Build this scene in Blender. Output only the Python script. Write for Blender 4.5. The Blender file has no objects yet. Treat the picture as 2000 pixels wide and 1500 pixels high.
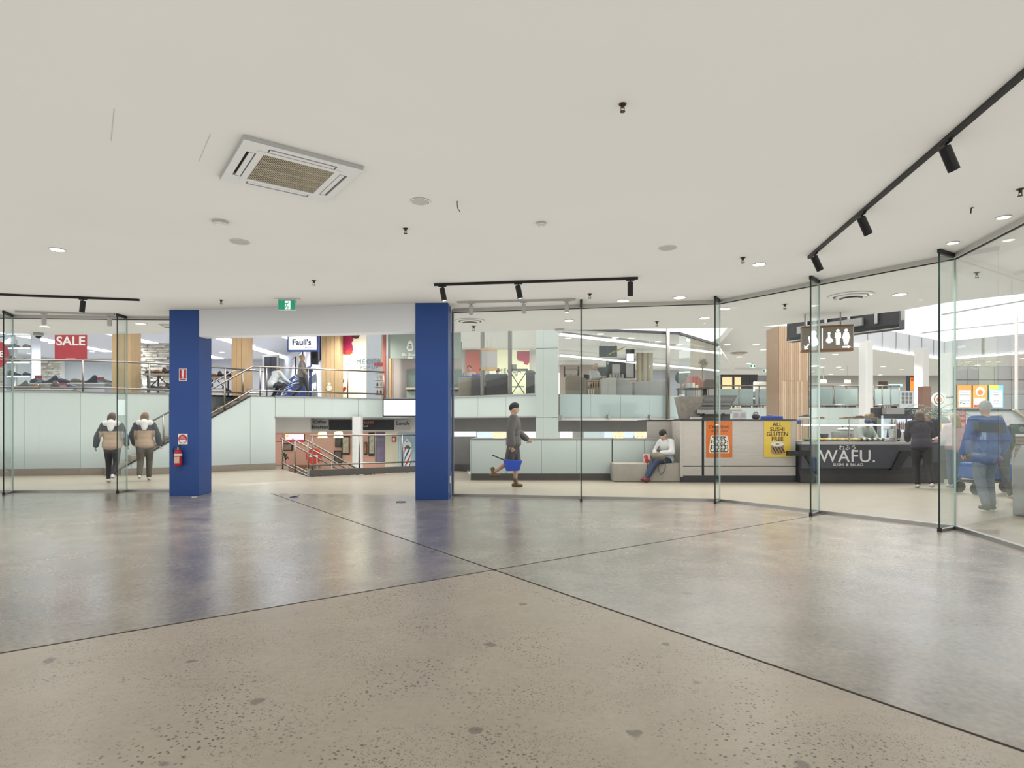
import bpy, bmesh, math, random
from mathutils import Vector, Matrix, Euler

random.seed(7)
sc = bpy.context.scene
PI = math.pi
# ---------------------------------------------------------------- camera
F_PX, CAM_H, HOR, CX = 1180.0, 1.30, 832.0, 1000.0     # frame taken as 2000 x 1500
cam_d = bpy.data.cameras.new('camera')
cam_d.sensor_width = 36.0
cam_d.sensor_fit = 'HORIZONTAL'
cam_d.lens = F_PX / 2000.0 * 36.0
cam_d.shift_y = (HOR - 750.0) / 2000.0
cam_d.clip_end = 300
cam = bpy.data.objects.new('camera', cam_d)
sc.collection.objects.link(cam)
cam.location = (0, 0, CAM_H)
cam.rotation_euler = (PI / 2, 0, 0)
sc.camera = cam
# ---------------------------------------------------------------- world, exposure
w = bpy.data.worlds.new('overcast daylight')
sc.world = w
w.use_nodes = True
bg = w.node_tree.nodes['Background']
bg.inputs[0].default_value = (1.0, 0.985, 0.955, 1)
bg.inputs[1].default_value = 1.6
w.cycles.sampling_method = 'NONE'
sc.view_settings.view_transform = 'Standard'
sc.view_settings.look = 'None'
sc.view_settings.gamma = 1.0
sc.view_settings.exposure = 0.07
sc.view_settings.use_curve_mapping = False
cy = sc.cycles
cy.use_fast_gi = True                      # soft ambient inter-reflection of the bright, bracketed exposure
cy.fast_gi_method = 'REPLACE'
cy.ao_bounces_render = 1
w.light_settings.ao_factor = 0.42
w.light_settings.distance = 1.2
cy.max_bounces = 6
cy.diffuse_bounces = 3
cy.glossy_bounces = 3
cy.transmission_bounces = 8
cy.transparent_max_bounces = 32
cy.use_adaptive_sampling = True
cy.adaptive_threshold = 0.04
cy.adaptive_min_samples = 12
cy.caustics_reflective = False
cy.caustics_refractive = False
cy.sample_clamp_indirect = 6.0
try:
    cy.use_denoising = True
    cy.denoiser = 'OPENIMAGEDENOISE'
except Exception:
    pass

# ---------------------------------------------------------------- surveying: image ray -> real place in metres
CEIL = 3.47          # ceiling height of the tenancy and its walkway
ZT = 2.20            # upper terrace floor
def W(px, py, Y):
    return Vector(((px - CX) / F_PX * Y, Y, CAM_H - (py - HOR) / F_PX * Y))
def onz(px, py, z):
    Y = (CAM_H - z) * F_PX / (py - HOR)
    return Vector(((px - CX) / F_PX * Y, Y, z))
def FL(px, py): return onz(px, py, 0.0)
def CE(px, py): return onz(px, py, CEIL)
def XP(px, Y): return (px - CX) / F_PX * Y
def ZP(py, Y): return CAM_H - (py - HOR) / F_PX * Y

# ---------------------------------------------------------------- materials
def lin(c):
    return c / 12.92 if c <= 0.04045 else ((c + 0.055) / 1.055) ** 2.4
def rgb(r, g, b): return (lin(r / 255), lin(g / 255), lin(b / 255), 1)
MATS = {}
def mat(name, col, rough=0.5, metal=0.0, vary=0.0, scale=8.0, bump=0.0, spec=None, stretch=None, coat=0.0):
    if name in MATS: return MATS[name]
    m = bpy.data.materials.new(name); m.use_nodes = True
    nt = m.node_tree; b = nt.nodes['Principled BSDF']
    c = rgb(*col)
    b.inputs['Base Color'].default_value = c
    b.inputs['Roughness'].default_value = rough
    b.inputs['Metallic'].default_value = metal
    if spec is not None: b.inputs['Specular IOR Level'].default_value = spec
    if coat: b.inputs['Coat Weight'].default_value = coat
    if vary > 0 or bump > 0:
        tc = nt.nodes.new('ShaderNodeTexCoord')
        mp = nt.nodes.new('ShaderNodeMapping')
        if stretch: mp.inputs['Scale'].default_value = stretch
        nz = nt.nodes.new('ShaderNodeTexNoise')
        nz.inputs['Scale'].default_value = scale
        nz.inputs['Detail'].default_value = 5
        nt.links.new(tc.outputs['Object'], mp.inputs[0]); nt.links.new(mp.outputs[0], nz.inputs['Vector'])
        if vary > 0:
            r = nt.nodes.new('ShaderNodeValToRGB')
            r.color_ramp.elements[0].position = 0.3; r.color_ramp.elements[1].position = 0.7
            r.color_ramp.elements[0].color = tuple(x * (1 - vary) for x in c[:3]) + (1,)
            r.color_ramp.elements[1].color = tuple(min(1, x * (1 + vary)) for x in c[:3]) + (1,)
            nt.links.new(nz.outputs['Fac'], r.inputs[0]); nt.links.new(r.outputs[0], b.inputs['Base Color'])
        if bump > 0:
            bp = nt.nodes.new('ShaderNodeBump'); bp.inputs['Strength'].default_value = bump
            bp.inputs['Distance'].default_value = 0.02
            nt.links.new(nz.outputs['Fac'], bp.inputs['Height']); nt.links.new(bp.outputs[0], b.inputs['Normal'])
    MATS[name] = m
    return m
def glow(name, col, strength, sample=False):
    if name in MATS: return MATS[name]
    m = bpy.data.materials.new(name); m.use_nodes = True
    b = m.node_tree.nodes['Principled BSDF']
    b.inputs['Base Color'].default_value = rgb(*col)
    b.inputs['Emission Color'].default_value = rgb(*col)
    b.inputs['Emission Strength'].default_value = strength
    m.cycles.emission_sampling = 'FRONT' if sample else 'NONE'
    MATS[name] = m
    return m
def glass(name, tint, refl=1.0, rough=0.0, frost=0.0):
    if name in MATS: return MATS[name]
    m = bpy.data.materials.new(name); m.use_nodes = True
    nt = m.node_tree; nt.nodes.clear()
    out = nt.nodes.new('ShaderNodeOutputMaterial')
    tr = nt.nodes.new('ShaderNodeBsdfTransparent'); tr.inputs[0].default_value = tint + (1,)
    gl = nt.nodes.new('ShaderNodeBsdfGlossy'); gl.inputs['Roughness'].default_value = rough
    gl.inputs[0].default_value = (.95, 1, .98, 1)
    fr = nt.nodes.new('ShaderNodeFresnel'); fr.inputs[0].default_value = 1.45
    mu = nt.nodes.new('ShaderNodeMath'); mu.operation = 'MULTIPLY'; mu.inputs[1].default_value = refl
    mx = nt.nodes.new('ShaderNodeMixShader')
    nt.links.new(fr.outputs[0], mu.inputs[0]); nt.links.new(mu.outputs[0], mx.inputs[0])
    nt.links.new(gl.outputs[0], mx.inputs[2])
    if frost > 0:
        df = nt.nodes.new('ShaderNodeBsdfDiffuse'); df.inputs[0].default_value = rgb(205, 222, 222)
        m2 = nt.nodes.new('ShaderNodeMixShader'); m2.inputs[0].default_value = frost
        nt.links.new(tr.outputs[0], m2.inputs[1]); nt.links.new(df.outputs[0], m2.inputs[2])
        nt.links.new(m2.outputs[0], mx.inputs[1])
    else:
        nt.links.new(tr.outputs[0], mx.inputs[1])
    nt.links.new(mx.outputs[0], out.inputs[0])
    MATS[name] = m
    return m

def concrete():
    m = bpy.data.materials.new('polished concrete'); m.use_nodes = True
    nt = m.node_tree; N = nt.nodes; L = nt.links; b = N['Principled BSDF']
    geo = N.new('ShaderNodeNewGeometry')
    def noise(s, d=6, r=.55, dist=0):
        n = N.new('ShaderNodeTexNoise'); n.inputs['Scale'].default_value = s; n.inputs['Detail'].default_value = d
        n.inputs['Roughness'].default_value = r; n.inputs['Distortion'].default_value = dist
        L.new(geo.outputs['Position'], n.inputs['Vector']); return n
    def ramp(src, p0, p1, c0=(0, 0, 0, 1), c1=(1, 1, 1, 1)):
        r = N.new('ShaderNodeValToRGB'); e = r.color_ramp.elements
        e[0].position = p0; e[1].position = p1; e[0].color = c0; e[1].color = c1
        L.new(src, r.inputs[0]); return r
    def mix(f, a, c, mode='MIX'):
        x = N.new('ShaderNodeMix'); x.data_type = 'RGBA'; x.blend_type = mode
        if isinstance(f, float): x.inputs[0].default_value = f
        else: L.new(f, x.inputs[0])
        for i, v in ((6, a), (7, c)):
            if isinstance(v, tuple): x.inputs[i].default_value = v
            else: L.new(v, x.inputs[i])
        return x.outputs[2]
    def mul(a, c):
        x = N.new('ShaderNodeMath'); x.operation = 'MULTIPLY'
        for i, v in ((0, a), (1, c)):
            if isinstance(v, float): x.inputs[i].default_value = v
            else: L.new(v, x.inputs[i])
        return x.outputs[0]
    # two pours: the near slabs are a warmer, more exposed aggregate; the far ones a greyer trowelled finish
    sep = N.new('ShaderNodeSeparateXYZ'); L.new(geo.outputs['Position'], sep.inputs[0])
    big = noise(.35, 5, .6, .6); mid = noise(2.2, 6, .6, .3); fine = noise(26, 4)
    base = ramp(big.outputs['Fac'], .3, .72, rgb(*FLOOR_A), rgb(*FLOOR_B))
    c2 = mix(ramp(mid.outputs['Fac'], .35, .7).outputs[0], rgb(*FLOOR_C), base.outputs[0])
    c2 = mix(.75, base.outputs[0], c2)
    c3 = mix(.22, c2, ramp(fine.outputs['Fac'], .3, .7, rgb(90, 82, 72), rgb(205, 196, 182)).outputs[0])
    # nearer pour mask (same side of the two saw cuts as the camera)
    jx, jy = FLOOR_J
    d1, d2 = FLOOR_D1, FLOOR_D2
    def side(d):
        n = (-d[1], d[0])
        v = N.new('ShaderNodeVectorMath'); v.operation = 'DOT_PRODUCT'
        v.inputs[1].default_value = (n[0], n[1], 0); L.new(geo.outputs['Position'], v.inputs[0])
        o = N.new('ShaderNodeMath'); o.operation = 'GREATER_THAN'
        o.inputs[1].default_value = n[0] * jx + n[1] * jy
        L.new(v.outputs['Value'], o.inputs[0]); return o.outputs[0]
    s1, s2 = side(d1), side(d2)
    inv = N.new('ShaderNodeMath'); inv.operation = 'SUBTRACT'; inv.inputs[0].default_value = 1.0; L.new(s1, inv.inputs[1])
    near = mul(inv.outputs[0], s2)
    c4 = mix(near, c3, mix(.5, c3, rgb(*FLOOR_N)))
    # aggregate specks in clumps
    vor = N.new('ShaderNodeTexVoronoi'); vor.inputs['Scale'].default_value = 44
    nv = noise(40, 2); mv = N.new('ShaderNodeMix'); mv.data_type = 'RGBA'; mv.inputs[0].default_value = .018
    L.new(geo.outputs['Position'], mv.inputs[6]); L.new(nv.outputs['Color'], mv.inputs[7]); L.new(mv.outputs[2], vor.inputs['Vector'])
    sp = ramp(vor.outputs['Distance'], .22, .34, (1, 1, 1, 1), (0, 0, 0, 1))
    rnd = N.new('ShaderNodeSeparateColor'); L.new(vor.outputs['Color'], rnd.inputs[0])
    pick = N.new('ShaderNodeMath'); pick.operation = 'GREATER_THAN'; pick.inputs[1].default_value = .35; L.new(rnd.outputs[0], pick.inputs[0])
    clump = ramp(noise(1.3, 4, .65, .5).outputs['Fac'], .44, .60)
    specks = mul(mul(sp.outputs[0], pick.outputs[0]), clump.outputs[0])
    nearw = N.new('ShaderNodeMath'); nearw.operation = 'MULTIPLY_ADD'; nearw.inputs[1].default_value = .75; nearw.inputs[2].default_value = .10; L.new(near, nearw.inputs[0])
    c5 = mix(mul(specks, nearw.outputs[0]), c4, rgb(66, 58, 50))
    v3_ = N.new('ShaderNodeTexVoronoi'); v3_.inputs['Scale'].default_value = 105; L.new(mv.outputs[2], v3_.inputs['Vector'])
    sp3 = ramp(v3_.outputs['Distance'], .26, .40, (1, 1, 1, 1), (0, 0, 0, 1))
    r3 = N.new('ShaderNodeSeparateColor'); L.new(v3_.outputs['Color'], r3.inputs[0])
    p3 = N.new('ShaderNodeMath'); p3.operation = 'GREATER_THAN'; p3.inputs[1].default_value = .5; L.new(r3.outputs[0], p3.inputs[0])
    cl3 = ramp(noise(.9, 5, .7, .8).outputs['Fac'], .42, .62)
    c5 = mix(mul(mul(mul(sp3.outputs[0], p3.outputs[0]), cl3.outputs[0]), nearw.outputs[0]), c5, rgb(84, 75, 65))
    # scattered dark stones and stains
    v2 = N.new('ShaderNodeTexVoronoi'); v2.inputs['Scale'].default_value = 4.2; v2.inputs['Randomness'].default_value = 1
    nn = noise(9, 3); mp = N.new('ShaderNodeMix'); mp.data_type = 'RGBA'; mp.inputs[0].default_value = .10
    L.new(geo.outputs['Position'], mp.inputs[6]); L.new(nn.outputs['Color'], mp.inputs[7]); L.new(mp.outputs[2], v2.inputs['Vector'])
    st = ramp(v2.outputs['Distance'], .11, .15, (1, 1, 1, 1), (0, 0, 0, 1))
    r2 = N.new('ShaderNodeSeparateColor'); L.new(v2.outputs['Color'], r2.inputs[0])
    p2 = N.new('ShaderNodeMath'); p2.operation = 'GREATER_THAN'; p2.inputs[1].default_value = .70; L.new(r2.outputs[1], p2.inputs[0])
    c6 = mix(mul(mul(st.outputs[0], p2.outputs[0]), .62), c5, rgb(88, 82, 74))
    L.new(c6, b.inputs['Base Color'])
    rr = N.new('ShaderNodeMapRange'); rr.inputs[1].default_value = .3; rr.inputs[2].default_value = .75
    rr.inputs[3].default_value = FLOOR_R0; rr.inputs[4].default_value = FLOOR_R1
    L.new(mix(.5, big.outputs['Color'], mid.outputs['Color']), rr.inputs[0])
    ra = N.new('ShaderNodeMath'); ra.operation = 'MULTIPLY_ADD'; ra.inputs[1].default_value = .16; L.new(near, ra.inputs[0]); L.new(rr.outputs[0], ra.inputs[2])
    L.new(ra.outputs[0], b.inputs['Roughness'])
    cw = N.new('ShaderNodeMath'); cw.operation = 'MULTIPLY_ADD'; cw.inputs[1].default_value = -.42; cw.inputs[2].default_value = .6; L.new(near, cw.inputs[0])
    L.new(cw.outputs[0], b.inputs['Coat Weight']); L.new(rr.outputs[0], b.inputs['Coat Roughness'])
    b.inputs['Specular IOR Level'].default_value = FLOOR_S
    bp = N.new('ShaderNodeBump'); bp.inputs['Strength'].default_value = .012; bp.inputs['Distance'].default_value = .01
    L.new(mid.outputs['Fac'], bp.inputs['Height']); L.new(bp.outputs[0], b.inputs['Normal'])
    MATS['concrete'] = m
    return m
FLOOR_A, FLOOR_B, FLOOR_C, FLOOR_N = (138, 128, 113), (182, 172, 155), (108, 100, 88), (204, 189, 167)
FLOOR_R0, FLOOR_R1, FLOOR_S = .14, .36, .6
FLOOR_J = (-0.162, 5.46)
FLOOR_D1, FLOOR_D2 = (.81, .587), (-.587, .81)

# ---------------------------------------------------------------- mesh builder
class MB:
    def __init__(s): s.v = []; s.f = []; s.m = []
    def add(s, vs, fs, m=0, M=None):
        o = len(s.v)
        for p in vs:
            p = Vector(p)
            s.v.append(M @ p if M else p)
        for f in fs: s.f.append([i + o for i in f]); s.m.append(m)
        return s
    def bx(s, x0, x1, y0, y1, z0, z1, m=0, M=None):
        vs = [(x0, y0, z0), (x1, y0, z0), (x1, y1, z0), (x0, y1, z0), (x0, y0, z1), (x1, y0, z1), (x1, y1, z1), (x0, y1, z1)]
        return s.add(vs, [(0, 3, 2, 1), (4, 5, 6, 7), (0, 1, 5, 4), (1, 2, 6, 5), (2, 3, 7, 6), (3, 0, 4, 7)], m, M)
    def box(s, c, size, rot=None, m=0):
        M = Matrix.Translation(c) @ (rot.to_4x4() if rot else Matrix.Identity(4))
        a, b, d = (x / 2 for x in size)
        return s.bx(-a, a, -b, b, -d, d, m, M)
    def bar(s, p0, p1, w, h, m=0):
        p0 = Vector(p0); p1 = Vector(p1); d = p1 - p0; L = d.length
        q = d.to_track_quat('X', 'Z').to_matrix()
        return s.box((p0 + p1) / 2, (L, w, h), q, m)
    def tube(s, pts, r, seg=8, m=0):
        pts = [Vector(p) for p in pts]; n = len(pts)
        rs = r if isinstance(r, (list, tuple)) else [r] * n
        rings = []
        up = None
        for i, p in enumerate(pts):
            d = (pts[min(i + 1, n - 1)] - pts[max(i - 1, 0)]).normalized()
            if up is None:
                up = Vector((0, 0, 1)) if abs(d.z) < .9 else Vector((1, 0, 0))
            a = d.cross(up).normalized(); b = a.cross(d).normalized(); up = b
            rings.append([p + (a * math.cos(2 * PI * k / seg) + b * math.sin(2 * PI * k / seg)) * rs[i] for k in range(seg)])
        vs = [q for rg in rings for q in rg]; fs = []
        for i in range(n - 1):
            for k in range(seg):
                k2 = (k + 1) % seg
                fs.append((i * seg + k, i * seg + k2, (i + 1) * seg + k2, (i + 1) * seg + k))
        fs.append(tuple(range(seg))[::-1]); fs.append(tuple((n - 1) * seg + k for k in range(seg)))
        return s.add(vs, fs, m)
    def lathe(s, prof, c=(0, 0, 0), seg=20, m=0, M=None):
        c = Vector(c); vs = []; fs = []
        for r, z in prof:
            for k in range(seg):
                a = 2 * PI * k / seg
                vs.append(c + Vector((r * math.cos(a), r * math.sin(a), z)))
        n = len(prof)
        for i in range(n - 1):
            for k in range(seg):
                k2 = (k + 1) % seg
                fs.append((i * seg + k, i * seg + k2, (i + 1) * seg + k2, (i + 1) * seg + k))
        fs.append(tuple(range(seg))[::-1]); fs.append(tuple((n - 1) * seg + k for k in range(seg)))
        return s.add(vs, fs, m, M)
    def prism(s, poly, z0, z1, m=0, M=None):
        n = len(poly)
        vs = [(p[0], p[1], z0) for p in poly] + [(p[0], p[1], z1) for p in poly]
        fs = [tuple(range(n))[::-1], tuple(range(n, 2 * n))]
        for i in range(n):
            j = (i + 1) % n
            fs.append((i, j, n + j, n + i))
        return s.add(vs, fs, m, M)
    def slab(s, poly, y0, y1, m=0, M=None):          # outline in x,z pushed through in y
        n = len(poly)
        vs = [(p[0], y0, p[1]) for p in poly] + [(p[0], y1, p[1]) for p in poly]
        fs = [tuple(range(n)), tuple(range(n, 2 * n))[::-1]]
        for i in range(n):
            j = (i + 1) % n
            fs.append((j, i, n + i, n + j))
        return s.add(vs, fs, m, M)
    def ell(s, c, r, seg=12, ring=8, m=0, rot=None):
        vs = [(0, 0, 1)]; fs = []
        for i in range(1, ring):
            t = PI * i / ring
            for k in range(seg):
                a = 2 * PI * k / seg
                vs.append((math.sin(t) * math.cos(a), math.sin(t) * math.sin(a), math.cos(t)))
        vs.append((0, 0, -1))
        for k in range(seg):
            k2 = (k + 1) % seg
            fs.append((0, 1 + k, 1 + k2))
            for i in range(ring - 2):
                a = 1 + i * seg
                fs.append((a + k, a + seg + k, a + seg + k2, a + k2))
            a = 1 + (ring - 2) * seg
            fs.append((a + k, len(vs) - 1, a + k2))
        M = Matrix.Translation(c) @ (rot.to_4x4() if rot else Matrix.Identity(4)) @ Matrix.Diagonal((r[0], r[1], r[2], 1))
        return s.add(vs, fs, m, M)
    def disc(s, c, r, y0, y1, seg=24, m=0, sx=1.0):    # coin facing -y
        return s.slab([(c[0] + sx * r * math.cos(2 * PI * k / seg), c[1] + r * math.sin(2 * PI * k / seg)) for k in range(seg)], y0, y1, m)
    def mesh(s, name, mats, smooth=False):
        me = bpy.data.meshes.new(name)
        me.from_pydata([tuple(v) for v in s.v], [], s.f)
        if not isinstance(mats, (list, tuple)): mats = [mats]
        for mt in mats: me.materials.append(mt)
        for p, k in zip(me.polygons, s.m): p.material_index = k; p.use_smooth = smooth
        bm = bmesh.new(); bm.from_mesh(me)
        bmesh.ops.recalc_face_normals(bm, faces=bm.faces)
        bm.to_mesh(me); bm.free()
        me.update()
        return me
    def build(s, name, mats, parent=None, loc=None, rz=0, bevel=0, smooth=False):
        return put(name, s.mesh(name, mats, smooth), parent, loc, rz, bevel)

def put(name, me, parent=None, loc=None, rz=0, bevel=0):
    o = bpy.data.objects.new(name, me)
    sc.collection.objects.link(o)
    if parent: o.parent = parent
    if loc is not None: o.location = loc
    if rz: o.rotation_euler = (0, 0, rz)
    if bevel:
        bv = o.modifiers.new('bevel', 'BEVEL'); bv.width = bevel; bv.segments = 2; bv.limit_method = 'ANGLE'
    return o
def tag(o, label=None, cat=None, group=None, kind=None):
    if label: o['label'] = label
    if cat: o['category'] = cat
    if group: o['group'] = group
    if kind: o['kind'] = kind
    return o
def thing(name, label, cat, loc=(0, 0, 0), rz=0, group=None, kind=None):
    o = bpy.data.objects.new(name, None); sc.collection.objects.link(o)
    o.empty_display_size = .1
    o.location = loc; o.rotation_euler = (0, 0, rz)
    return tag(o, label, cat, group, kind)
def copy_tree(o, parent=None):
    c = o.copy(); sc.collection.objects.link(c); c.parent = parent
    for ch in list(o.children): copy_tree(ch, c)
    return c
def dup(root, loc, rz, label=None, group=None):
    r = copy_tree(root); r.location = loc; r.rotation_euler = (0, 0, rz)
    if label: r['label'] = label
    if group: r['group'] = group
    return r
def solid(me_src_mods):
    return me_src_mods
WORK = bpy.data.scenes.new('workbench')          # small scratch scene so that converting one object does not re-evaluate everything
def evaluated(o):
    vl = WORK.view_layers[0]
    vl.update()
    return bpy.data.meshes.new_from_object(o.evaluated_get(vl.depsgraph))
def text(body, size, material, parent, loc, rz=0, depth=.006, bold=0.0, align='CENTER', spacing=1.0, name='lettering', shear=0.0, sx=1.0):
    cu = bpy.data.curves.new('lettering', 'FONT')
    cu.body = body; cu.size = size; cu.extrude = depth; cu.offset = bold; cu.align_x = align; cu.align_y = 'CENTER'
    cu.space_character = spacing; cu.shear = shear; cu.resolution_u = 4
    t = bpy.data.objects.new('lettering_tmp', cu); WORK.collection.objects.link(t)
    me = evaluated(t)
    bpy.data.objects.remove(t)
    me.materials.clear(); me.materials.append(material)
    me.transform(Matrix.Rotation(PI / 2, 4, 'X') @ Matrix.Diagonal((sx, 1, 1, 1)))
    me.name = name
    return put(name, me, parent, loc, rz)
ORD = 'first second third fourth fifth sixth seventh eighth ninth tenth eleventh twelfth thirteenth fourteenth fifteenth sixteenth seventeenth eighteenth nineteenth twentieth twenty-first twenty-second twenty-third twenty-fourth twenty-fifth twenty-sixth twenty-seventh twenty-eighth twenty-ninth thirtieth'.split()
def ang(p0, p1): return math.atan2(p1[1] - p0[1], p1[0] - p0[0])

def clip(poly, a, b):        # keep the part of poly on the left of a->b
    def s(p): return (b[0] - a[0]) * (p[1] - a[1]) - (b[1] - a[1]) * (p[0] - a[0])
    out = []
    for i in range(len(poly)):
        p, q = poly[i], poly[(i + 1) % len(poly)]
        sp, sq = s(p), s(q)
        if sp >= 0: out.append(p)
        if (sp > 0 and sq < 0) or (sp < 0 and sq > 0):
            t = sp / (sp - sq); out.append((p[0] + (q[0] - p[0]) * t, p[1] + (q[1] - p[1]) * t))
    return out
# ---------------------------------------------------------------- shared materials
concrete()
M_CEIL = mat('ceiling paint', (236, 232, 222), .8, vary=.015, scale=.7)
M_WHITE = mat('white paint', (238, 236, 230), .55)
M_WARMW = mat('warm white paint', (228, 222, 210), .6, vary=.02, scale=2)
M_BLUE = mat('blue paint', (42, 80, 150), .42, vary=.05, scale=1.5)
M_BLUE2 = mat('royal blue plastic', (38, 78, 190), .4)
M_GREENP = mat('back painted glass, pale green', (216, 227, 219), .12, spec=.5)
M_GREENF = mat('pale aqua fascia', (226, 239, 238), .15)
M_MALLF = mat('cream terrazzo', (174, 165, 147), .33, vary=.05, scale=3.0, spec=.5)
M_STONE = mat('beige granite', (168, 156, 138), .45, vary=.14, scale=60)
M_BLACK = mat('black metal', (26, 26, 28), .45, vary=.04, scale=20)
M_DARK = mat('charcoal laminate', (52, 51, 56), .4, vary=.06, scale=10)
M_DARK2 = mat('dark grey board', (74, 73, 76), .6, vary=.05, scale=6)
M_GREY = mat('mid grey laminate', (134, 132, 128), .5, vary=.04, scale=5)
M_GREYL = mat('light grey laminate', (186, 184, 180), .5, vary=.03, scale=5)
M_STEEL = mat('brushed stainless steel', (158, 153, 146), .34, 1.0, vary=.04, scale=40)
M_ALU = mat('anodised aluminium', (176, 176, 174), .38, .9)
M_OAK = mat('pale oak veneer', (205, 172, 128), .5, vary=.10, scale=6, stretch=(6, 6, .35))
M_OAK2 = mat('brown timber batten', (158, 132, 106), .55, vary=.14, scale=7, stretch=(8, 8, .3))
M_OAK3 = mat('grey brown timber batten', (178, 154, 128), .55, vary=.12, scale=7, stretch=(8, 8, .3))
M_WALNUT = mat('walnut edge', (140, 100, 62), .5, vary=.12, scale=12)
M_LIMED = mat('limed grey timber laminate', (205, 197, 186), .45, vary=.07, scale=5, stretch=(.5, .5, 6))
M_EDGE = mat('dark green glass edge', (34, 50, 46), .25)
M_EDGE2 = mat('bright glass edge', (196, 214, 206), .3)
M_CLEAR = glass('clear glass', (.985, .993, .988), .24)
M_FIN = glass('low iron fin glass', (.955, .98, .968), .25)
M_CLEAR2 = glass('balustrade glass', (.965, .985, .975), .45)
M_FROST = glass('frosted glass', (.95, .97, .97), .5, .2, .72)
M_SKIRT = mat('dark skirting', (92, 88, 84), .5, vary=.06, scale=9)
M_LAMP = glow('lit lamp lens', (255, 250, 240), 7.0)
M_LAMPW = glow('lit downlight diffuser', (255, 248, 236), 2.6)
M_COOL = glow('cool linear lamp', (236, 243, 255), 5.0)
M_LEDW = glow('white led strip', (250, 252, 255), 4.0)
M_SCREENW = glow('white lit screen', (246, 249, 255), 1.15)
M_RED = mat('signal red', (196, 28, 38), .4)
M_SALE = mat('sale poster red', (172, 52, 62), .5)
M_PAPER = mat('white print', (242, 240, 236), .6)
M_TEXTW = mat('white lettering', (240, 238, 232), .5)
M_TEXTK = mat('black lettering', (34, 32, 34), .5)
M_SALMON = mat('salmon pink wall', (222, 170, 146), .7, vary=.02, scale=2)
M_ASHBLUE = mat('shop cool white', (224, 230, 242), .6)

# ---------------------------------------------------------------- ground
INNER = [(-16, -7), (2.8, -7), (5.6, 7.63), (4.59, 9.02), (3.59, 10.43), (1.235, 10.83), (-1.07, 11.22), (-6.8, 11.95), (-16, 12.0)]
GLAZE_R = [(-1.07, 11.22), (1.235, 10.83), (3.59, 10.43), (4.59, 9.02), (5.6, 7.63), (2.8, -7)]
fl = thing('floor', 'polished concrete floor cut by two crossing saw joints', 'floor', kind='structure')
jx, jy = FLOOR_J
def cutline(d, off):
    n = (-d[1], d[0])
    return ((jx + n[0] * off, jy + n[1] * off), (jx + n[0] * off + d[0], jy + n[1] * off + d[1]))
for a in (1, -1):
    for b in (1, -1):
        poly = INNER
        p, q = cutline(FLOOR_D1, a * .012)
        poly = clip(poly, p, q) if a > 0 else clip(poly, q, p)
        p, q = cutline(FLOOR_D2, b * .012)
        poly = clip(poly, p, q) if b > 0 else clip(poly, q, p)
        MB().prism(poly, -.1, 0).build('slab', MATS['concrete'], fl)
M_JOINT = mat('joint sealant', (64, 58, 52), .8)
for d in (FLOOR_D1, FLOOR_D2):
    lo, hi = -14, 14
    mb = MB()
    n = (-d[1], d[0])
    pl = [(jx + d[0] * lo - n[0] * .014, jy + d[1] * lo - n[1] * .014), (jx + d[0] * hi - n[0] * .014, jy + d[1] * hi - n[1] * .014),
          (jx + d[0] * hi + n[0] * .014, jy + d[1] * hi + n[1] * .014), (jx + d[0] * lo + n[0] * .014, jy + d[1] * lo + n[1] * .014)]
    for i in range(len(INNER)):
        pl = clip(pl, INNER[i], INNER[(i + 1) % len(INNER)])
    mb.prism(pl, -.09, -.003).build('joint', M_JOINT, fl)

US, VS = Vector((.85, .527)), Vector((-.527, .85))          # lower stair: down direction, across
N0 = Vector((-5.2, 15.5)); NF = N0 + VS * 3.7
mf = MB().prism([(-30, -7), (45, -7), (45, 52), (4, 52), (4, 14.85), (-.95, 14.85), (-1.3, 17.4), (-2.3, 16.95), tuple(N0), tuple(NF), (-7.4, 20), (-30, 20)], -.3, -.004)
tag(mf.build('floor_walkway', M_MALLF), 'cream polished walkway floor outside the glass shopfront', 'floor', kind='structure')
LZ = -1.36
tag(MB().prism([(-12, 15), (8, 15), (8, 34), (-12, 34)], LZ - .2, LZ).build('floor_lower', mat('lower cafe floor', (120, 108, 92), .4, vary=.1, scale=4)), 'brown floor of the sunken lower level', 'floor', kind='structure')

# ceiling of tenancy and walkway, one plane that stops at the atrium edge
CEDGE = [(-30, 13.6), (-11.9, 14.05), (-10.9, 14.4), (-8.0, 14.1), (-1.35, 14.05), (.557, 13.7), (4.5, 13.4), (5.4, 13.3), (6.17, 12.5), (7.3, 11.4), (7.65, 10.6), (8.4, 9.9), (12.5, 7.2), (14, -7), (-30, -7)]
ce = MB().prism(CEDGE[::-1], CEIL, CEIL + .35).build('ceiling', M_CEIL)
tag(ce, 'flat off-white plaster ceiling over the empty tenancy', 'ceiling', kind='structure')
wb = MB().bx(-16.2, 3.2, -7.2, -7.0, 0, CEIL).build('wall_back', M_WARMW)
tag(wb, 'plain warm white wall behind the viewer', 'wall', kind='structure')

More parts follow.
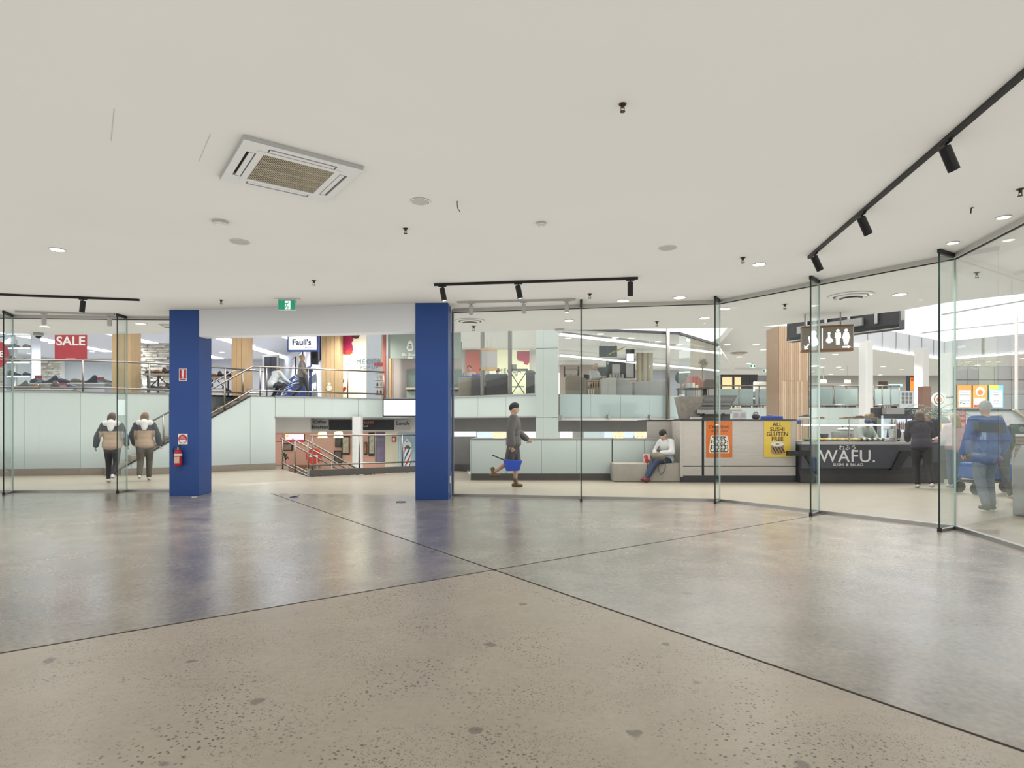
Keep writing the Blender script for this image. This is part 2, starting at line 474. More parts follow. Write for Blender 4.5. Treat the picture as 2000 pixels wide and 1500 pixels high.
# ---------------------------------------------------------------- blue columns and the bulkhead between them
LC0, LC1 = (-6.40, 11.28), (-5.85, 11.28)
c = thing('column', 'blue square column carrying the fire extinguisher', 'column', (-6.125, 11.52, 0))
MB().bx(-.275, .275, -.24, .24, 0, CEIL).build('shaft', M_BLUE, c, bevel=.004)
c2 = thing('column', 'blue square column beside the running glass panes, power outlet low on its side', 'column', (-1.41, 10.85, 0), rz=-.03)
MB().bx(-.29, .29, -.2, .2, 0, CEIL).build('shaft', M_BLUE, c2, bevel=.004)
mb = MB()
mb.bx(.292, .300, -.02, .06, .27, .40).build('power_outlet', M_PAPER, c2, bevel=.003)
bk = MB().prism([(-5.85, 11.29), (-1.70, 10.68), (-1.66, 10.96), (-5.85, 11.56)], 2.97, CEIL).build('wall_bulkhead', mat('bulkhead white', (250, 249, 246), .6))
tag(bk, 'white bulkhead spanning between the two blue columns', 'wall', kind='structure')

# ---------------------------------------------------------------- glass shopfront
def pane(n, p0, p1, label, fin=None, z1=CEIL - .02):
    p0 = Vector(p0); p1 = Vector(p1); L = (p1 - p0).length; a = ang(p0, p1)
    t = thing('window_%d' % n, label, 'glass wall', (p0.x, p0.y, 0), a, kind='structure')
    mb = MB(); mb.bx(0.004, L - .004, -.006, .006, .035, z1 - .03)
    me = mb.mesh('pane', [M_CLEAR, M_EDGE2])
    for p in me.polygons:
        if abs(p.normal.x) > .5 or abs(p.normal.z) > .5: p.material_index = 1
    put('pane', me, t)
    MB().bx(0, L, -.03, .03, -.001, .045).build('bottom_channel', M_ALU, t)
    MB().bx(0, L, -.034, .034, z1 - .038, z1 + .02).build('top_channel', M_WARMW, t)
    MB().bx(0, L, -.012, .012, z1 - .05, z1 - .036).build('gasket', M_BLACK, t)
    if fin is not None:
        f = Vector(fin) - p1; fl_ = f.length; fa = ang((0, 0), f) - a
        mb = MB(); mb.bx(.012, fl_, -.011, .011, .03, z1 - .02)
        me = mb.mesh('fin', [M_FIN, M_EDGE, M_EDGE2])
        for p in me.polygons:
            if p.normal.x > .5: p.material_index = 1
            elif p.normal.x < -.5 or abs(p.normal.z) > .5: p.material_index = 2
        put('fin', me, t, (L, 0, 0), fa)
        MB().bx(.012, fl_ + .012, -.018, .018, z1 - .03, z1 + .02).build('fin_top_shoe', M_BLACK, t, (L, 0, 0), fa)
        MB().bx(.03, fl_ + .012, -.016, .016, 0, .035).build('fin_bottom_shoe', M_ALU, t, (L, 0, 0), fa)
        MB().bx(fl_ - .03, fl_ + .014, -.018, .018, 0, .05).build('fin_cap', M_BLACK, t, (L, 0, 0), fa)
    return t
pane(9, (-16.0, 11.66), (-12.2, 11.76), 'glass shopfront pane beyond the left border of the picture', (-12.05, 11.3))
pane(1, (-12.2, 11.76), (-9.76, 11.82), 'glass shopfront pane at the far left end of the frontage', (-9.56, 11.36))
pane(2, (-9.76, 11.82), (-7.63, 11.98), 'glass shopfront pane in front of the SALE poster', (-7.62, 11.66))
pane(3, (-7.63, 11.98), (-6.2, 12.02), 'narrow glass shopfront pane touching the extinguisher column')
pane(4, (-1.10, 11.22), (1.235, 10.83), 'glass shopfront pane behind which the man with the blue bag walks', (1.185, 10.36))
pane(5, (1.235, 10.83), (3.59, 10.43), 'glass shopfront pane in front of the seated person', (3.39, 10.09))
pane(6, (3.59, 10.43), (4.59, 9.02), 'angled glass pane in front of the two sushi posters', (4.31, 8.72))
pane(7, (4.59, 9.02), (5.6, 7.63), 'angled glass pane in front of the dark sushi counter', (5.24, 7.41))
pane(8, (5.6, 7.63), (4.75, 3.2), 'glass pane running back toward the viewer on the far right')
MB().bx(-.02, .02, -.02, .02, 0, CEIL - .02).build('end_post', M_ALU, bpy.data.objects['window_4'], (.0, 0, 0))

# ---------------------------------------------------------------- upper terrace slab, left wall, stair up
A0, A1, A2, A3 = (-15.5, 15.5), (-11.5, 16.1), (-9.65, 17.0), (-8.1, 19.2)
S0 = Vector((-10.2, 15.9)); SD = Vector((.78, .625)); SN = Vector((-.625, .78))
S1 = S0 + SD * 3.87
ST = S0 + SD * 3.17
T1 = (-4.31, 20.2); T2 = (-1.9, 19.2); T3 = (.70, 17.2); T4 = (1.35, 17.1); T5 = (4.95, 18.0)
slab = [(-30, 13.8 + 1.2), A0, A1, A2, A3, tuple(ST + SN * 1.4), tuple(S1), T1, T2, T3, T4, T5, (5.8, 20), (8.6, 29), (17.6, 29), (17.6, 33), (20, 54), (-30, 54)]
sl = MB().prism(slab, 1.60, ZT).build('floor_terrace', mat('terrace floor tile', (196, 192, 186), .4, vary=.05, scale=2))
tag(sl, 'raised terrace floor of the upper shops', 'floor', kind='structure')

def panel_run(parent, p0, p1, z0, z1, n, m, gap=.008, th=.012, off=.0, name='panel', z0b=None):
    p0 = Vector(p0); p1 = Vector(p1); L = (p1 - p0).length; a = ang(p0, p1); w_ = L / n
    me = MB().bx(gap / 2, w_ - gap / 2, -th - off, -off, z0, z1).mesh(name, m)
    d = (p1 - p0) / L
    for i in range(n):
        q = p0 + d * (w_ * i)
        o = put(name, me, parent, (q.x, q.y, 0), a)
wl = thing('wall_left', 'pale green back-painted glass wall beside the terrace stair', 'wall', kind='structure')
for p, q, n in ((A0, A1, 3), (A1, A2, 2), (A2, A3, 2)):
    a = ang(p, q); L = math.hypot(q[0] - p[0], q[1] - p[1])
    MB().bx(0, L + .02, 0, .2, 0, ZT).build('core', M_GREY, wl, (p[0], p[1], 0), a)
    panel_run(wl, p, q, .17, ZT - .02, n, M_GREENP)
    MB().bx(-.01, L + .01, -.03, 0, 0, .165).build('skirting', M_STONE, wl, (p[0], p[1], 0), a)
    MB().bx(-.01, L + .01, -.03, .2, ZT - .015, ZT + .02).build('coping', M_ALU, wl, (p[0], p[1], 0), a)
# far left wall beyond the kink
panel_run(wl, (-19.5, 14.3), A0, .17, ZT - .02, 2, M_GREENP)
MB().bx(0, 4.2, 0, .2, 0, ZT).build('core', M_GREY, wl, (-19.5, 14.3, 0), ang((-19.5, 14.3), A0))

# stair up to the terrace
stu = thing('stair', 'flight of steps rising to the shoe shop terrace', 'stair', (S0.x, S0.y, 0), ang((0, 0), SD), kind='structure')
SLOPE = .62
t0 = 3.17 - ZT / SLOPE
nr = 13
for i in range(nr):
    x0 = t0 + (3.17 - t0) * i / nr
    MB().bx(x0, x0 + (3.17 - t0) / nr + .02, .03, 1.4, 0, ZT * (i + 1) / nr).build('step', M_STONE, stu)
ws = thing('wall_stair', 'pale green glass panels cladding the side of the terrace stair', 'wall', (S0.x, S0.y, 0), ang((0, 0), SD), kind='structure')
cuts = [t0 + .3, .15, 1.28, 2.0, 2.93, 3.17 - .02, 3.87]
def dz(t): return min(ZT, max(.0, (t - t0) * SLOPE)) - .03
for i in range(len(cuts) - 1):
    a, b = cuts[i] + .004, cuts[i + 1] - .004
    if i == 4: continue
    if i == 3: b = cuts[5] - .004; MBx = [(a, .17), (3.87 - .004 if False else b, .17), (b, dz(b)), (a, max(.18, dz(a)))]
    else: MBx = [(a, .17), (b, .17), (b, max(.19, dz(b))), (a, max(.18, dz(a)))]
    MB().slab(MBx, -.012, 0).build('panel', M_GREENP, ws)
MB().slab([(t0 + .3, 0), (3.87, 0), (3.87, .165), (t0 + .3, .165)], -.03, .02).build('skirting', M_STONE, ws)
MB().slab([(t0 + .3, 0.1), (3.87, 0.1), (3.87, ZT), (3.17, ZT), (t0 + .3, .15)], .001, .03).build('core', M_GREY, ws)
MB().bar((t0 + .1, -.01, .06), (3.17, -.01, ZT + .0), .05, .035).build('stringer', M_DARK, ws)

# fascia of the terrace over the sunken cafe
wf = thing('wall_fascia', 'row of pale green glass fascia panels under the terrace rail', 'wall', kind='structure')
segs = [(tuple(S1), T1, 4), (T1, T2, 3), (T2, T3, 3)]
for p, q, n in segs:
    panel_run(wf, p, q, 1.58, ZT - .01, n, M_GREENP, off=.01)
    a = ang(p, q); L = math.hypot(q[0] - p[0], q[1] - p[1])
    MB().bx(-.02, L + .02, -.05, .05, ZT - .01, ZT + .02).build('coping', M_ALU, wf, (p[0], p[1], 0), a)
    MB().bx(-.02, L + .02, -.035, .1, 1.545, 1.58).build('soffit_trim', M_ALU, wf, (p[0], p[1], 0), a)
wfr = thing('wall_cafe_fascia', 'pale aqua frosted fascia below the glazed cafe booths', 'wall', kind='structure')
panel_run(wfr, T4, T5, 1.52, ZT + .0, 4, M_GREENF, gap=.006, off=.01)
panel_run(wfr, T5, (5.8, 20), 1.52, ZT, 2, M_GREENF, gap=.006, off=.01)
a = ang(T4, T5)
MB().bx(-.1, 3.75, -.08, .1, 1.46, 1.52).build('soffit_trim', M_WARMW, wfr, (T4[0], T4[1], 0), a)
# green glass clad pier
pr = thing('pier', 'tall pale green glass-clad pier rising from the low wall', 'pier', (XP(1069, 16.6), 16.6, 0), -.1)
for z0, z1 in ((.0, 1.52), (1.53, 3.4), (3.41, 6.0)):
    MB().bx(-.305, -.105, -.25, .25, z0, z1).build('panel', M_GREENP, pr)
    MB().bx(-.10, .30, -.25, .25, z0, z1).build('panel', M_GREENP, pr)

# ---------------------------------------------------------------- food court ceiling, downstands, skylight vault
fcc = MB().prism([(8.6, 23.4), (12.5, 22.5), (15.7, 28), (24.3, 34), (26.4, 31), (34, 24), (55, 24), (55, 56), (12, 56), (9.6, 28)], 5.1, 5.4).build('ceiling_foodcourt', M_CEIL)
tag(fcc, 'low white food court ceiling dotted with downlights', 'ceiling', kind='structure')
shc = MB().prism([(-32, 17.4), (-9, 17.9), (-8.6, 19.5), (-2.2, 19.6), (1.0, 19.4), (1.0, 40), (-32, 40)], 5.02, 5.3).build('ceiling_shops', mat('shop ceiling cool white', (226, 230, 240), .7))
tag(shc, 'cool white ceiling of the upper shops', 'ceiling', kind='structure')
ds = thing('wall_downstand', 'white panelled downstand under the skylight, lit along its lower edge', 'wall', kind='structure')
for p, q, n in (((12.5, 22.5), (15.7, 28), 3), ((15.7, 28), (24.3, 34), 7), ((24.3, 34), (26.4, 31), 2), ((26.4, 31), (34, 24), 4)):
    panel_run(ds, p, q, 5.14, 6.05, n, mat('downstand white', (240, 242, 246), .5), gap=.14, th=.05)
    a = ang(p, q); L = math.hypot(q[0] - p[0], q[1] - p[1])
    MB().bx(0, L, 0, .12, 5.1, 6.05).build('core', M_GREYL, ds, (p[0], p[1], 0), a)
    MB().bx(0, L, -.10, .0, 5.02, 5.10).build('light_strip', M_LEDW, ds, (p[0], p[1], 0), a)
sk = thing('skylight', 'white vaulted skylight panels over the atrium', 'skylight', kind='structure')
M_SKY = glow('daylit translucent panel', (240, 242, 246), .85)
nu, nv = 6, 5
def vault(u, v):
    p = Vector((15.7, 28, 6.1)).lerp(Vector((24.3, 34, 6.1)), u)
    q = Vector((7.5, 16.5, 9.4)).lerp(Vector((19, 17.5, 9.4)), u)
    r = p.lerp(q, v); r.z = 6.1 + 3.3 * math.sin(v * PI / 2)
    return r
for i in range(nu):
    for j in range(nv):
        g = .012
        vs = [vault((i + g * 1) / nu, (j + g) / nv), vault((i + 1 - g) / nu, (j + g) / nv), vault((i + 1 - g) / nu, (j + 1 - g) / nv), vault((i + g) / nu, (j + 1 - g) / nv)]
        vs += [v_ + Vector((0, 0, .05)) for v_ in vs]
        MB().add(vs, [(0, 1, 2, 3), (7, 6, 5, 4), (0, 4, 5, 1), (1, 5, 6, 2), (2, 6, 7, 3), (3, 7, 4, 0)]).build('panel', M_SKY, sk)
M_RIB = mat('skylight rib', (206, 208, 212), .5)
for k, (h0, off) in enumerate(((6.9, 0), (7.6, 1.2), (8.4, 2.4), (9.3, 3.6))):
    pts = []
    for i in range(13):
        t = i / 12
        p = Vector((21.5 - off * .8, 32 - off * 2.6, 0)).lerp(Vector((40 - off * .5, 24 - off * 2.6, 0)), t)
        p.z = 6.2 + off * .35 + (h0 - 6.2) * math.sin(t * PI * .62)
        pts.append(p)
    MB().tube(pts, .035, 6).build('rib', M_RIB, sk)
# white round-edged columns of the food court
for i, (px, wpx, Y, lab) in enumerate(((1691, 22, 27, 'white column between the two glass balustraded terraces'), (1800, 22, 29.5, 'white column beside the brown post'), (1851, 24, 31.5, 'white column behind the round food sign'))):
    ww = wpx / F_PX * Y
    cc = thing('column', lab, 'column', (XP(px, Y), Y, 0), .35)
    MB().bx(-ww * .42, ww * .42, -ww * .42, ww * .42, 0, 5.1).build('shaft', M_WHITE, cc, bevel=.05)
# ---------------------------------------------------------------- ceiling services
def cassette():
    p = [CE(476, 262), CE(706, 325), CE(640, 392), CE(428, 343)]
    cx = sum(q.x for q in p) / 4; cy_ = sum(q.y for q in p) / 4
    a = math.atan2(FLOOR_D1[1], FLOOR_D1[0])
    t = thing('ceiling_cassette', 'white square ceiling air-conditioning cassette with brown-grey grille', 'air conditioner', (cx, cy_, CEIL), a)
    h = .465
    mp = mat('cassette plastic', (232, 230, 224), .45)
    dk = mat('cassette slot dark', (70, 66, 58), .7)
    mb = MB()
    # shallow tray: four rim pieces round the grille, slots left open to the dark backing
    g = .285
    s0, s1, sl = .335, .405, .27
    mb.bx(-h, h, -h, -s1, -.035, -.004).bx(-h, h, s1, h, -.035, -.004).bx(-h, -s1, -s1, s1, -.035, -.004).bx(s1, h, -s1, s1, -.035, -.004)
    for sx in (-1, 1):
        for sy in (-1, 1):
            mb.bx(min(sx * sl, sx * s1), max(sx * sl, sx * s1), min(sy * s0, sy * s1), max(sy * s0, sy * s1), -.035, -.004)
            mb.bx(min(sx * s0, sx * s1), max(sx * s0, sx * s1), min(sy * sl, sy * s0), max(sy * sl, sy * s0), -.035, -.004)
    mb.bx(-s0, s0, -s0, -g, -.037, -.004).bx(-s0, s0, g, s0, -.037, -.004).bx(-s0, -g, -g, g, -.037, -.004).bx(g, s0, -g, g, -.037, -.004)
    mb.build('frame', mp, t)
    MB().bx(-s1, s1, -s1, s1, -.012, -.002).build('backing', dk, t)
    for k in range(4):
        M = Matrix.Rotation(k * PI / 2, 4, 'Z')
        mb = MB(); mb.bx(-sl + .012, sl - .012, s0 + .008, s1 - .022, -.036, -.024, M=M)
        mb.build('louvre_flap', mp, t, bevel=.004)
    gr = MB()
    mgr = mat('grille bars', (196, 184, 156), .6)
    n = 46
    for i in range(n):
        x = -g + 2 * g * (i + .5) / n
        gr.bx(x - .0028, x + .0028, -g, g, -.032, -.014)
    for j in range(1, 4):
        y = -g + 2 * g * j / 4
        gr.bx(-g, g, y - .005, y + .005, -.034, -.014)
    o = gr.build('grille', mgr, t)
    MB().bx(-h - .004, h + .004, -h - .004, h + .004, -.006, -.001).build('rim_shadow_gap', mp, t)
cassette()

def spotlight(track, x, tilt, yaw, mbody, drop=.07, r=.035, L=.17, lit=True, name='spotlight'):
    o = bpy.data.objects.new(name, None); sc.collection.objects.link(o); o.parent = track; o.location = (x, 0, -.035); o.empty_display_size = .05
    MB().bx(-.06, .06, -.014, .014, -.016, .0).build('adaptor', mbody, o)
    MB().tube([(0, 0, 0), (0, 0, -drop)], .009, 8).build('stem', mbody, o)
    R = Matrix.Translation((0, 0, -drop)) @ Matrix.Rotation(yaw, 4, 'Z') @ Matrix.Rotation(tilt, 4, 'Y')
    mb = MB().lathe([(r * .9, .035), (r, .03), (r, -L + .035), (r * .86, -L + .035), (r * .8, -L + .06)], seg=16, M=R)
    mb.build('can', mbody, o, smooth=False)
    mb = MB().lathe([(r * .84, -L + .052), (r * .84, -L + .042)], seg=16, M=R)
    mb.build('lens', M_LAMP if lit else M_DARK, o)
    return o
def track(p0, p1, label, spots, mbody, wide=.035, drop=.07, r=.036, L=.17):
    p0 = Vector(p0); p1 = Vector(p1)
    a = ang(p0, p1); Lg = (p1 - p0).length
    t = thing('track_light', label, 'track light', (p0.x, p0.y, CEIL), a)
    MB().bx(0, Lg, -wide / 2, wide / 2, -.036, -.001).build('rail', mbody, t)
    for (x, tilt, yaw, lit) in spots: spotlight(t, x, tilt, yaw - a, mbody, drop, r, L, lit)
    return t
q0, q1 = CE(1580, 500), Vector((3.0, 3.0, CEIL))
def along(p0, p1, px):       # distance along a ceiling rail where it crosses an image column
    k = (px - CX) / F_PX
    d = p1 - p0
    t = (k * p0.y - p0.x) / (d.x - k * d.y)
    return t * Vector((d.x, d.y)).length
d_ = (CE(2000, 137) - q0)
q1 = q0 + d_ * 1.35
track(q0, q1, 'long black ceiling track with spotlights running toward the viewer', [(along(q0, q1, x), -.52, .25, l) for x, l in ((1592, True), (1684, True), (1848, False))], M_BLACK, r=.041, L=.19)
p0, p1 = CE(848, 554), CE(1246, 541)
track(p0, p1, 'black ceiling track with spotlights in front of the blue power-outlet column', [(along(p0, p1, 864), -.2, 0, True), (along(p0, p1, 1012), -.2, 0, True), (along(p0, p1, 1231), 0, 0, False)], M_BLACK, r=.041, L=.2)
p1, p0 = CE(272, 584), CE(272, 584) + (CE(0, 573) - CE(272, 584)) * 1.35
track(p0, p1, 'black ceiling track with one spotlight above the SALE poster pane', [(along(p0, p1, 162), .12, 0, True)], M_BLACK, r=.041, L=.19)
M_WTRK = mat('white track metal', (214, 210, 202), .5)
p0, p1 = CE(893, 589), CE(1124, 583.5)
track(p0, p1, 'white ceiling track with spotlights just inside the middle glass panes', [(along(p0, p1, x), 0, 0, l) for x, l in ((920, False), (1023, False), (1107, True))], M_WTRK, r=.036, L=.16)
p0, p1 = CE(30, 607), CE(224, 612.5)
track(p0, p1, 'white ceiling track with spotlights above the left glass panes', [(along(p0, p1, x), 0, 0, False) for x in (86, 214)], M_WTRK, r=.04, L=.17)

def downlight(px, py, label, r=.085, m=M_LAMPW, z=CEIL, group=None):
    c = onz(px, py, z)
    t = thing('downlight', label, 'downlight', tuple(c), group=group)
    MB().lathe([(r * 1.12, -.001), (r * 1.14, -.006), (r * 1.0, -.008), (r * .98, -.001)], seg=24).build('trim_ring', M_WHITE, t)
    MB().lathe([(r * .97, -.002), (r * .97, -.006)], seg=24).build('lens', m, t)
    return t
for px, py, lab in ((112, 487, 'bright round downlight glowing alone on the left side of the ceiling'), (1482, 516, 'bright round downlight glowing beside the end of the long black track')):
    t = downlight(px, py, lab, .075, glow('bright downlight lens', (255, 252, 244), 22.0))
    ld = bpy.data.lights.new('downlight beam', 'SPOT'); ld.energy = 330; ld.spot_size = 2.4; ld.spot_blend = .9; ld.shadow_soft_size = .07; ld.color = (1, .97, .92)
    lo = bpy.data.objects.new('downlight_beam', ld); sc.collection.objects.link(lo); lo.parent = t; lo.location = (0, 0, -.03)
downlight(821, 393, 'unlit round downlight fitting near the loose ceiling wire', .085, mat('unlit lens', (206, 200, 188), .3))
OUT = [(88, 637), (275, 632), (1111, 626), (1217, 587), (1327, 581), (1376, 621), (1757, 575), (1861, 474), (1960, 424), (1415, 603)]
LAB = ['above the SALE poster', 'beside the extinguisher column', 'right of the ring diffuser by the blue column', 'nearest the centre pane joint', 'second from the centre pane joint',
       'over the grey counter panels', 'right of the large ring diffuser', 'inside the tall corner fin', 'closest to the viewer on the right', 'over the orange poster']
for (px, py), l in zip(OUT, LAB):
    t = downlight(px, py, 'lit round downlight ' + l, .10 if py > 560 else .06)
    ld = bpy.data.lights.new('walkway beam', 'SPOT'); ld.energy = 60; ld.spot_size = 2.7; ld.spot_blend = .9; ld.shadow_soft_size = .08; ld.color = (1, .97, .92)
    lo = bpy.data.objects.new('walkway_beam', ld); sc.collection.objects.link(lo); lo.parent = t; lo.location = (0, 0, -.03)
def sprinkler(px, py, label, s=1.0):
    c = CE(px, py)
    t = thing('sprinkler', label, 'sprinkler', tuple(c))
    br = mat('sprinkler bronze', (92, 78, 60), .4, .6)
    MB().lathe([(.026 * s, -.001), (.026 * s, -.006), (.012 * s, -.008)], seg=14).build('escutcheon', br, t)
    MB().lathe([(.009 * s, -.004), (.008 * s, -.022 * s), (.006 * s, -.03 * s)], seg=8).bx(-.013 * s, -.009 * s, -.003, .003, -.05 * s, -.006).bx(.009 * s, .013 * s, -.003, .003, -.05 * s, -.006).build('body', br, t)
    MB().lathe([(.018 * s, -.05 * s), (.018 * s, -.054 * s)], seg=12).build('deflector', br, t)
for px, py, l, s in ((1216, 203, 'bronze ceiling sprinkler nearest the viewer', 1.0), (792, 446, 'ceiling sprinkler below the unlit downlight', 1.1), (613, 548, 'ceiling sprinkler near the green exit sign', 1.3),
                     (432, 586, 'ceiling sprinkler above the white bulkhead', 1.3), (1451, 503, 'ceiling sprinkler beside the glowing downlight', 1.3), (1152, 574, 'ceiling sprinkler by the centre pane joint', 1.4),
                     (1993, 369, 'ceiling sprinkler at the far right edge', 1.2), (1283, 628, 'sprinkler outside the glass above the seated person', 1.7), (1533, 594, 'sprinkler outside the glass above the yellow poster', 1.6),
                     (925, 637, 'sprinkler hanging below the ring diffuser by the blue column', 1.8), (1908, 532, 'sprinkler outside the right-hand glass pane', 1.4)):
    sprinkler(px, py, l, s)
def ring(px, py, label, r):
    c = CE(px, py); t = thing('air_diffuser', label, 'air diffuser', tuple(c))
    for k, (a, b, z) in enumerate(((1.0, .80, -.02), (.68, .52, -.045), (.42, .0, -.07))):
        if b > 0: MB().lathe([(r * a, -.001), (r * a, z * .6), (r * (b + .06), z), (r * b, z), (r * b, -.001)], seg=32).build('ring', M_CEIL, t)
        else: MB().lathe([(r * a, z + .006), (r * a * .9, z), (.01, z)], seg=32).build('plate', M_CEIL, t)
    MB().lathe([(r * .86, -.0005), (r * .86, -.003)], seg=32).build('backing', M_DARK, t)
ring(918, 626, 'round stepped air diffuser outside the glass by the blue column', .30)
ring(1662, 577, 'large round stepped air diffuser above the toilet sign', .34)
ring(327, 635, 'round air diffuser half hidden by the extinguisher column', .16)
def flatdisc(px, py, r, label, cat, name, m, h=.004, prof=None):
    c = CE(px, py); t = thing(name, label, cat, tuple(c))
    MB().lathe([(r, -.001), (r, -h), (r * .96, -h - .002)], seg=32).build('bezel', M_CEIL, t)
    MB().lathe(prof or [(r * .93, -.001), (r * .93, -h - .003)], seg=32).build('cover', m, t)
M_SPK = mat('speaker mesh grey', (190, 188, 182), .8)
flatdisc(468, 472, .115, 'flat grey round ceiling speaker near the air-conditioning cassette', 'speaker', 'ceiling_speaker', M_SPK)
flatdisc(1304, 484, .11, 'flat grey round ceiling speaker in the middle of the ceiling', 'speaker', 'ceiling_speaker', M_SPK)
flatdisc(430, 432, .075, 'white smoke detector beside the left ceiling speaker', 'smoke detector', 'smoke_detector', M_WHITE, .03, [(.06, -.03), (.05, -.045), (.02, -.05)])
flatdisc(1057, 435, .05, 'small white smoke detector near the ceiling centre', 'smoke detector', 'smoke_detector', M_WHITE, .02, [(.04, -.02), (.03, -.045), (.01, -.05)])
flatdisc(1093, 643, .10, 'white ceiling sensor at the atrium ceiling edge', 'sensor', 'ceiling_sensor', M_WHITE, .04, [(.08, -.04), (.06, -.06), (.01, -.07)])
# dome camera
c = CE(75, 650); t = thing('dome_camera', 'grey dome security camera on the ceiling edge left of the SALE poster', 'security camera', tuple(c))
MB().lathe([(.10, 0), (.10, -.06), (.07, -.08)], seg=20).build('housing', M_GREYL, t)
MB().lathe([(.066, -.075), (.05, -.11), (.02, -.13), (.002, -.133)], seg=20).build('dome', M_BLACK, t, smooth=True)
# loose wires
c = CE(893, 393); cc = CE(893, 393)
tag(MB().tube([(0, 0, 0), (0, 0, -.035), (.004, 0, -.07), (.03, .02, -.1)], .004, 6).build('loose_wire', M_BLACK, None, tuple(c)), 'short black wire hanging loose from the ceiling', 'wire')
c = CE(1897, 405)
tag(MB().tube([(0.02, .0, -.004), (0, 0, -.006), (-.006, 0, -.06)], .006, 6).build('wire_hook', M_BLACK, None, tuple(c)), 'small black hook under the ceiling near the right edge', 'hook')
# faint access panel seams
for (a, b, l) in (((223, 212), (217, 275), 'faint hairline seam in the ceiling at far left'), ((411, 262), (388, 316), 'faint hairline seam in the ceiling beside the cassette')):
    p, q = CE(*a), CE(*b)
    tag(MB().bar((p.x, p.y, CEIL - .0005), (q.x, q.y, CEIL - .0005), .006, .001).build('trim_%d' % (1 if a[0] < 300 else 2), mat('seam grey', (206, 203, 195), .8)), l, 'seam', kind='structure')

# ---------------------------------------------------------------- exit sign on the bulkhead
Y = 11.0
c = CE(561, 584)
t = thing('exit_sign', 'green and white running man exit sign hanging in front of the bulkhead', 'exit sign', (XP(561, 10.3), 10.3, 0), 0)
zc = ZP(596, 10.3); hw = 17.5 / F_PX * 10.3; hh = 10.5 / F_PX * 10.3
MB().bx(-hw * 1.35, hw * 1.35, -.05, .05, CEIL - .012, CEIL - .001).build('mounting_plate', M_WHITE, t)
MB().bx(-hw, hw, -.02, .02, zc - hh, CEIL - .01).build('body', M_WHITE, t, bevel=.004)
M_EXG = glow('exit sign green', (40, 150, 112), .55); M_EXW = glow('exit sign white', (238, 248, 242), .75)
f = MB().bx(-hw * .92, hw * .92, -.026, -.021, zc - hh * .86, zc + hh * .80).build('face', M_EXG, t)
MB().bx(-hw * .2, hw * .42, -.029, -.0262, zc - hh * .8, zc + hh * .74).build('doorway', M_EXW, f)
rm = MB()
def limb(a, b, wd): rm.slab([(a[0] - wd, a[1]), (b[0] - wd, b[1]), (b[0] + wd, b[1]), (a[0] + wd, a[1])] if abs(a[1] - b[1]) > abs(a[0] - b[0]) else [(a[0], a[1] - wd), (b[0], b[1] - wd), (b[0], b[1] + wd), (a[0], a[1] + wd)], -.031, -.0292)
s = hh
rm.disc((.24 * s + .01, zc + .5 * s), .13 * s, -.031, -.0292, 12)
for a, b in (((.12, .35), (-.02, -.15)), ((-.02, -.15), (.3, -.35)), ((.3, -.35), (.2, -.75)), ((-.02, -.15), (-.25, -.55)), ((-.25, -.55), (-.6, -.6)), ((.1, .3), (.5, .1)), ((.1, .3), (-.35, .2)), ((-.35, .2), (-.4, -.05))):
    limb((a[0] * s, zc + a[1] * s), (b[0] * s, zc + b[1] * s), .075 * s)
rm.build('running_figure', M_EXG, f)

# ---------------------------------------------------------------- extinguisher column fittings
fx = -6.125; yf = 11.28
def px2x(px, Y=11.28): return XP(px, Y)
def sign_plate(px0, px1, py0, py1, label, cat):
    x0, x1, z1, z0 = XP(px0, yf), XP(px1, yf), ZP(py0, yf), ZP(py1, yf)
    t = thing('safety_sign', label, cat, ((x0 + x1) / 2, yf, z0))
    MB().bx(-(x1 - x0) / 2, (x1 - x0) / 2, -.006, -.001, 0, z1 - z0).build('plate', M_PAPER, t)
    return t, (x1 - x0) / 2, z1 - z0
t, hw, h = sign_plate(350, 365, 720, 744, 'red and white fire extinguisher location sign high on the blue column', 'sign')
r = MB().bx(-hw * .86, hw * .86, -.008, -.0062, h * .2, h * .95).build('red_field', M_RED, t)
MB().bx(-hw * .3, hw * .3, -.010, -.0082, h * .34, h * .93).build('extinguisher_symbol', M_PAPER, r)
MB().bx(-hw * .22, hw * .22, -.010, -.0082, h * .23, h * .29).build('symbol_base', M_PAPER, r)
MB().bx(-hw * .8, hw * .8, -.008, -.0062, h * .06, h * .14).build('lettering_bar', M_RED, t)
t, hw, h = sign_plate(348, 366.5, 847, 868, 'square white instruction sign with red circle above the extinguisher', 'sign')
r = MB().disc((0, h / 2), h * .41, -.008, -.0062, 28).build('red_circle', M_RED, t)
MB().slab([(h * .33 * math.cos(PI + PI * k / 12), h * .46 + h * .30 * math.sin(PI + PI * k / 12)) for k in range(13)], -.010, -.0082).build('white_half', M_PAPER, r)
text('FULL', h * .17, M_PAPER, r, (0, -.0085, h * .70), depth=.001)
text('POWDER', h * .14, M_PAPER, r, (0, -.0085, h * .57), depth=.001)
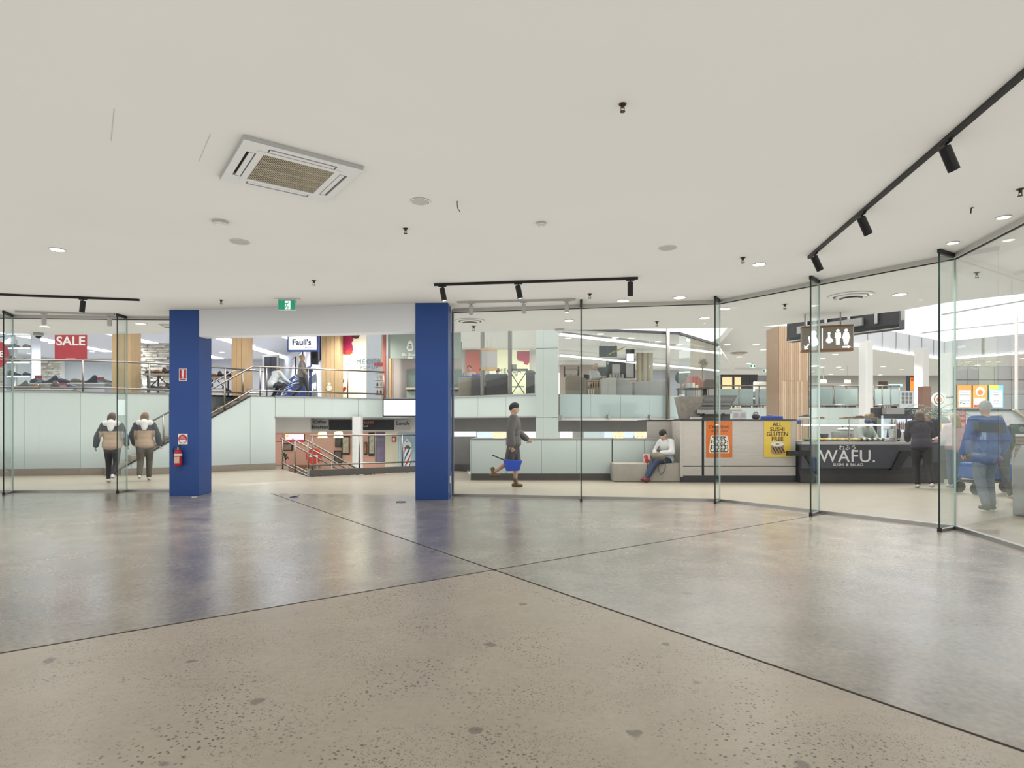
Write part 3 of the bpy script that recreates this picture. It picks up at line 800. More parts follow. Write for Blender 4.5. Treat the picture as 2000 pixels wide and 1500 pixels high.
# extinguisher
ex = XP(353, yf)
t = thing('fire_extinguisher', 'red fire extinguisher hung low on the blue column', 'fire extinguisher', (ex, yf - .085, ZP(909, yf)))
H = ZP(878, yf) - ZP(909, yf)
MB().lathe([(.05, 0), (.063, .006), (.066, .02), (.066, H - .07), (.06, H - .035), (.04, H - .01), (.024, H)], seg=24).build('cylinder', M_RED, t, smooth=True)
MB().lathe([(.0675, H - .115), (.0675, H - .075)], seg=24).build('white_band', M_PAPER, t, smooth=True)
me = MB()
for k in range(9):
    a0 = -PI / 2 - .75 + 1.5 * k / 9; a1 = -PI / 2 - .75 + 1.5 * (k + 1) / 9
    me.add([(.068 * math.cos(a0), .068 * math.sin(a0), .05), (.068 * math.cos(a1), .068 * math.sin(a1), .05), (.068 * math.cos(a1), .068 * math.sin(a1), H - .13), (.068 * math.cos(a0), .068 * math.sin(a0), H - .13)], [(0, 1, 2, 3)])
me.build('instruction_label', mat('extinguisher label', (226, 190, 170), .5, vary=.25, scale=60), t)
MB().lathe([(.02, H), (.022, H + .03), (.014, H + .05)], seg=12).build('valve', M_ALU, t)
MB().bar((-.012, 0, H + .045), (.06, -.02, H + .075), .02, .012).bar((-.012, 0, H + .03), (.055, -.02, H + .035), .02, .01).build('handle', M_BLACK, t)
MB().tube([(-.02, -.01, H + .03), (-.06, -.02, H + .06), (-.085, -.02, H), (-.078, -.01, H - .1), (-.074, -.01, H * .4)], .009, 8).build('hose', M_BLACK, t)
MB().bx(-.03, .03, .06, .085, H * .55, H * .8).build('wall_bracket', M_DARK, t)

# ---------------------------------------------------------------- bits left on the concrete
c = FL(573, 972)
t = thing('cable_offcut', 'small tangle of blue cable offcuts on the floor near the threshold', 'cable', tuple(c))
for pts in ([(-.07, 0, .006), (0, .02, .02), (.09, .06, .03)], [(-.05, -.03, .006), (.0, .01, .012), (.03, .09, .008)], [(.0, -.02, .006), (.05, .03, .018), (.08, .0, .006)]):
    MB().tube(pts, .006, 6).build('strand', mat('blue cable', (40, 66, 110), .5), t)
c = FL(779, 981)
t = thing('wire_loop', 'loop of thin dark wire lying on the floor by the blue column', 'wire', tuple(c))
MB().tube([(.07 * math.cos(k * .55) + k * .004, .09 * math.sin(k * .55), .006) for k in range(15)], .004, 6).build('coil', M_DARK, t)
c = FL(380, 971)
tag(MB().box((0, 0, .004), (.09, .03, .008), Euler((0, 0, .3)).to_matrix()).build('paper_scrap', M_PAPER, None, tuple(c)), 'white scrap lying at the foot of the extinguisher column', 'scrap')
# ---------------------------------------------------------------- handrails
def railing(name, label, lines, posts, cat='railing', r=.024, panes=()):
    t = thing(name, label, cat)
    for pts in lines: MB().tube(pts, r, 8).build('rail', M_STEEL, t, smooth=True)
    for p, q in posts: MB().tube([p, q], r * .95, 8).build('post', M_STEEL, t, smooth=True)
    for (p, q, z0, z1) in panes:
        p = Vector(p); q = Vector(q); L = (q - p).length; a = ang(p, q)
        MB().bx(0, L, -.005, .005, z0, z1).build('glass_panel', M_CLEAR2, t, (p.x, p.y, 0), a)
    return t
def v3(p, z): return Vector((p[0], p[1], z))
Z1, Z2 = 3.06, 2.33
def lerp2(p, q, t): return (p[0] + (q[0] - p[0]) * t, p[1] + (q[1] - p[1]) * t)
def atpx(p, q, px):
    k = (px - CX) / F_PX; d = (q[0] - p[0], q[1] - p[1])
    t = (k * p[1] - p[0]) / (d[0] - k * d[1]); return lerp2(p, q, t)
B = [(-19, 14.7), (-15.5, 15.7), (-11.45, 16.3), (-9.55, 17.2), (-8.0, 19.4), tuple(ST + SN * 1.45)]
pl = [v3(p, Z1) for p in B]; pl2 = [v3(p, Z2) for p in B]
po = [atpx(B[1], B[2], 24), atpx(B[2], B[3], 162), atpx(B[2], B[3], 292), atpx(B[3], B[4], 440)]
railing('terrace_railing', 'steel terrace railing in front of the shoe window, left of the stair', [pl, pl2], [(v3(p, ZT), v3(p, Z1)) for p in po],
        panes=[(atpx(B[1], B[2], 30), atpx(B[2], B[3], 155), ZT + .16, Z1 - .08), (atpx(B[2], B[3], 168), atpx(B[2], B[3], 285), ZT + .16, Z1 - .08)])
# stair handrail climbing then running along the fascia edge
s_lo = S0 + SD * (t0 + .55); s_hi = S0 + SD * 3.2
f0 = tuple(S1); f1 = (-4.25, 20.15)
def zst(t): return max(0, (t - t0) * SLOPE)
up1 = [v3(S0 + SD * (t0 + .8), zst(t0 + .8) + .8), v3(S0 + SD * 3.22, ZT + .86), v3(f0, ZT + .88), v3(f1, ZT + .90)]
up2 = [v3(S0 + SD * (t0 + .8), zst(t0 + .8) + .10), v3(S0 + SD * 3.2, ZT + .16), v3(f0, ZT + .16), v3(f1, ZT + .16)]
posts = []
for tt in (.9, 2.45):
    p = S0 + SD * tt; posts.append((v3(p, zst(tt)), v3(p, zst(tt) + .8)))
for px in (508, 521):
    p = atpx(tuple(ST), f0, px); posts.append((v3(p, ZT), v3(p, ZT + .86)))
for px in (602, 679, 750):
    p = atpx(f0, f1, px); posts.append((v3(p, ZT), v3(p, ZT + .89)))
railing('stair_railing', 'steel handrail climbing the terrace stair and continuing above the green fascia', [up1, up2], posts,
        panes=[(atpx(f0, f1, a + 4), atpx(f0, f1, b - 4), ZT + .2, ZT + .8) for a, b in ((540, 602), (602, 679), (679, 750))])
# far handrail of stair
o1 = [v3(S0 + SD * (t0 + .8) + SN * 1.35, zst(t0 + .8) + .8), v3(S0 + SD * 3.0 + SN * 1.35, ZT + .8), v3(S0 + SD * 3.3 + SN * 1.35, ZT + .84)]
railing('stair_wall_rail', 'steel handrail fixed along the wall side of the terrace stair', [o1], [(o1[2] - Vector((0, 0, .84)), o1[2])])

# ---------------------------------------------------------------- sunken stair, kerb and railings
sd = thing('stair_down', 'dark steps descending to the sunken cafe', 'stair', (N0.x, N0.y, 0), ang((0, 0), US), kind='structure')
for i in range(8):
    MB().bx(.29 * i, .29 * i + .31, .12, 3.7, LZ - .0, -.17 * (i + 1) + .0).build('step', mat('dark stair tread', (96, 88, 76), .5, vary=.08, scale=8), sd)
MB().bx(-.02, .0, 0, 3.7, -.3, -.004).build('riser', M_STONE, sd)
ku = MB().bx(0, 3.4, 0, .13, 0, .17).build('kerb', mat('dark granite kerb', (112, 108, 102), .5, vary=.1, scale=30), None, (N0.x, N0.y, 0), ang((0, 0), US), bevel=.006)
tag(ku, 'dark granite kerb edging the sunken stairwell', 'kerb')
MB().bx(-.025, .0, -.005, .14, 0, .17).build('end_plate', M_GREYL, ku)
def usv(t, s, z): p = N0 + US * t + VS * s; return Vector((p.x, p.y, z))
railing('kerb_railing', 'steel guard railing standing on the dark kerb', [[usv(.02, .07, 1.05), usv(3.4, .07, 1.05)], [usv(.08, .07, .29), usv(3.4, .07, .29)]],
        [(usv(t, .07, .17), usv(t, .07, 1.05)) for t in (.1, 1.33, 2.55)], panes=[(tuple(usv(a, .07, 0))[:2], tuple(usv(b, .07, 0))[:2], .33, .98) for a, b in ((.2, 1.25), (1.42, 2.47), (2.62, 3.35))])
for s, lab in ((3.45, 'steel stair handrail farthest from the kerb, against the green wall'), (1.75, 'steel centre handrail of the sunken stair'), (.22, 'steel stair handrail beside the kerb railing')):
    z0 = .94
    ls = [[usv(-.05, s, z0), usv(2.6, s, z0 - 2.65 * .585)], [usv(-.02, s, .2), usv(2.6, s, .2 - 2.62 * .585)]]
    railing('sunken_stair_rail', lab, ls, [(usv(t, s, 0 - max(0, t) * .585 - (.17 if t > .1 else 0)), usv(t, s, z0 - t * .585)) for t in (.02, 1.05, 2.1)])
# ---------------------------------------------------------------- sunken cafe
tag(MB().bx(-2.6, 8, 24.9, 25.2, LZ, 1.6).build('wall_cafe_back_pale', mat('pale lower wall', (226, 222, 212), .6)), 'pale back wall of the lower level behind the lit windows', 'wall', kind='structure')
wsx = MB().bx(-12, -2.6, 25.0, 25.2, LZ, 1.6).build('wall_cafe_back', M_SALMON)
tag(wsx, 'salmon pink back wall of the sunken cafe', 'wall', kind='structure')
tag(MB().bx(XP(520, 20.2), XP(606, 20.2), 20.2, 20.3, ZP(845, 20.2), 1.6).build('wall_cafe_header', M_WARMW), 'plain warm white header over the sunken cafe opening', 'wall', kind='structure')
tag(MB().bx(XP(606, 20.9), XP(900, 20.9), 21.0, 21.1, ZP(843, 21), 1.6).build('wall_cafe_signband', M_WARMW), 'white sign band above the sunken cafe', 'wall', kind='structure')
cc = thing('column', 'white column between the two dark cafe sign boards', 'column', (XP(698.5, 19.6), 19.6, LZ))
MB().bx(-.14, .14, -.14, .14, 0, 1.6 - LZ).build('shaft', M_WHITE, cc, bevel=.01)
YS = 20.6
def board(px0, px1, py0, py1, label, m, Y=YS, name='sign_board', cat='sign', th=.05, rz=0):
    x0, x1 = XP(px0, Y), XP(px1, Y); z1, z0 = ZP(py0, Y), ZP(py1, Y)
    t = thing(name, label, cat, ((x0 + x1) / 2, Y, (z0 + z1) / 2), rz)
    MB().bx(-(x1 - x0) / 2, (x1 - x0) / 2, -th / 2, th / 2, -(z1 - z0) / 2, (z1 - z0) / 2).build('board', m, t)
    if name in ('sign_board', 'menu_screen') and Y < 24:
        for sx in (-1, 1): MB().tube([(sx * (x1 - x0) * .35, 0, (z1 - z0) / 2), (sx * (x1 - x0) * .35, 0, 1.6 - (z0 + z1) / 2)], .01, 6).build('hanger', M_ALU, t)
    return t, (x1 - x0) / 2, (z1 - z0) / 2
t, a, b = board(607, 642, 819, 840, 'silver sign reading Coffee Breakfast', mat('silver sign face', (178, 176, 170), .4))
text('Coffee', .16, M_TEXTK, t, (0, -.03, .09), shear=.15); text('Breakfast', .155, M_TEXTK, t, (0, -.03, -.09), shear=.15)
MB().bx(-a - .02, a + .9, -.06, .06, b, b + .05).build('top_rail', M_ALU, t)
board(643, 690, 820, 840, 'blank dark sign board between the coffee sign and the white column', M_DARK)
t, a, b = board(707, 770, 820, 840, 'dark sign board with small orange lettering', M_DARK)
text('MARRY', .12, mat('orange lettering', (232, 150, 92), .5), t, (-a + .02, -.03, .08), align='LEFT'); text('Food', .09, M_TEXTW, t, (-a + .02, -.03, -.04), align='LEFT')
t, a, b = board(771, 801, 821, 840, 'silver sign reading Lunch', MATS['silver sign face'])
text('Lunch', .18, M_TEXTK, t, (0, -.03, .06), shear=.15)
# pendant lamps
for px, lab in ((630, 'glowing cream pendant lamp over the coffee counter, nearer the stair wall'), (661, 'glowing cream pendant lamp over the coffee counter, nearer the white column')):
    Y = 21.8
    t = thing('pendant_lamp', lab, 'lamp', (XP(px, Y), Y, ZP(849, Y)))
    MB().lathe([(.11, .11), (.15, .06), (.115 + .05, -.11), (.16, -.115), (.10, .1)], seg=18).build('shade', glow('lit lampshade', (255, 226, 160), 1.6), t, smooth=True)
    MB().tube([(0, 0, .1), (0, 0, 1.6 - ZP(849, Y))], .006, 6).build('cord', M_BLACK, t)
    MB().ell((0, 0, -.05), (.05, .05, .05)).build('bulb', M_LAMP, t)
# menu televisions
for k, (a, b, lab, col) in enumerate(((539, 553, 'dim cafe menu screen beside the stair wall', (150, 110, 96)), (557, 595, 'bright cafe menu screen with red banner', (232, 206, 214)))):
    t, hw, hh = board(a, b, 847, 863, lab, M_BLACK, 23.5, 'menu_screen', 'screen')
    MB().bx(-hw * .95, hw * .95, -.03, -.026, -hh * .9, hh * .9).build('display', glow('menu screen %d' % k, col, .9), t)
    if k: MB().bx(-hw * .95, hw * .95, -.033, -.0305, -hh * .9, -hh * .45).build('banner', glow('menu banner', (196, 40, 70), .8), t); MB().disc((-hw * .75, hh * .45), hh * .35, -.033, -.0305, 14).build('badge', glow('menu badge', (240, 200, 60), .8), t)
# framed pictures on the salmon wall
PICS = [(552, 572, 866, 880, 'small dark framed picture left of the menu screens'), (655, 667, 856, 874, 'small framed photo above the stair handrails'), (668, 683, 850, 888, 'tall dark framed portrait left of the white column'),
        (653, 668, 880, 905, 'framed picture low behind the handrails'), (711, 717, 864, 888, 'narrow brown framed print right of the white column'), (720, 733, 845, 890, 'large oval portrait in a dark frame')]
for i, (a, b, c0, c1, l) in enumerate(PICS):
    Y = 24.965
    t, hw, hh = board(a, b, c0, c1, l, mat('dark frame', (58, 44, 36), .5), Y, 'framed_picture', 'picture', .06)
    MB().bx(-hw * .74, hw * .74, -.036, -.031, -hh * .8, hh * .8).build('print', mat('print %d' % i, [(150, 130, 110), (90, 84, 70), (196, 178, 150), (110, 96, 80), (176, 120, 80), (190, 182, 160)][i], .6, vary=.3, scale=9), t)
# purple doorway reflection painted as a panel, blue barber wall and pole
t, hw, hh = board(735, 752, 843, 905, 'tall purple panel painted as the doorway reflection beside the cafe passage', mat('purple panel', (110, 98, 122), .5, vary=.2, scale=4), 23.0, 'doorway_reflection', 'poster')
MB().bx(-hw - .05, -hw, -.04, .04, -hh, hh).build('edge_trim', M_ALU, t)
tag(MB().bx(XP(752, 24), XP(778, 24), 24.0, 24.1, LZ, 1.6).build('wall_cafe_cream', mat('cream wall', (226, 216, 188), .6)), 'cream wall strip between the purple panel and the barber wall', 'wall', kind='structure')
t, hw, hh = board(766, 773, 853, 863, 'small red fire sign on the cream wall', M_RED, 23.97, 'fire_sign', 'sign')
MB().bx(-hw * .5, hw * .5, -.03, -.026, -hh * .5, hh * .6).build('symbol', M_PAPER, t)
tag(MB().bx(XP(777, 22.5), XP(812, 22.5), 22.5, 22.6, LZ, 1.55).build('wall_barber', mat('barber blue wall', (170, 190, 198), .6)), 'grey-blue barber shop wall by the right blue column', 'wall', kind='structure')
Y = 21.5
t = thing('barber_pole', 'red white and blue striped barber pole', 'barber pole', (XP(796, Y), Y, ZP(916, Y)))
hgt = ZP(876, Y) - ZP(916, Y)
MB().lathe([(.12, -.06), (.13, 0), (.11, .03)], seg=16).build('base', M_STEEL, t)
MB().lathe([(.11, hgt), (.12, hgt + .03), (.06, hgt + .1), (.01, hgt + .12)], seg=16).build('cap', M_STEEL, t)
MB().tube([(0, 0, -.06), (0, 0, LZ - ZP(916, Y))], .03, 8).build('stand', M_STEEL, t)
mb = MB(); n = 10; seg = 20
for i in range(n):
    for k in range(seg):
        z0_, z1_ = hgt * i / n, hgt * (i + 1) / n
        vs = []
        for zz, kk in ((z0_, k), (z0_, k + 1), (z1_, k + 1), (z1_, k)):
            a_ = 2 * PI * (kk + zz / hgt * 12) / seg
            vs.append((.105 * math.cos(a_), .105 * math.sin(a_), zz))
        mb.add(vs, [(0, 1, 2, 3)], m=[0, 0, 1, 1, 1, 2, 2, 1, 1, 1][k % 10])
mb.build('striped_cylinder', [M_RED, M_PAPER, mat('barber blue', (44, 70, 140), .4)], t)
Y = 22.3
t = thing('wall_emblem', 'white drawn barber emblem on the grey-blue wall', 'emblem', (XP(795, Y), Y, ZP(870, Y)))
MB().disc((0, 0), .17, -.01, 0, 24).build('round', mat('emblem line', (214, 224, 226), .6), t)
MB().slab([(-.22, -.12), (.22, -.12), (.14, -.2), (-.14, -.2)], -.01, 0).disc((0, .19), .06, -.01, 0, 12).build('ribbon', MATS['emblem line'], t)
# red round sign and cafe furniture
Y = 22.6
t = thing('round_sign', 'round red sign leaning low behind the stair handrails', 'sign', (XP(613, Y), Y, ZP(891, Y)))
MB().disc((0, 0), .30, -.02, .02, 28).build('disc', mat('red round sign', (206, 60, 44), .5), t)
MB().bx(-.16, .16, -.025, -.021, -.03, .03).build('white_bar', M_PAPER, t)
M_RATT = mat('grey rattan', (150, 140, 128), .7, vary=.2, scale=40)
def chair(name, mseat, mleg):
    t = thing(name, 'x', 'chair')
    MB().bx(-.22, .22, -.22, .22, .43, .47).build('seat', mseat, t, bevel=.01)
    MB().bx(-.22, .22, .19, .23, .6, .92).build('backrest', mseat, t, bevel=.01)
    for sx in (-1, 1):
        for sy in (-1, 1):
            MB().tube([(sx * .2, sy * .2, 0), (sx * .2, sy * .2, .44 if sy < 0 else .9)], .016, 6).build('leg', mleg, t)
    return t
c0 = chair('cafe_chair', M_RATT, M_ALU)
spots = [(547, 23.2, .4, 'grey cafe chair below the menu screens, nearer the stair wall'), (570, 22.5, -.3, 'grey cafe chair below the bright menu screen'), (597, 23.2, .2, 'grey cafe chair next to the round red sign'), (645, 22.9, 2.6, 'grey cafe chair half hidden behind the handrails')]
for i, (px, Y, rz, l) in enumerate(spots):
    o = c0 if i == 0 else dup(c0, (0, 0, 0), 0)
    o.location = (XP(px, Y), Y, LZ); o.rotation_euler = (0, 0, rz); o['label'] = l
t = thing('cafe_counter', 'timber cafe counter with photo panels under the menu screens', 'counter', (XP(572, 23.9), 23.9, LZ))
MB().bx(-1.0, 1.0, -.3, .3, 0, 1.05).build('body', mat('counter photo panel', (170, 140, 122), .6, vary=.3, scale=3), t)
MB().bx(-1.05, 1.05, -.34, .34, 1.05, 1.1).build('worktop', M_WALNUT, t)
def plant(name, label, loc, h, n, spread, leafw=.03, group=None, m=None, trunk=True, pot=None):
    t = thing(name, label, 'plant', loc, group=group)
    m = m or mat('plant green', (70, 98, 66), .5, vary=.2, scale=10)
    if pot: MB().lathe([(pot * .7, 0), (pot, pot * 1.6), (pot * .9, pot * 1.6), (pot * .85, pot * 1.5)], seg=16).build('pot', M_DARK2, t)
    z0 = pot * 1.5 if pot else 0
    if trunk: MB().tube([(0, 0, z0 * .9), (.01, 0, z0 + (h - z0) * .6)], .012, 6).build('stem', mat('stem brown', (96, 82, 60), .7), t)
    for i in range(n):
        a = i * 2.4; r = spread * (.6 + .4 * random.random()); zz = z0 + (h - z0) * (.45 + .45 * random.random())
        pts = [Vector((0, 0, zz * .75)), Vector((r * .5 * math.cos(a), r * .5 * math.sin(a), zz + .1 * h)), Vector((r * math.cos(a), r * math.sin(a), zz + (random.random() - .5) * .2 * h))]
        d = Vector((-math.sin(a), math.cos(a), 0)) * leafw
        mb = MB(); mb.add([pts[0] - d * .3, pts[0] + d * .3, pts[1] + d, pts[1] - d, pts[2] + d * .1, pts[2] - d * .1], [(0, 1, 2, 3), (3, 2, 4, 5)])
        mb.add([p + Vector((0, 0, -.004)) for p in (pts[0] - d * .3, pts[0] + d * .3, pts[1] + d, pts[1] - d, pts[2] + d * .1, pts[2] - d * .1)], [(3, 2, 1, 0), (5, 4, 2, 3)])
        mb.build('leaf', m, t)
    return t
plant('potted_plant', 'dark leafy plant on the cafe counter', (XP(557, 23.9), 23.9, LZ + 1.1), .55, 9, .22, .05)
plant('potted_plant', 'leafy plant below the large oval portrait', (XP(721, 23.2), 23.2, LZ), 1.1, 10, .35, .06, pot=.16)

# ---------------------------------------------------------------- shoe shop on the terrace
tag(MB().bx(-30, -5.6, 34, 34.2, ZT, 5.02).build('wall_shoe_shop_back', M_ASHBLUE), 'cool white back wall of the shoe shop', 'wall', kind='structure')
tag(MB().bx(-26, -25.8, 19, 34, ZT, 5.02).build('wall_shoe_shop_left', M_ASHBLUE), 'cool white side wall of the shoe shop', 'wall', kind='structure')
def timber_col(px0, px1, Y, label, n=4, z0=ZT, z1=5.0, m=M_OAK, rz=0):
    x0, x1 = XP(px0, Y), XP(px1, Y); wd = (x1 - x0) / n
    t = thing('timber_column', label, 'column', ((x0 + x1) / 2, Y + .25, z0), rz)
    MB().bx(x0 - (x0 + x1) / 2 + .01, x1 - (x0 + x1) / 2 - .01, -.2, .25, 0, z1 - z0).build('core', M_WALNUT, t)
    for i in range(n):
        xx = x0 - (x0 + x1) / 2 + wd * i
        MB().bx(xx + .004, xx + wd - .004, -.25, -.2, 0, z1 - z0).build('board', m, t)
    MB().bx(x1 - (x0 + x1) / 2 - .012, x1 - (x0 + x1) / 2 + .002, -.245, .25, 0, z1 - z0).build('side_board', m, t)
    return t
timber_col(218.5, 256, 18.6, 'pale oak column beside the SALE poster', 3)
timber_col(452, 481, 20.0, 'pale oak column left of the shoe shop sign', 3)
timber_col(628, 662, 20.8, 'pale oak column between the shoe shop and the cream shopfront', 4)
# stone feature walls: thin ledge stones
def stonewall(px0, px1, py0, Y, label):
    x0, x1 = XP(px0, Y), XP(px1, Y); z1 = ZP(py0, Y)
    t = thing('stone_wall', label, 'wall', ((x0 + x1) / 2, Y, ZT))
    hw = (x1 - x0) / 2
    MB().bx(-hw, hw, 0, .2, 0, z1 - ZT).build('core', M_GREYL, t)
    mb = MB(); z = 0
    while z < z1 - ZT - .05:
        hh = .035 + .05 * random.random(); x = -hw
        while x < hw - .05:
            ll = min(.12 + .35 * random.random(), hw - x)
            mb.bx(x + .004, x + ll - .004, -.015 - .05 * random.random(), .0, z + .003, z + hh - .003, m=random.choice((0, 0, 1, 2)))
            x += ll
        z += hh
    o = mb.build('ledge_stones', [mat('ledge stone pale', (214, 210, 202), .8), mat('ledge stone cream', (204, 194, 176), .8), mat('ledge stone grey', (176, 172, 166), .8)], t)
    o['kind'] = 'stuff'
stonewall(268, 345, 670, 22.5, 'pale ledgestone feature wall behind the display table, right of the oak column')
stonewall(80, 119, 702, 23.5, 'pale ledgestone feature panel behind the shoe window')
stonewall(-40, 26, 662, 24, 'pale ledgestone panel behind the round SALE sticker')
# shop ceiling lights
def strip(p, q, wd, label, m=M_COOL, name='ceiling_light', h=.05):
    p = Vector(p); q = Vector(q); t = thing(name, label, 'ceiling light', tuple((p + q) / 2), ang(p, q))
    L = (q - p).length
    MB().bx(-L / 2 - .02, L / 2 + .02, -wd / 2 - .02, wd / 2 + .02, -.02, 0).build('housing', M_WHITE, t)
    MB().bx(-L / 2, L / 2, -wd / 2, wd / 2, -h, -.02).build('diffuser', m, t)
    return t
strip((-16, 22, 5.02), (-16, 33, 5.02), .5, 'long cool linear light over the left of the shoe shop')
strip((-12.2, 22, 5.02), (-12.2, 33, 5.02), .5, 'long cool linear light over the middle of the shoe shop')
strip((-9.2, 23, 5.02), (-9.2, 33, 5.02), .6, 'long cool linear light over the shoe racks')
strip((-20, 21, 5.02), (-20, 30, 5.02), .5, 'long cool linear light at the far left of the shoe shop')
for i, (px, py) in enumerate(((58, 690), (180, 687), (262, 656), (258, 665), (434, 688), (494, 674), (100, 670))):
    downlight(px, py, 'small cool downlight in the shoe shop ceiling ' + ['near the left wall', 'beside the SALE poster', 'over the stone wall, nearer', 'over the stone wall, farther', 'left of the second oak column', 'left of the shop sign', 'behind the SALE poster'][i], .12, M_COOL, 5.02)
# SALE posters
M_SALER = mat('sale crimson', (178, 40, 62), .5)
t, hw, hh = board(107, 170, 654, 702, 'hanging red poster reading SALE in white', M_SALE, 18.3, 'sale_poster', 'poster', .01)
text('SALE', hh * 1.0, M_TEXTW, t, (0, -.008, hh * .46), bold=.008, depth=.002, sx=1.12)
MB().bx(-hw * .3, hw * .3, -.008, -.0055, -hh * .93, -hh * .88).build('small_print', mat('sale small print', (222, 150, 150), .6), t)
for sx in (-1, 1): MB().tube([(sx * hw * .8, 0, hh), (sx * hw * .8, 0, 5.02 - t.location.z)], .004, 5).build('hanging_wire', M_ALU, t)
Y = 18.0
t = thing('sale_sticker', 'round crimson SALE sticker at the left edge of the picture', 'sticker', (XP(-9, Y), Y, ZP(692, Y)))
R_ = 27 / F_PX * Y
MB().disc((0, 0), R_, -.008, 0, 40).build('disc', M_SALER, t)
text('SALE', R_ * .62, M_TEXTW, t, (-R_ * .05, -.010, 0), bold=.006, depth=.002)
tag(MB().bx(-.8, 1.0, 0, .03, ZT, 4.95).build('window_shoe_left', M_CLEAR2, None, (XP(-9, Y), Y + .02, 0)), 'clear shop window behind the round SALE sticker', 'shop window', kind='structure')
t, hw, hh = board(0, 21, 655, 659, 'blue sign strip high in the shoe shop', M_BLUE2, 25, 'sign_strip', 'sign')
# display benches, shelves, shoes
def shoe_proto(name, m1, m2, boot):
    t = thing(name, 'x', 'shoe')
    mb = MB(); L = .28; secs = [(-.14, .035, .05), (-.10, .043, .085 if not boot else .15), (-.06, .043, .09 if not boot else .155), (-.0, .041, .075 if not boot else .095), (.06, .045, .055), (.11, .042, .045), (.14, .025, .032)]
    n = 8; vs = []; fs = []
    for (x, wd, h) in secs:
        for k in range(n):
            a = 2 * PI * k / n; vs.append((x, wd * math.cos(a), .014 + h / 2 + h / 2 * math.sin(a)))
    for i in range(len(secs) - 1):
        for k in range(n):
            k2 = (k + 1) % n; fs.append((i * n + k, i * n + k2, (i + 1) * n + k2, (i + 1) * n + k))
    fs.append(tuple(range(n))[::-1]); fs.append(tuple((len(secs) - 1) * n + k for k in range(n)))
    mb.add(vs, fs).build('upper', m1, t, smooth=True)
    MB().prism([(-.145, -.03), (-.1, -.042), (0, -.036), (.08, -.045), (.14, -.022), (.14, .022), (.08, .045), (0, .036), (-.1, .042), (-.145, .03)], 0, .018).build('sole', m2, t)
    return t
SH = [shoe_proto('shoe', mat('navy leather', (52, 60, 92), .5), M_DARK, False), shoe_proto('ankle_boot', mat('dark brown leather', (78, 64, 58), .5), M_BLACK, True),
      shoe_proto('shoe', mat('grey suede', (136, 128, 120), .8), M_PAPER, False), shoe_proto('ankle_boot', mat('navy suede', (44, 52, 84), .7), M_DARK, True), shoe_proto('shoe', mat('tan leather', (150, 104, 72), .5), M_DARK, False)]
USED = [False] * len(SH)
def place_shoe(k, loc, rz, label, group, s=1.0):
    if USED[k]: o = dup(SH[k], loc, rz)
    else: o = SH[k]; USED[k] = True; o.location = loc; o.rotation_euler = (0, 0, rz)
    o.scale = (s, s, s); o['label'] = label; o['group'] = group; return o
def shelfbench(px0, px1, ztop, Y, depth, label, zb=ZT):
    x0, x1 = XP(px0, Y), XP(px1, Y)
    t = thing('display_bench', label, 'display bench', ((x0 + x1) / 2, Y, zb)); hw = (x1 - x0) / 2
    MB().bx(-hw, hw, -depth / 2, depth / 2, ztop - zb - .04, ztop - zb).build('top', M_WHITE, t)
    MB().bx(-hw + .05, hw - .05, -depth / 2 + .05, depth / 2, 0, ztop - zb - .04).build('body', M_ASHBLUE, t)
    return t, (x0, x1)
for (px0, px1, ztop, Y, lab, n, ks, l2) in ((28, 150, ZP(760, 18.4), 18.4, 'low white shoe display bench in the window', 5, (1, 4, 2, 1, 0), 'on the low white window bench'),
                                         (60, 215, ZP(749, 19.0), 19.0, 'raised white shoe display bench in the window', 6, (0, 3, 0, 2, 3, 2), 'on the raised white window bench')):
    t, (x0, x1) = shelfbench(px0, px1, ztop, Y, .45, lab)
    for i in range(n):
        x = x0 + (x1 - x0) * (i + .6) / n
        nm = ['navy shoe', 'brown boot', 'grey suede shoe', 'navy boot', 'tan shoe'][ks[i]]
        place_shoe(ks[i], (x, Y, ztop), random.uniform(-.5, .3) + (PI if random.random() < .3 else 0), ['first', 'second', 'third', 'fourth', 'fifth', 'sixth'][i] + ' shoe, a ' + nm + ', from the left ' + l2, 'shoes in the shop window', 1.6)
for px, Y, zt, l in ((75, 18.95, ZP(733, 18.95), 'grey and red price card on the raised window bench'), (196, 18.95, ZP(737, 18.95), 'red and blue price card near the oak column'), (123, 18.35, ZP(748, 18.35), 'red and white price card on the low window bench')):
    zb = ZP(749, 19.0) if Y > 18.8 else ZP(760, 18.4)
    t = thing('price_card', l, 'card', (XP(px, Y), Y, zb))
    MB().bx(-.11, .11, -.004, .004, 0, zt - zb).build('card', M_SALE, t)
    MB().bx(-.1, .1, -.008, -.0045, .03, (zt - zb) * .6).build('print', mat('card blue', (120, 150, 178), .6), t)
    MB().bx(-.05, .05, .004, .06, 0, .01).build('foot', M_ALU, t)
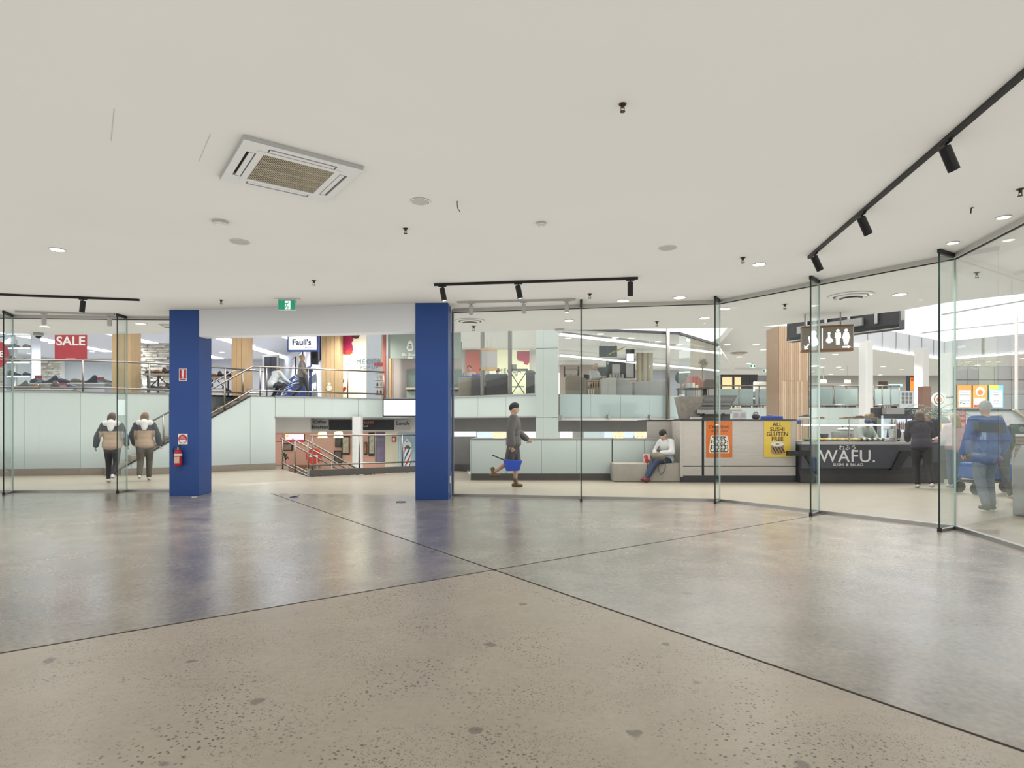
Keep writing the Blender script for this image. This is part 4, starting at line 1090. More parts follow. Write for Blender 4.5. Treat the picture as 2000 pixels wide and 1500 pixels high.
# tall pale shelving with slanted lights at far left
t = thing('shoe_shelving', 'tall white shoe shelving unit with slanted lit edges', 'shelving', (XP(45, 21.5), 21.5, ZT))
for x in (-.45, .45): MB().bx(x - .02, x + .02, -.2, .2, 0, 2.6).build('side_panel', M_ASHBLUE, t)
for k in range(5):
    s_ = MB().bx(-.43, .43, -.2, .2, .35 + .5 * k, .38 + .5 * k).build('shelf', M_BLUE2 if k == 0 else M_ASHBLUE, t)
    MB().bar((-.40, -.21, .33 + .5 * k), (.40, -.21, .33 + .5 * k), .015, .02).build('lit_edge', M_COOL, s_)
i = 0
for k in range(5):
    for x in (-.25, .2):
        q = (XP(45, 21.5) + x, 21.45, ZT + .38 + .5 * k)
        place_shoe((0, 1, 3, 0, 1, 2, 3, 4, 1, 0)[i], q, random.uniform(-.4, .4), ('left' if x < 0 else 'right') + ' shoe on the ' + ['lowest', 'second', 'third', 'fourth', 'top'][k] + ' shelf of the tall white shelving', 'shoes on the tall white shelving', 1.3); i += 1
# trestle tables
def trestle(px0, px1, Y, label, zt):
    x0, x1 = XP(px0, Y), XP(px1, Y); hw = (x1 - x0) / 2; hz = zt - ZT
    t = thing('trestle_table', label, 'table', ((x0 + x1) / 2, Y, ZT))
    MB().bx(-hw, hw, -.35, .35, hz - .06, hz).build('top', mat('grey oak top', (176, 166, 146), .6, vary=.08, scale=8), t)
    for x in (-hw + .12, hw - .12):
        for y in (-.28, .28): MB().bx(x - .02, x + .02, y - .02, y + .02, 0, hz - .06).build('leg', M_BLACK, t)
    for sx in (-1, 1): MB().bar((sx * (hw - .12), -.28, hz * .35), (sx * (hw - .55), -.28, hz - .07), .025, .025).build('brace', M_BLACK, t)
    MB().bx(-hw + .1, hw - .1, -.3, .3, hz * .3, hz * .3 + .03).build('lower_shelf', M_GREYL, t)
    return (x0 + x1) / 2, hw
for (px0, px1, Y, lab, zt, gl) in ((292, 352, 19.4, 'grey oak trestle table in front of the ledgestone wall', ZP(731, 19.4), 'on the trestle table by the ledgestone wall'), (400, 460, 20.9, 'grey oak trestle table behind the stair handrail', ZP(737, 20.9), 'on the trestle table behind the stair handrail')):
    xm, hw = trestle(px0, px1, Y, lab, zt)
    for i in range(4):
        place_shoe((2, 4, 1, 3)[i], (xm - hw * .75 + hw * 1.5 * i / 3, Y - .1, zt), random.uniform(-.3, .3), ['grey', 'tan', 'brown', 'navy'][i] + ' shoe ' + gl, 'shoes on the trestle tables', 1.3)
    for i in range(3):
        place_shoe((0, 2, 1)[i], (xm - hw * .5 + hw * .5 * i, Y - .1, ZT + (zt - ZT) * .3 + .03), random.uniform(-.3, .3), ['navy', 'grey', 'brown'][i] + ' shoe on the lower shelf of the table ' + gl[3:].replace('the trestle table ', ''), 'shoes on the trestle tables', 1.3)
# sign
t, hw, hh = board(562, 622, 655, 687, "white hanging sign with blue frame reading Faull's", mat('sign blue', (40, 66, 132), .5), 20.4, 'shop_sign', 'sign', .08)
MB().bx(-hw + .05, hw - .05, -.05, -.041, -hh + .06, hh - .05).build('face', glow('sign face lit', (246, 247, 250), .75), t)
text("Faull's", hh * .95, mat('navy lettering', (34, 48, 84), .5), t, (-.03, -.055, hh * .12), bold=.009, depth=.003, sx=1.02)
text('shoes', hh * .42, mat('grey lettering', (120, 122, 130), .5), t, (hw * .38, -.055, -hh * .5), depth=.003, shear=.3)
for sx in (-1, 1): MB().tube([(sx * hw * .8, 0, hh), (sx * hw * .8, 0, 5.02 - t.location.z)], .012, 6).build('hanging_rod', M_ALU, t)
# receding right wall of the shop with framed posters, stepped shoe racks
wr = MB().prism([(XP(628, 21), 21.2), (XP(540, 33), 33.9), (XP(540, 33) + .2, 33.9), (XP(628, 21) + .2, 21.2)], ZT, 5.02).build('wall_shoe_shop_right', M_ASHBLUE)
tag(wr, 'cool white right wall of the shoe shop', 'wall', kind='structure')
WA, WB = Vector((XP(628, 21), 21.2)), Vector((XP(540, 33), 33.9)); wa = ang(WB, WA)
for i, tt in enumerate((.08, .24, .42, .60)):
    p = WA.lerp(WB, tt)
    t = thing('wall_poster', ['pinkish framed poster nearest on the shoe shop wall', 'red sketch framed poster on the shoe shop wall', 'yellow toned framed poster on the shoe shop wall', 'cream framed poster farthest down the shoe shop wall'][i], 'poster', (p.x - .02, p.y, 4.1), wa)
    MB().bx(-.62, .62, -.03, 0, -.45, .45).build('frame', mat('poster frame blue grey', (70, 84, 120), .5), t)
    MB().bx(-.55, .55, -.036, -.031, -.4, .4).build('print', mat('poster print %d' % i, [(236, 200, 200), (230, 214, 214), (236, 234, 220), (236, 230, 222)][i], .6, vary=.12, scale=3), t)
r_ = 0
for k in range(4):
    p, q = WA.lerp(WB, .12), WA.lerp(WB, .85)
    d = (q - p).normalized(); nrm = Vector((d.y, -d.x)) * -1
    if nrm.x > 0: nrm = -nrm
    off = nrm * (.25 + .22 * (3 - k))
    t = thing('shoe_rack_step', ['lowest', 'second', 'third', 'top'][k] + ' blue step of the stepped shoe rack along the shop wall', 'rack', (p.x + off.x, p.y + off.y, ZT), ang(p, q))
    L = (q - p).length
    MB().bx(0, L, -.14, .14, .3 + .28 * k, .33 + .28 * k).build('shelf', mat('rack blue', (86, 112, 186), .4), t)
    for x in (0.05, L / 2, L - .05): MB().bx(x - .02, x + .02, -.1, .1, 0, .3 + .28 * k).build('support', mat('rack blue', (86, 112, 186), .4), t)
    n = 22
    for i in range(n):
        pp = p + d * (L * (i + .5) / n) + off
        place_shoe((0, 3, 1, 2, 0, 3)[(i * 7 + k * 3) % 6], (pp.x, pp.y, ZT + .33 + .28 * k), ang((0, 0), nrm) + random.uniform(-.3, .3), ['navy shoe', 'navy boot', 'brown boot', 'grey shoe', 'navy shoe', 'navy boot'][(i * 7 + k * 3) % 6] + ', ' + ORD[i] + ' from the near end, ' + ['lowest', 'second', 'third', 'top'][k] + ' row of the stepped rack', 'shoes on the stepped blue rack', 1.15)
# near low rack by the fascia, dark doorway, black wall speaker
t, hw, hh = board(515, 543, 697, 762, 'tall black stockroom doorway at the back of the shoe shop', mat('doorway black', (52, 54, 62), .5), 30, 'stockroom_door', 'door')
MB().bx(hw * .0, hw * .04, -.04, -.026, -hh, hh).build('leaf_joint', M_BLACK, t)
MB().bx(-hw - .06, hw + .06, -.05, .03, hh, hh + .08).build('lintel', M_GREYL, t)
for sx in (-1, 1): MB().bx(sx * hw - .05, sx * hw + .05, -.05, .03, -hh, hh).build('jamb', M_GREYL, t)
t = thing('display_stand', 'black wall-mounted speaker beside the oak column', 'speaker', (XP(615, 21.3), 21.3, ZP(700, 21.3)))
MB().bx(-.1, .1, -.1, .1, -.22, .3).build('box', M_DARK, t, bevel=.01)
MB().bx(-.02, .02, .1, .2, 0, .04).build('bracket', M_BLACK, t)
MB().disc((0, .05), .07, -.105, -.1, 16).build('cone', M_BLACK, t)
for i, (a, b, l) in enumerate(((415, 437, 'white shoe box stack behind the stair, left'), (486, 502, 'white shoe box pile by the second oak column'), (540, 556, 'white carton on the shop floor by the fascia'))):
    Y = 20.2 if i else 20.0
    x0, x1 = XP(a, Y), XP(b, Y)
    t = thing('shoe_box_stack', l, 'box stack', ((x0 + x1) / 2, Y, ZT))
    for k in range(3 if i < 2 else 1):
        bb = MB().bx(-(x1 - x0) / 2, (x1 - x0) / 2, -.12, .12, .115 * k, .11 + .115 * k).build('box', M_PAPER, t)
        MB().bx(-(x1 - x0) / 2 - .006, (x1 - x0) / 2 + .006, -.126, .126, .08 + .115 * k, .112 + .115 * k).build('lid', mat('box lid', (150, 160, 190), .6), bb)

# ---------------------------------------------------------------- cream cosmetics shopfront
Y = 21.4
xa, xb, xc = XP(662, Y), XP(715.5, Y), XP(755, Y)
t = thing('cosmetics_shopfront', 'cream shopfront with pink shape and MECCA POP-UP lettering', 'shopfront', (xa, Y, ZT))
M_CREAM = glow('cream lit panel', (250, 243, 214), .35)
MB().bx(0, xb - xa, 0, .08, 0, 2.7).build('cream_panel', M_CREAM, t)
MB().bx(xb - xa, xc - xa, .02, .04, 0, 2.7).build('window_pane', M_CLEAR2, t)
MB().bx(0, xc - xa, -.05, .1, 2.7, 2.85).build('header', M_CREAM, t)
M_MECCA = mat('teal lettering', (52, 86, 98), .5)
def loc(px, py): return (XP(px, Y) - xa, -.012, ZP(py, Y) - ZT)
text('MECCA', .24, M_MECCA, t, loc(720, 707), spacing=1.12, depth=.004)
text('POP-UP', .17, M_MECCA, t, loc(721, 718), spacing=1.12, depth=.004)
def blob(pts, y0, m, name, par): 
    return MB().slab([(XP(x, Y) - xa, ZP(y, Y) - ZT) for x, y in pts], y0 - .01, y0).build(name, m, par)
M_PINK = mat('hot pink vinyl', (214, 54, 98), .5)
k_ = blob([(663, 655), (687, 655), (691, 664), (687, 669), (689, 676), (690, 683), (688, 688), (681, 692), (673, 692), (667, 690), (663, 686)], -.012, M_PINK, 'pink_shape', t)
blob([(674, 688), (680, 683), (687, 687), (690, 689), (684, 692), (677, 692)], -.024, mat('orange vinyl', (232, 92, 52), .5), 'orange_tip', k_)
blob([(686, 655), (703, 655), (700, 661), (694, 662), (689, 660)], -.012, mat('dark vinyl', (120, 52, 56), .5), 'dark_shape', t)
for (cx_, cy_, col, rr) in ((668, 745, (150, 54, 62), 5.0), (671, 760, (206, 52, 50), 6.0)):
    pts = []
    for i in range(24):
        a = 2 * PI * i / 24
        pts.append((cx_ + rr / 16 * 16 * math.sin(a) ** 3, cy_ - rr / 16 * (13 * math.cos(a) - 5 * math.cos(2 * a) - 2 * math.cos(3 * a) - math.cos(4 * a))))
    blob(pts, -.012, mat('heart %d' % cy_, col, .5), 'heart', t)
MB().bx(XP(747, Y) - xa, XP(753, Y) - xa, .05, .9, 0, 2.7).build('red_return_wall', mat('coral wall', (232, 116, 98), .6), t)
MB().bx(XP(715.5, Y) - xa, XP(755, Y) - xa, 2.4, 2.5, 0, 2.7).build('back_wall', mat('peach wall', (236, 210, 184), .6), t)
MB().bx(xc - xa, xc - xa + .07, -.06, .12, 0, 2.8).build('frame_post', M_ALU, t)
rk = MB().bx(XP(715, Y) - xa + .1, XP(745, Y) - xa, .8, 1.2, 0, .05).build('shelf_unit', M_RED, t)
for k in range(4):
    MB().bx(XP(715, Y) - xa + .1, XP(745, Y) - xa, .75, 1.2, .25 + .27 * k, .29 + .27 * k).build('shelf', M_PAPER, rk)
MB().bx(XP(715, Y) - xa + .1, XP(745, Y) - xa, .75, 1.2, 1.32, 1.42).build('red_header', M_RED, rk)
for k in range(3):
    for i in range(4):
        x = XP(716, Y) - xa + .18 + i * .13
        MB().lathe([(.035, 0), (.035, .1), (.02, .12), (.02, .15)], (x, .9, .29 + .27 * k), 10).build('bottle', mat('cosmetic %d' % ((i + k) % 3), [(222, 120, 60), (90, 70, 66), (226, 196, 180)][(i + k) % 3], .4), rk)
Yc = 20.795
t = thing('sticker_figure', 'white round sticker figure on the oak column', 'sticker', (XP(643, Yc), Yc, ZP(758, Yc)))
MB().disc((0, 0), .10, -.012, 0, 20).disc((0, .14), .055, -.012, 0, 16).build('figure', mat('sticker white', (246, 238, 214), .5), t)
# ---------------------------------------------------------------- chocolate shopfront
Y = 21.0
xa = XP(757, Y); xb = XP(900, Y)
t = thing('chocolate_shopfront', 'sage green shopfront with white crest and chocolate shop lettering', 'shopfront', (xa, Y, ZT))
M_SAGE = mat('sage panel', (160, 172, 160), .5); M_TAUPE = mat('taupe wall', (202, 192, 182), .6)
MB().bx(.03, xb - xa, .0, .06, ZP(700, Y) - ZT, 2.55).build('sage_fascia', M_SAGE, t)
MB().bx(.03, xb - xa, -.03, .08, 2.55, 2.72).build('top_trim', M_OAK, t)
MB().bx(.02, .12, -.03, .1, 0, ZP(700, Y) - ZT).build('timber_jamb', M_OAK, t)
MB().bx(-.02, .03, -.05, .1, 0, 2.7).build('frame_post', M_ALU, t)
MB().bx(.12, xb - xa, .5, .6, 0, 2.1).build('taupe_wall', M_TAUPE, t)
nn = MB().bx(XP(790, Y) - xa, xb - xa, .42, .5, 0, ZP(720, Y) - ZT).build('sage_niche', mat('sage dark', (124, 140, 130), .5), t)
MB().bx(XP(791, Y) - xa, xb - xa, .2, .5, .38, .45).build('niche_shelf', mat('cream stone', (214, 204, 182), .5), t)
MB().bx(XP(791, Y) - xa, xb - xa, .3, .5, 0, .36).build('niche_base', M_SAGE, t)
ex = XP(801, Y) - xa; ez = ZP(676, Y) - ZT
cr = MB().disc((ex, ez - .06), .12, -.012, -.001, 20).build('crest', M_TEXTW, t)
MB().slab([(ex - .1, ez + .03), (ex + .1, ez + .03), (ex + .07, ez + .16), (ex, ez + .2), (ex - .08, ez + .14)], -.012, -.001).build('crest_top', M_TEXTW, cr)
MB().disc((ex, ez - .05), .07, -.016, -.013, 16).build('crest_centre', M_SAGE, cr)
text('Elki Chocol', .115, M_TEXTW, t, (ex - .02, -.006, ZP(693, Y) - ZT), depth=.003, bold=.004)
text('Bliss', .1, M_TEXTW, t, (ex + .02, -.006, ZP(698.5, Y) - ZT), depth=.003, bold=.004)
# white lit advertising screen over the stair
t, hw, hh = board(748, 830, 779, 814, 'blank white advertising screen with dark frame above the sunken cafe', M_DARK, 19.4, 'advertising_screen', 'screen', .1)
MB().bx(-hw + .04, hw - .04, -.056, -.051, -hh + .04, hh - .04).build('display', M_SCREENW, t)
# ---------------------------------------------------------------- low green wall round the void, bench, limed counter
LY = 14.75
lx0, lx1 = XP(920, 14.6), XP(1195, 14.6)
wlw = thing('wall_low', 'low pale green panelled wall with dark skirting round the void', 'wall', kind='structure')
MB().bx(lx0, lx1, 14.62, 14.78, 0, .98).build('core', M_GREY, wlw)
panel_run(wlw, (lx0, 14.62), (lx1, 14.62), .15, .965, 4, M_GREENP)
MB().bx(lx0, lx1, 14.57, 14.62, 0, .14).build('skirting', M_SKIRT, wlw)
MB().bx(lx0 - .01, lx1, 14.59, 14.80, .965, .995).build('coping', M_ALU, wlw)
MB().bx(lx0 - .02, lx0, 14.6, 17.4, 0, .98).build('return', M_GREENP, wlw)
wlb = thing('wall_low_back', 'short pale green panel wall behind the low wall by the blue column', 'wall', kind='structure')
panel_run(wlb, (-2.5, 17.3), (lx0 - .05, 17.5), .2, 1.0, 2, M_GREENP)
MB().bx(-2.5, lx0 - .05, 17.32, 17.5, 0, .99).build('core', M_GREY, wlb)
MB().bx(-2.5, lx0 - .05, 17.26, 17.3, .06, .2).build('skirting', M_SKIRT, wlb)
# seat back wall
bx0, bx1 = XP(1197, 14.55), XP(1322, 14.55)
wsb = thing('wall_bench_back', 'pale green panels behind the concrete bench', 'wall', kind='structure')
panel_run(wsb, (bx0, 14.62), (bx1, 14.62), .40, .965, 2, M_GREENP)
MB().bx(bx0, bx1, 14.62, 14.78, 0, .98).build('core', M_GREY, wsb)
MB().bx(bx1, bx1 + .1, 14.6, 14.8, 0, 1.0).build('end_trim', M_GREYL, wsb)
MB().bx(bx0, bx1 + .1, 14.59, 14.8, .965, .995).build('coping', M_ALU, wsb)
# bench in two blocks
mb_ = mat('bench concrete', (186, 178, 164), .7, vary=.06, scale=7, bump=.1)
t = thing('bench', 'pale concrete bench of two blocks below the green panels', 'bench', (XP(1263, 14.2), 14.3, 0))
w2 = (XP(1330, 14.2) - XP(1197, 14.2)) / 2
for s_, (a_, b_) in enumerate(((-w2, -.01), (.005, w2))):
    MB().bx(a_, b_, -.24, .24, 0, .43).build('block', mb_, t, bevel=.02)
# limed timber counter back
CY = 14.0
cxs = [XP(1266, 15.0), XP(1333, CY), XP(1373, CY), 6.575]
t = thing('poster_counter', 'limed grey timber counter side carrying the orange and yellow posters', 'counter', (0, 0, 0))
ztop = ZP(819, CY)
MB().bx(XP(1266, 14.7), cxs[1] - .05, 14.82, 14.86, .9, ztop - .03).build('panel', M_LIMED, t)
for a_, b_, y in ((cxs[1] + .012, cxs[2] - .03, CY), (cxs[2] + .03, cxs[3] - .0, CY)):
    MB().bx(a_, b_, y, y + .04, .38, ztop - .03).build('panel', M_LIMED, t)
    MB().bx(a_, b_, y, y + .04, .15, .355).build('panel', M_LIMED, t)
MB().bx(cxs[1] - .04, cxs[3], CY + .06, CY + 1.9, 0, ztop - .03).build('carcass', M_DARK, t)
MB().bx(cxs[1] - .04, cxs[3] + .01, CY + .0, CY + .06, 0.0, .15).build('plinth', M_DARK, t)
MB().bx(cxs[1] - .05, cxs[3] + .01, CY - .02, CY + 1.95, ztop - .03, ztop).build('top', M_DARK, t); MB().bx(XP(1266, 14.7), cxs[1] - .05, 14.80, CY + 1.95, ztop - .03, ztop).build('top', M_DARK, t)
MB().bx(cxs[1] - .05, cxs[1] + .01, CY - .005, 14.86, .12, ztop - .03).build('return', M_LIMED, t)
# posters
def poster(px0, px1, py0, py1, label, m):
    Y = CY - .004
    x0, x1, z1, z0 = XP(px0, Y), XP(px1, Y), ZP(py0, Y), ZP(py1, Y)
    t = thing('poster', label, 'poster', ((x0 + x1) / 2, Y, (z0 + z1) / 2))
    hw, hh = (x1 - x0) / 2, (z1 - z0) / 2
    MB().bx(-hw, hw, -.006, 0, -hh, hh).build('sheet', m, t)
    return t, hw, hh
t, hw, hh = poster(1379, 1430, 823, 893, 'orange sushi catering poster', mat('poster orange', (226, 116, 36), .5))
MT = mat('poster dark brown', (76, 40, 26), .6)
text('CATERING', hh * .24, MT, t, (0, -.008, hh * .68), bold=.001, depth=.001)
text('ORDER TODAY', hh * .14, MT, t, (0, -.008, hh * .45), bold=.0, depth=.001)
def rr(hw, hh, top=1.0):
    return [(-hw, -hh * .8), (-hw * .9, -hh), (hw * .9, -hh), (hw, -hh * .8), (hw * .82 * top, hh * .85), (hw * .72, hh), (-hw * .72, hh), (-hw * .82 * top, hh * .85)]
tr = MB().slab([(x, z - hh * .28) for x, z in rr(hw * .8, hh * .5)], -.009, -.0065).build('tray', mat('tray cream', (238, 228, 210), .6), t)
MB().slab([(x, z - hh * .28) for x, z in rr(hw * .7, hh * .44)], -.011, -.0092).build('tray_inside', mat('tray dark', (84, 66, 46), .6), tr)
k = 0
for j in range(5):
    for i in range(5):
        x = (-.52 + .26 * i + .06 * (j % 2)) * hw; z = (-.60 + .16 * j) * hh
        MB().disc((x, z), hh * .075, -.013, -.0112, 10).build('sushi_roll', mat('rice print', (240, 236, 226), .6), tr)
        if (i + j) % 2: MB().disc((x + .005, z), hh * .035, -.015, -.0132, 8).build('filling', MT, tr)
t, hw, hh = poster(1492, 1544, 823, 893, 'yellow poster reading ALL SUSHI GLUTEN FREE with a drawn sushi roll', mat('poster yellow', (240, 204, 70), .5))
for i, s_ in enumerate(('ALL', 'SUSHI', 'GLUTEN', 'FREE')): text(s_, hh * .32, MT, t, (0, -.008, hh * (.82 - .27 * i)), bold=.0025, depth=.001)
body = MB().slab([(-hw * .5, -hh * .26), (-hw * .5, -hh * .72)] + [(hw * .5 * math.cos(PI + PI * k / 10), -hh * .72 + hh * .13 * math.sin(PI + PI * k / 10)) for k in range(1, 10)] + [(hw * .5, -hh * .72), (hw * .5, -hh * .26)], -.009, -.0065).build('roll_side', mat('roll tan', (176, 146, 104), .6), t)
MB().disc((0, -hh * .27), hh * .13, -.011, -.0092, 24, sx=hw * .5 / (hh * .13)).build('roll_top', mat('rice print', (240, 236, 226), .6), body)
MB().disc((0, -hh * .27), hh * .05, -.013, -.0112, 16, sx=2.2).build('roll_filling', MATS['roll tan'], body)
for k in range(4):
    x = -hw * .42 + hw * .22 * k
    MB().slab([(x, -hh * .42), (x + .03, -hh * .42), (x + hw * .25 + .03, -hh * .74), (x + hw * .25, -hh * .74)], -.0105, -.0092).build('stripe', MT, body)

# ---------------------------------------------------------------- dark sushi counter
DY = 13.75
dx0, dx1 = 6.61, XP(1850, DY)
zt = ZP(863, DY)
t = thing('sushi_counter', 'charcoal sushi counter reading WAFU. in white', 'counter', ((dx0 + dx1) / 2, DY, 0)); hw = (dx1 - dx0) / 2
MB().bx(-hw, hw, .12, .95, .0, zt - .05).build('body', M_DARK, t)
MB().slab([(-hw, zt * .35), (hw - 1.0, zt * .35), (hw - .0, zt * .55), (hw, zt - .06), (-hw, zt - .06)], .04, .12).build('front_panel', mat('charcoal front', (76, 75, 82), .35, vary=.05, scale=8), t)
MB().bx(-hw, hw, .10, .14, 0, .2).build('plinth', mat('counter plinth', (60, 58, 58), .3, vary=.1, scale=4), t)
MB().bx(-hw - .01, hw * .52, -.0, .95, zt - .06, zt).build('worktop', M_GREYL, t)
MB().bx(hw * .52, hw + .05, -.0, .95, zt - .06, zt - .01).build('worktop_dark', M_DARK, t)
for x, s_ in ((-hw + .22, 1), (hw - 1.05, -1)):
    MB().slab([(x - .55 * s_, zt * .78), (x, zt * .78), (x + .22 * s_, .3), (x + .04 * s_, .3), (x - .16 * s_, zt * .66), (x - .55 * s_, zt * .66)], .0, .10).build('angled_leg', M_BLACK, t)
MB().bx(-hw, hw * .6, .08, .1, .36, .372).build('brass_line', mat('brass', (150, 118, 70), .4, .7), t)
def cl(px, py): return (XP(px, DY) - (dx0 + dx1) / 2, .036, ZP(py, DY))
text('WAFU.', .40, M_TEXTW, t, cl(1657, 892.5), bold=.002, depth=.004, spacing=1.06)
text('SUSHI & SALAD', .09, M_TEXTW, t, cl(1658, 908), bold=.0015, depth=.004, spacing=1.15)
text('\u308f\u3075\u3046', .135, M_TEXTW, t, cl(1657, 875), bold=.001, depth=.004, spacing=1.0)
# glass display case
gx0, gx1 = 6.62, XP(1752, DY)
g = thing('display_case', 'glass sushi display case on the charcoal counter', 'display case', ((gx0 + gx1) / 2, DY, zt)); gw = (gx1 - gx0) / 2
gh = ZP(819, DY) - zt
MB().bx(-gw, gw, .02, .03, .0, gh).build('front_glass', M_CLEAR2, g)
MB().bx(gw - .01, gw, .03, .75, .0, gh).build('end_glass', M_CLEAR2, g)
MB().bx(-gw, gw, .02, .75, gh, gh + .02).build('top_glass', M_CLEAR2, g)
MB().bx(-gw, gw, .03, .06, gh - .14, gh - .12).build('light_tube', glow('warm case light', (255, 244, 220), 6.0, True), g)
for x in (-gw + .01, -gw * .0, gw - .01): MB().bx(x - .012, x + .012, .015, .04, 0, gh).build('corner_post', M_ALU, g)
MB().bx(-gw, gw, .05, .7, .0, .02).build('tray_base', M_STEEL, g)
MF = [mat('salmon sushi', (236, 168, 84), .6), mat('rice sushi', (240, 232, 214), .7), mat('egg sushi', (238, 206, 96), .6), mat('salad green', (120, 150, 70), .6), mat('nori', (60, 62, 50), .6)]
n = 30
for i in range(n):
    x = -gw + .12 + (2 * gw - .3) * i / n
    k = 3 if i < 5 else (0, 2, 0, 2, 1)[i % 5] if i < 21 else (1, 4)[i % 2]
    s_ = MB().ell((0, 0, .03), (.045, .05, .032), 10, 6).build('sushi_piece', MF[k], None, ((dx0 + dx1) / 2 * 0 + g.location.x + x, DY + .14, zt + .02))
    tag(s_, ['orange sushi piece', 'white rice piece', 'yellow sushi piece', 'green salad mound', 'dark nori roll'][k] + ', ' + ORD[i] + ' from the left in the display case', 'sushi', 'sushi pieces in the display case')
for i, (px, lab, m_, h_) in enumerate(((1590, 'white takeaway tub in the display case beside the fin', M_PAPER, .1), (1611, 'dark bowl of greens in the display case', M_DARK, .16), (1632, 'large pale rice tub in the display case', M_GREYL, .2))):
    o = MB().lathe([(.07, 0), (.09, h_), (.085, h_), (.07, .01)], seg=16).build('tub', m_, None, (XP(px, DY + .4), DY + .42, zt + .02))
    tag(o, lab, 'tub')
Y = 14.5
t = thing('rice_cooker', 'white lidded rice cooker behind the display case glass', 'rice cooker', (XP(1651, Y), Y, zt - .06 + .08))
MB().lathe([(.16, 0), (.19, .05), (.19, .2), (.17, .24)], seg=20).build('pot', M_GREYL, t, smooth=True)
MB().lathe([(.185, .24), (.16, .28), (.05, .3), (.01, .3)], seg=20).build('lid', M_WHITE, t, smooth=True)
MB().tube([(-.07, 0, .3), (-.05, 0, .35), (.05, 0, .35), (.07, 0, .3)], .012, 6).build('handle', M_BLACK, t)
MB().bx(-.04, .04, -.2, -.185, .1, .15).build('label_plate', M_WALNUT, t)
for i, (px0, px1, h_, l) in enumerate(((1563, 1578, .10, 'stack of brown paper trays on the display case top at its left end'), (1590, 1607, .04, 'flat brown lid on the display case top'), (1642, 1662, .04, 'dark flat tray on the middle of the display case top'), (1665, 1684, .07, 'brown paper bag lying on the display case top'), (1692, 1704, .12, 'crumpled brown bag standing on the display case top'), (1697, 1722, .035, 'flat cardboard sheet on the display case top'))):
    x0, x1 = XP(px0, DY + .3), XP(px1, DY + .3)
    o = thing('food_packaging', l, 'packaging', ((x0 + x1) / 2, DY + .3 + (.2 if i == 5 else 0), zt + gh + .02))
    mm = mat('kraft paper', (150, 126, 98), .8, vary=.1, scale=12) if i % 3 else mat('dark tray', (112, 98, 84), .7)
    hw_ = (x1 - x0) / 2
    MB().slab([(-hw_, 0), (hw_, 0), (hw_ * .92, h_ * .8), (hw_ * .4, h_), (-hw_ * .5, h_ * .9), (-hw_ * .95, h_ * .6)], -.09, .09).build('bag', mm, o, bevel=.004)
    if i == 0: MB().bx(-hw_ * 1.1, hw_ * 1.1, -.1, .1, -.0, .03).build('white_tray', M_PAPER, o)
# blue price card and register
t = thing('price_tag', 'small blue label hanging at the left end of the display case', 'label', (XP(1562, DY - .02), DY - .0, ZP(823, DY)))
MB().bx(-.05, .05, 0, .012, -.06, .03).build('card', M_BLUE, t)
t = thing('till', 'black card terminal and till screen on the charcoal counter', 'till', (XP(1752, 14.0), 14.1, zt - .01))
MB().bx(-.1, .16, -.08, .12, 0, .05).build('base', M_DARK, t)
MB().slab([(-.18, .1), (.18, .1), (.12, .3), (-.16, .3)], -.02, .01).build('screen', M_BLACK, t)
MB().bx(-.02, .02, 0, .03, .04, .12).build('stand', M_BLACK, t)
t = thing('card_stand', 'small white notice card standing on the counter by the till', 'card', (XP(1766, 13.95), 13.95, zt - .01))
MB().slab([(-.1, 0), (.12, 0), (.09, .2), (-.06, .2)], 0, .008).build('card', M_PAPER, t)
MB().bx(-.1, .12, -.03, .05, 0, .008).build('foot', M_GREYL, t)
# things standing on the limed counter top
ZB = ztop
t = thing('paper_stack', 'white paper stack on the limed counter top', 'paper', (XP(1358, 14.3), 14.3, ZB))
for k in range(3): MB().bx(-.12 + .01 * k, .12 + .01 * k, -.08, .08, .018 * k, .018 * k + .016).build('sheets', M_PAPER, t)
for px, l, h_ in ((1437, 'white notice board leaning on the counter top beside the louvred unit', .2), (1451, 'second white notice board on the counter top, nearer the blue tray', .2)):
    o = thing('notice', l, 'notice', (XP(px, 14.35), 14.35, ZB)); MB().bx(-.085, .085, -.01, .01, 0, h_).build('board', M_PAPER, o); MB().bx(-.05, .05, -.014, -.0105, h_ * .3, h_ * .8).build('print', mat('grey print', (206, 204, 206), .6), o); MB().bx(-.06, .06, .01, .06, 0, .01).build('foot', M_GREYL, o)
t = thing('handbag', 'black rounded handbag on the limed counter top', 'bag', (XP(1476, 14.35), 14.35, ZB))
MB().ell((0, 0, .07), (.1, .06, .075)).build('body', M_BLACK, t, smooth=True); MB().tube([(-.06, 0, .1), (-.04, 0, .17), (.04, 0, .17), (.06, 0, .1)], .01, 6).build('handle', M_BLACK, t)
t = thing('blue_tray', 'blue plastic tray with black lid on the limed counter top', 'tray', (XP(1507, 14.35), 14.35, ZB))
MB().bx(-.22, .22, -.12, .12, 0, .08).build('tray', M_BLUE2, t, bevel=.008); MB().ell((-.05, 0, .08), (.08, .07, .04)).build('lid', M_BLACK, t)
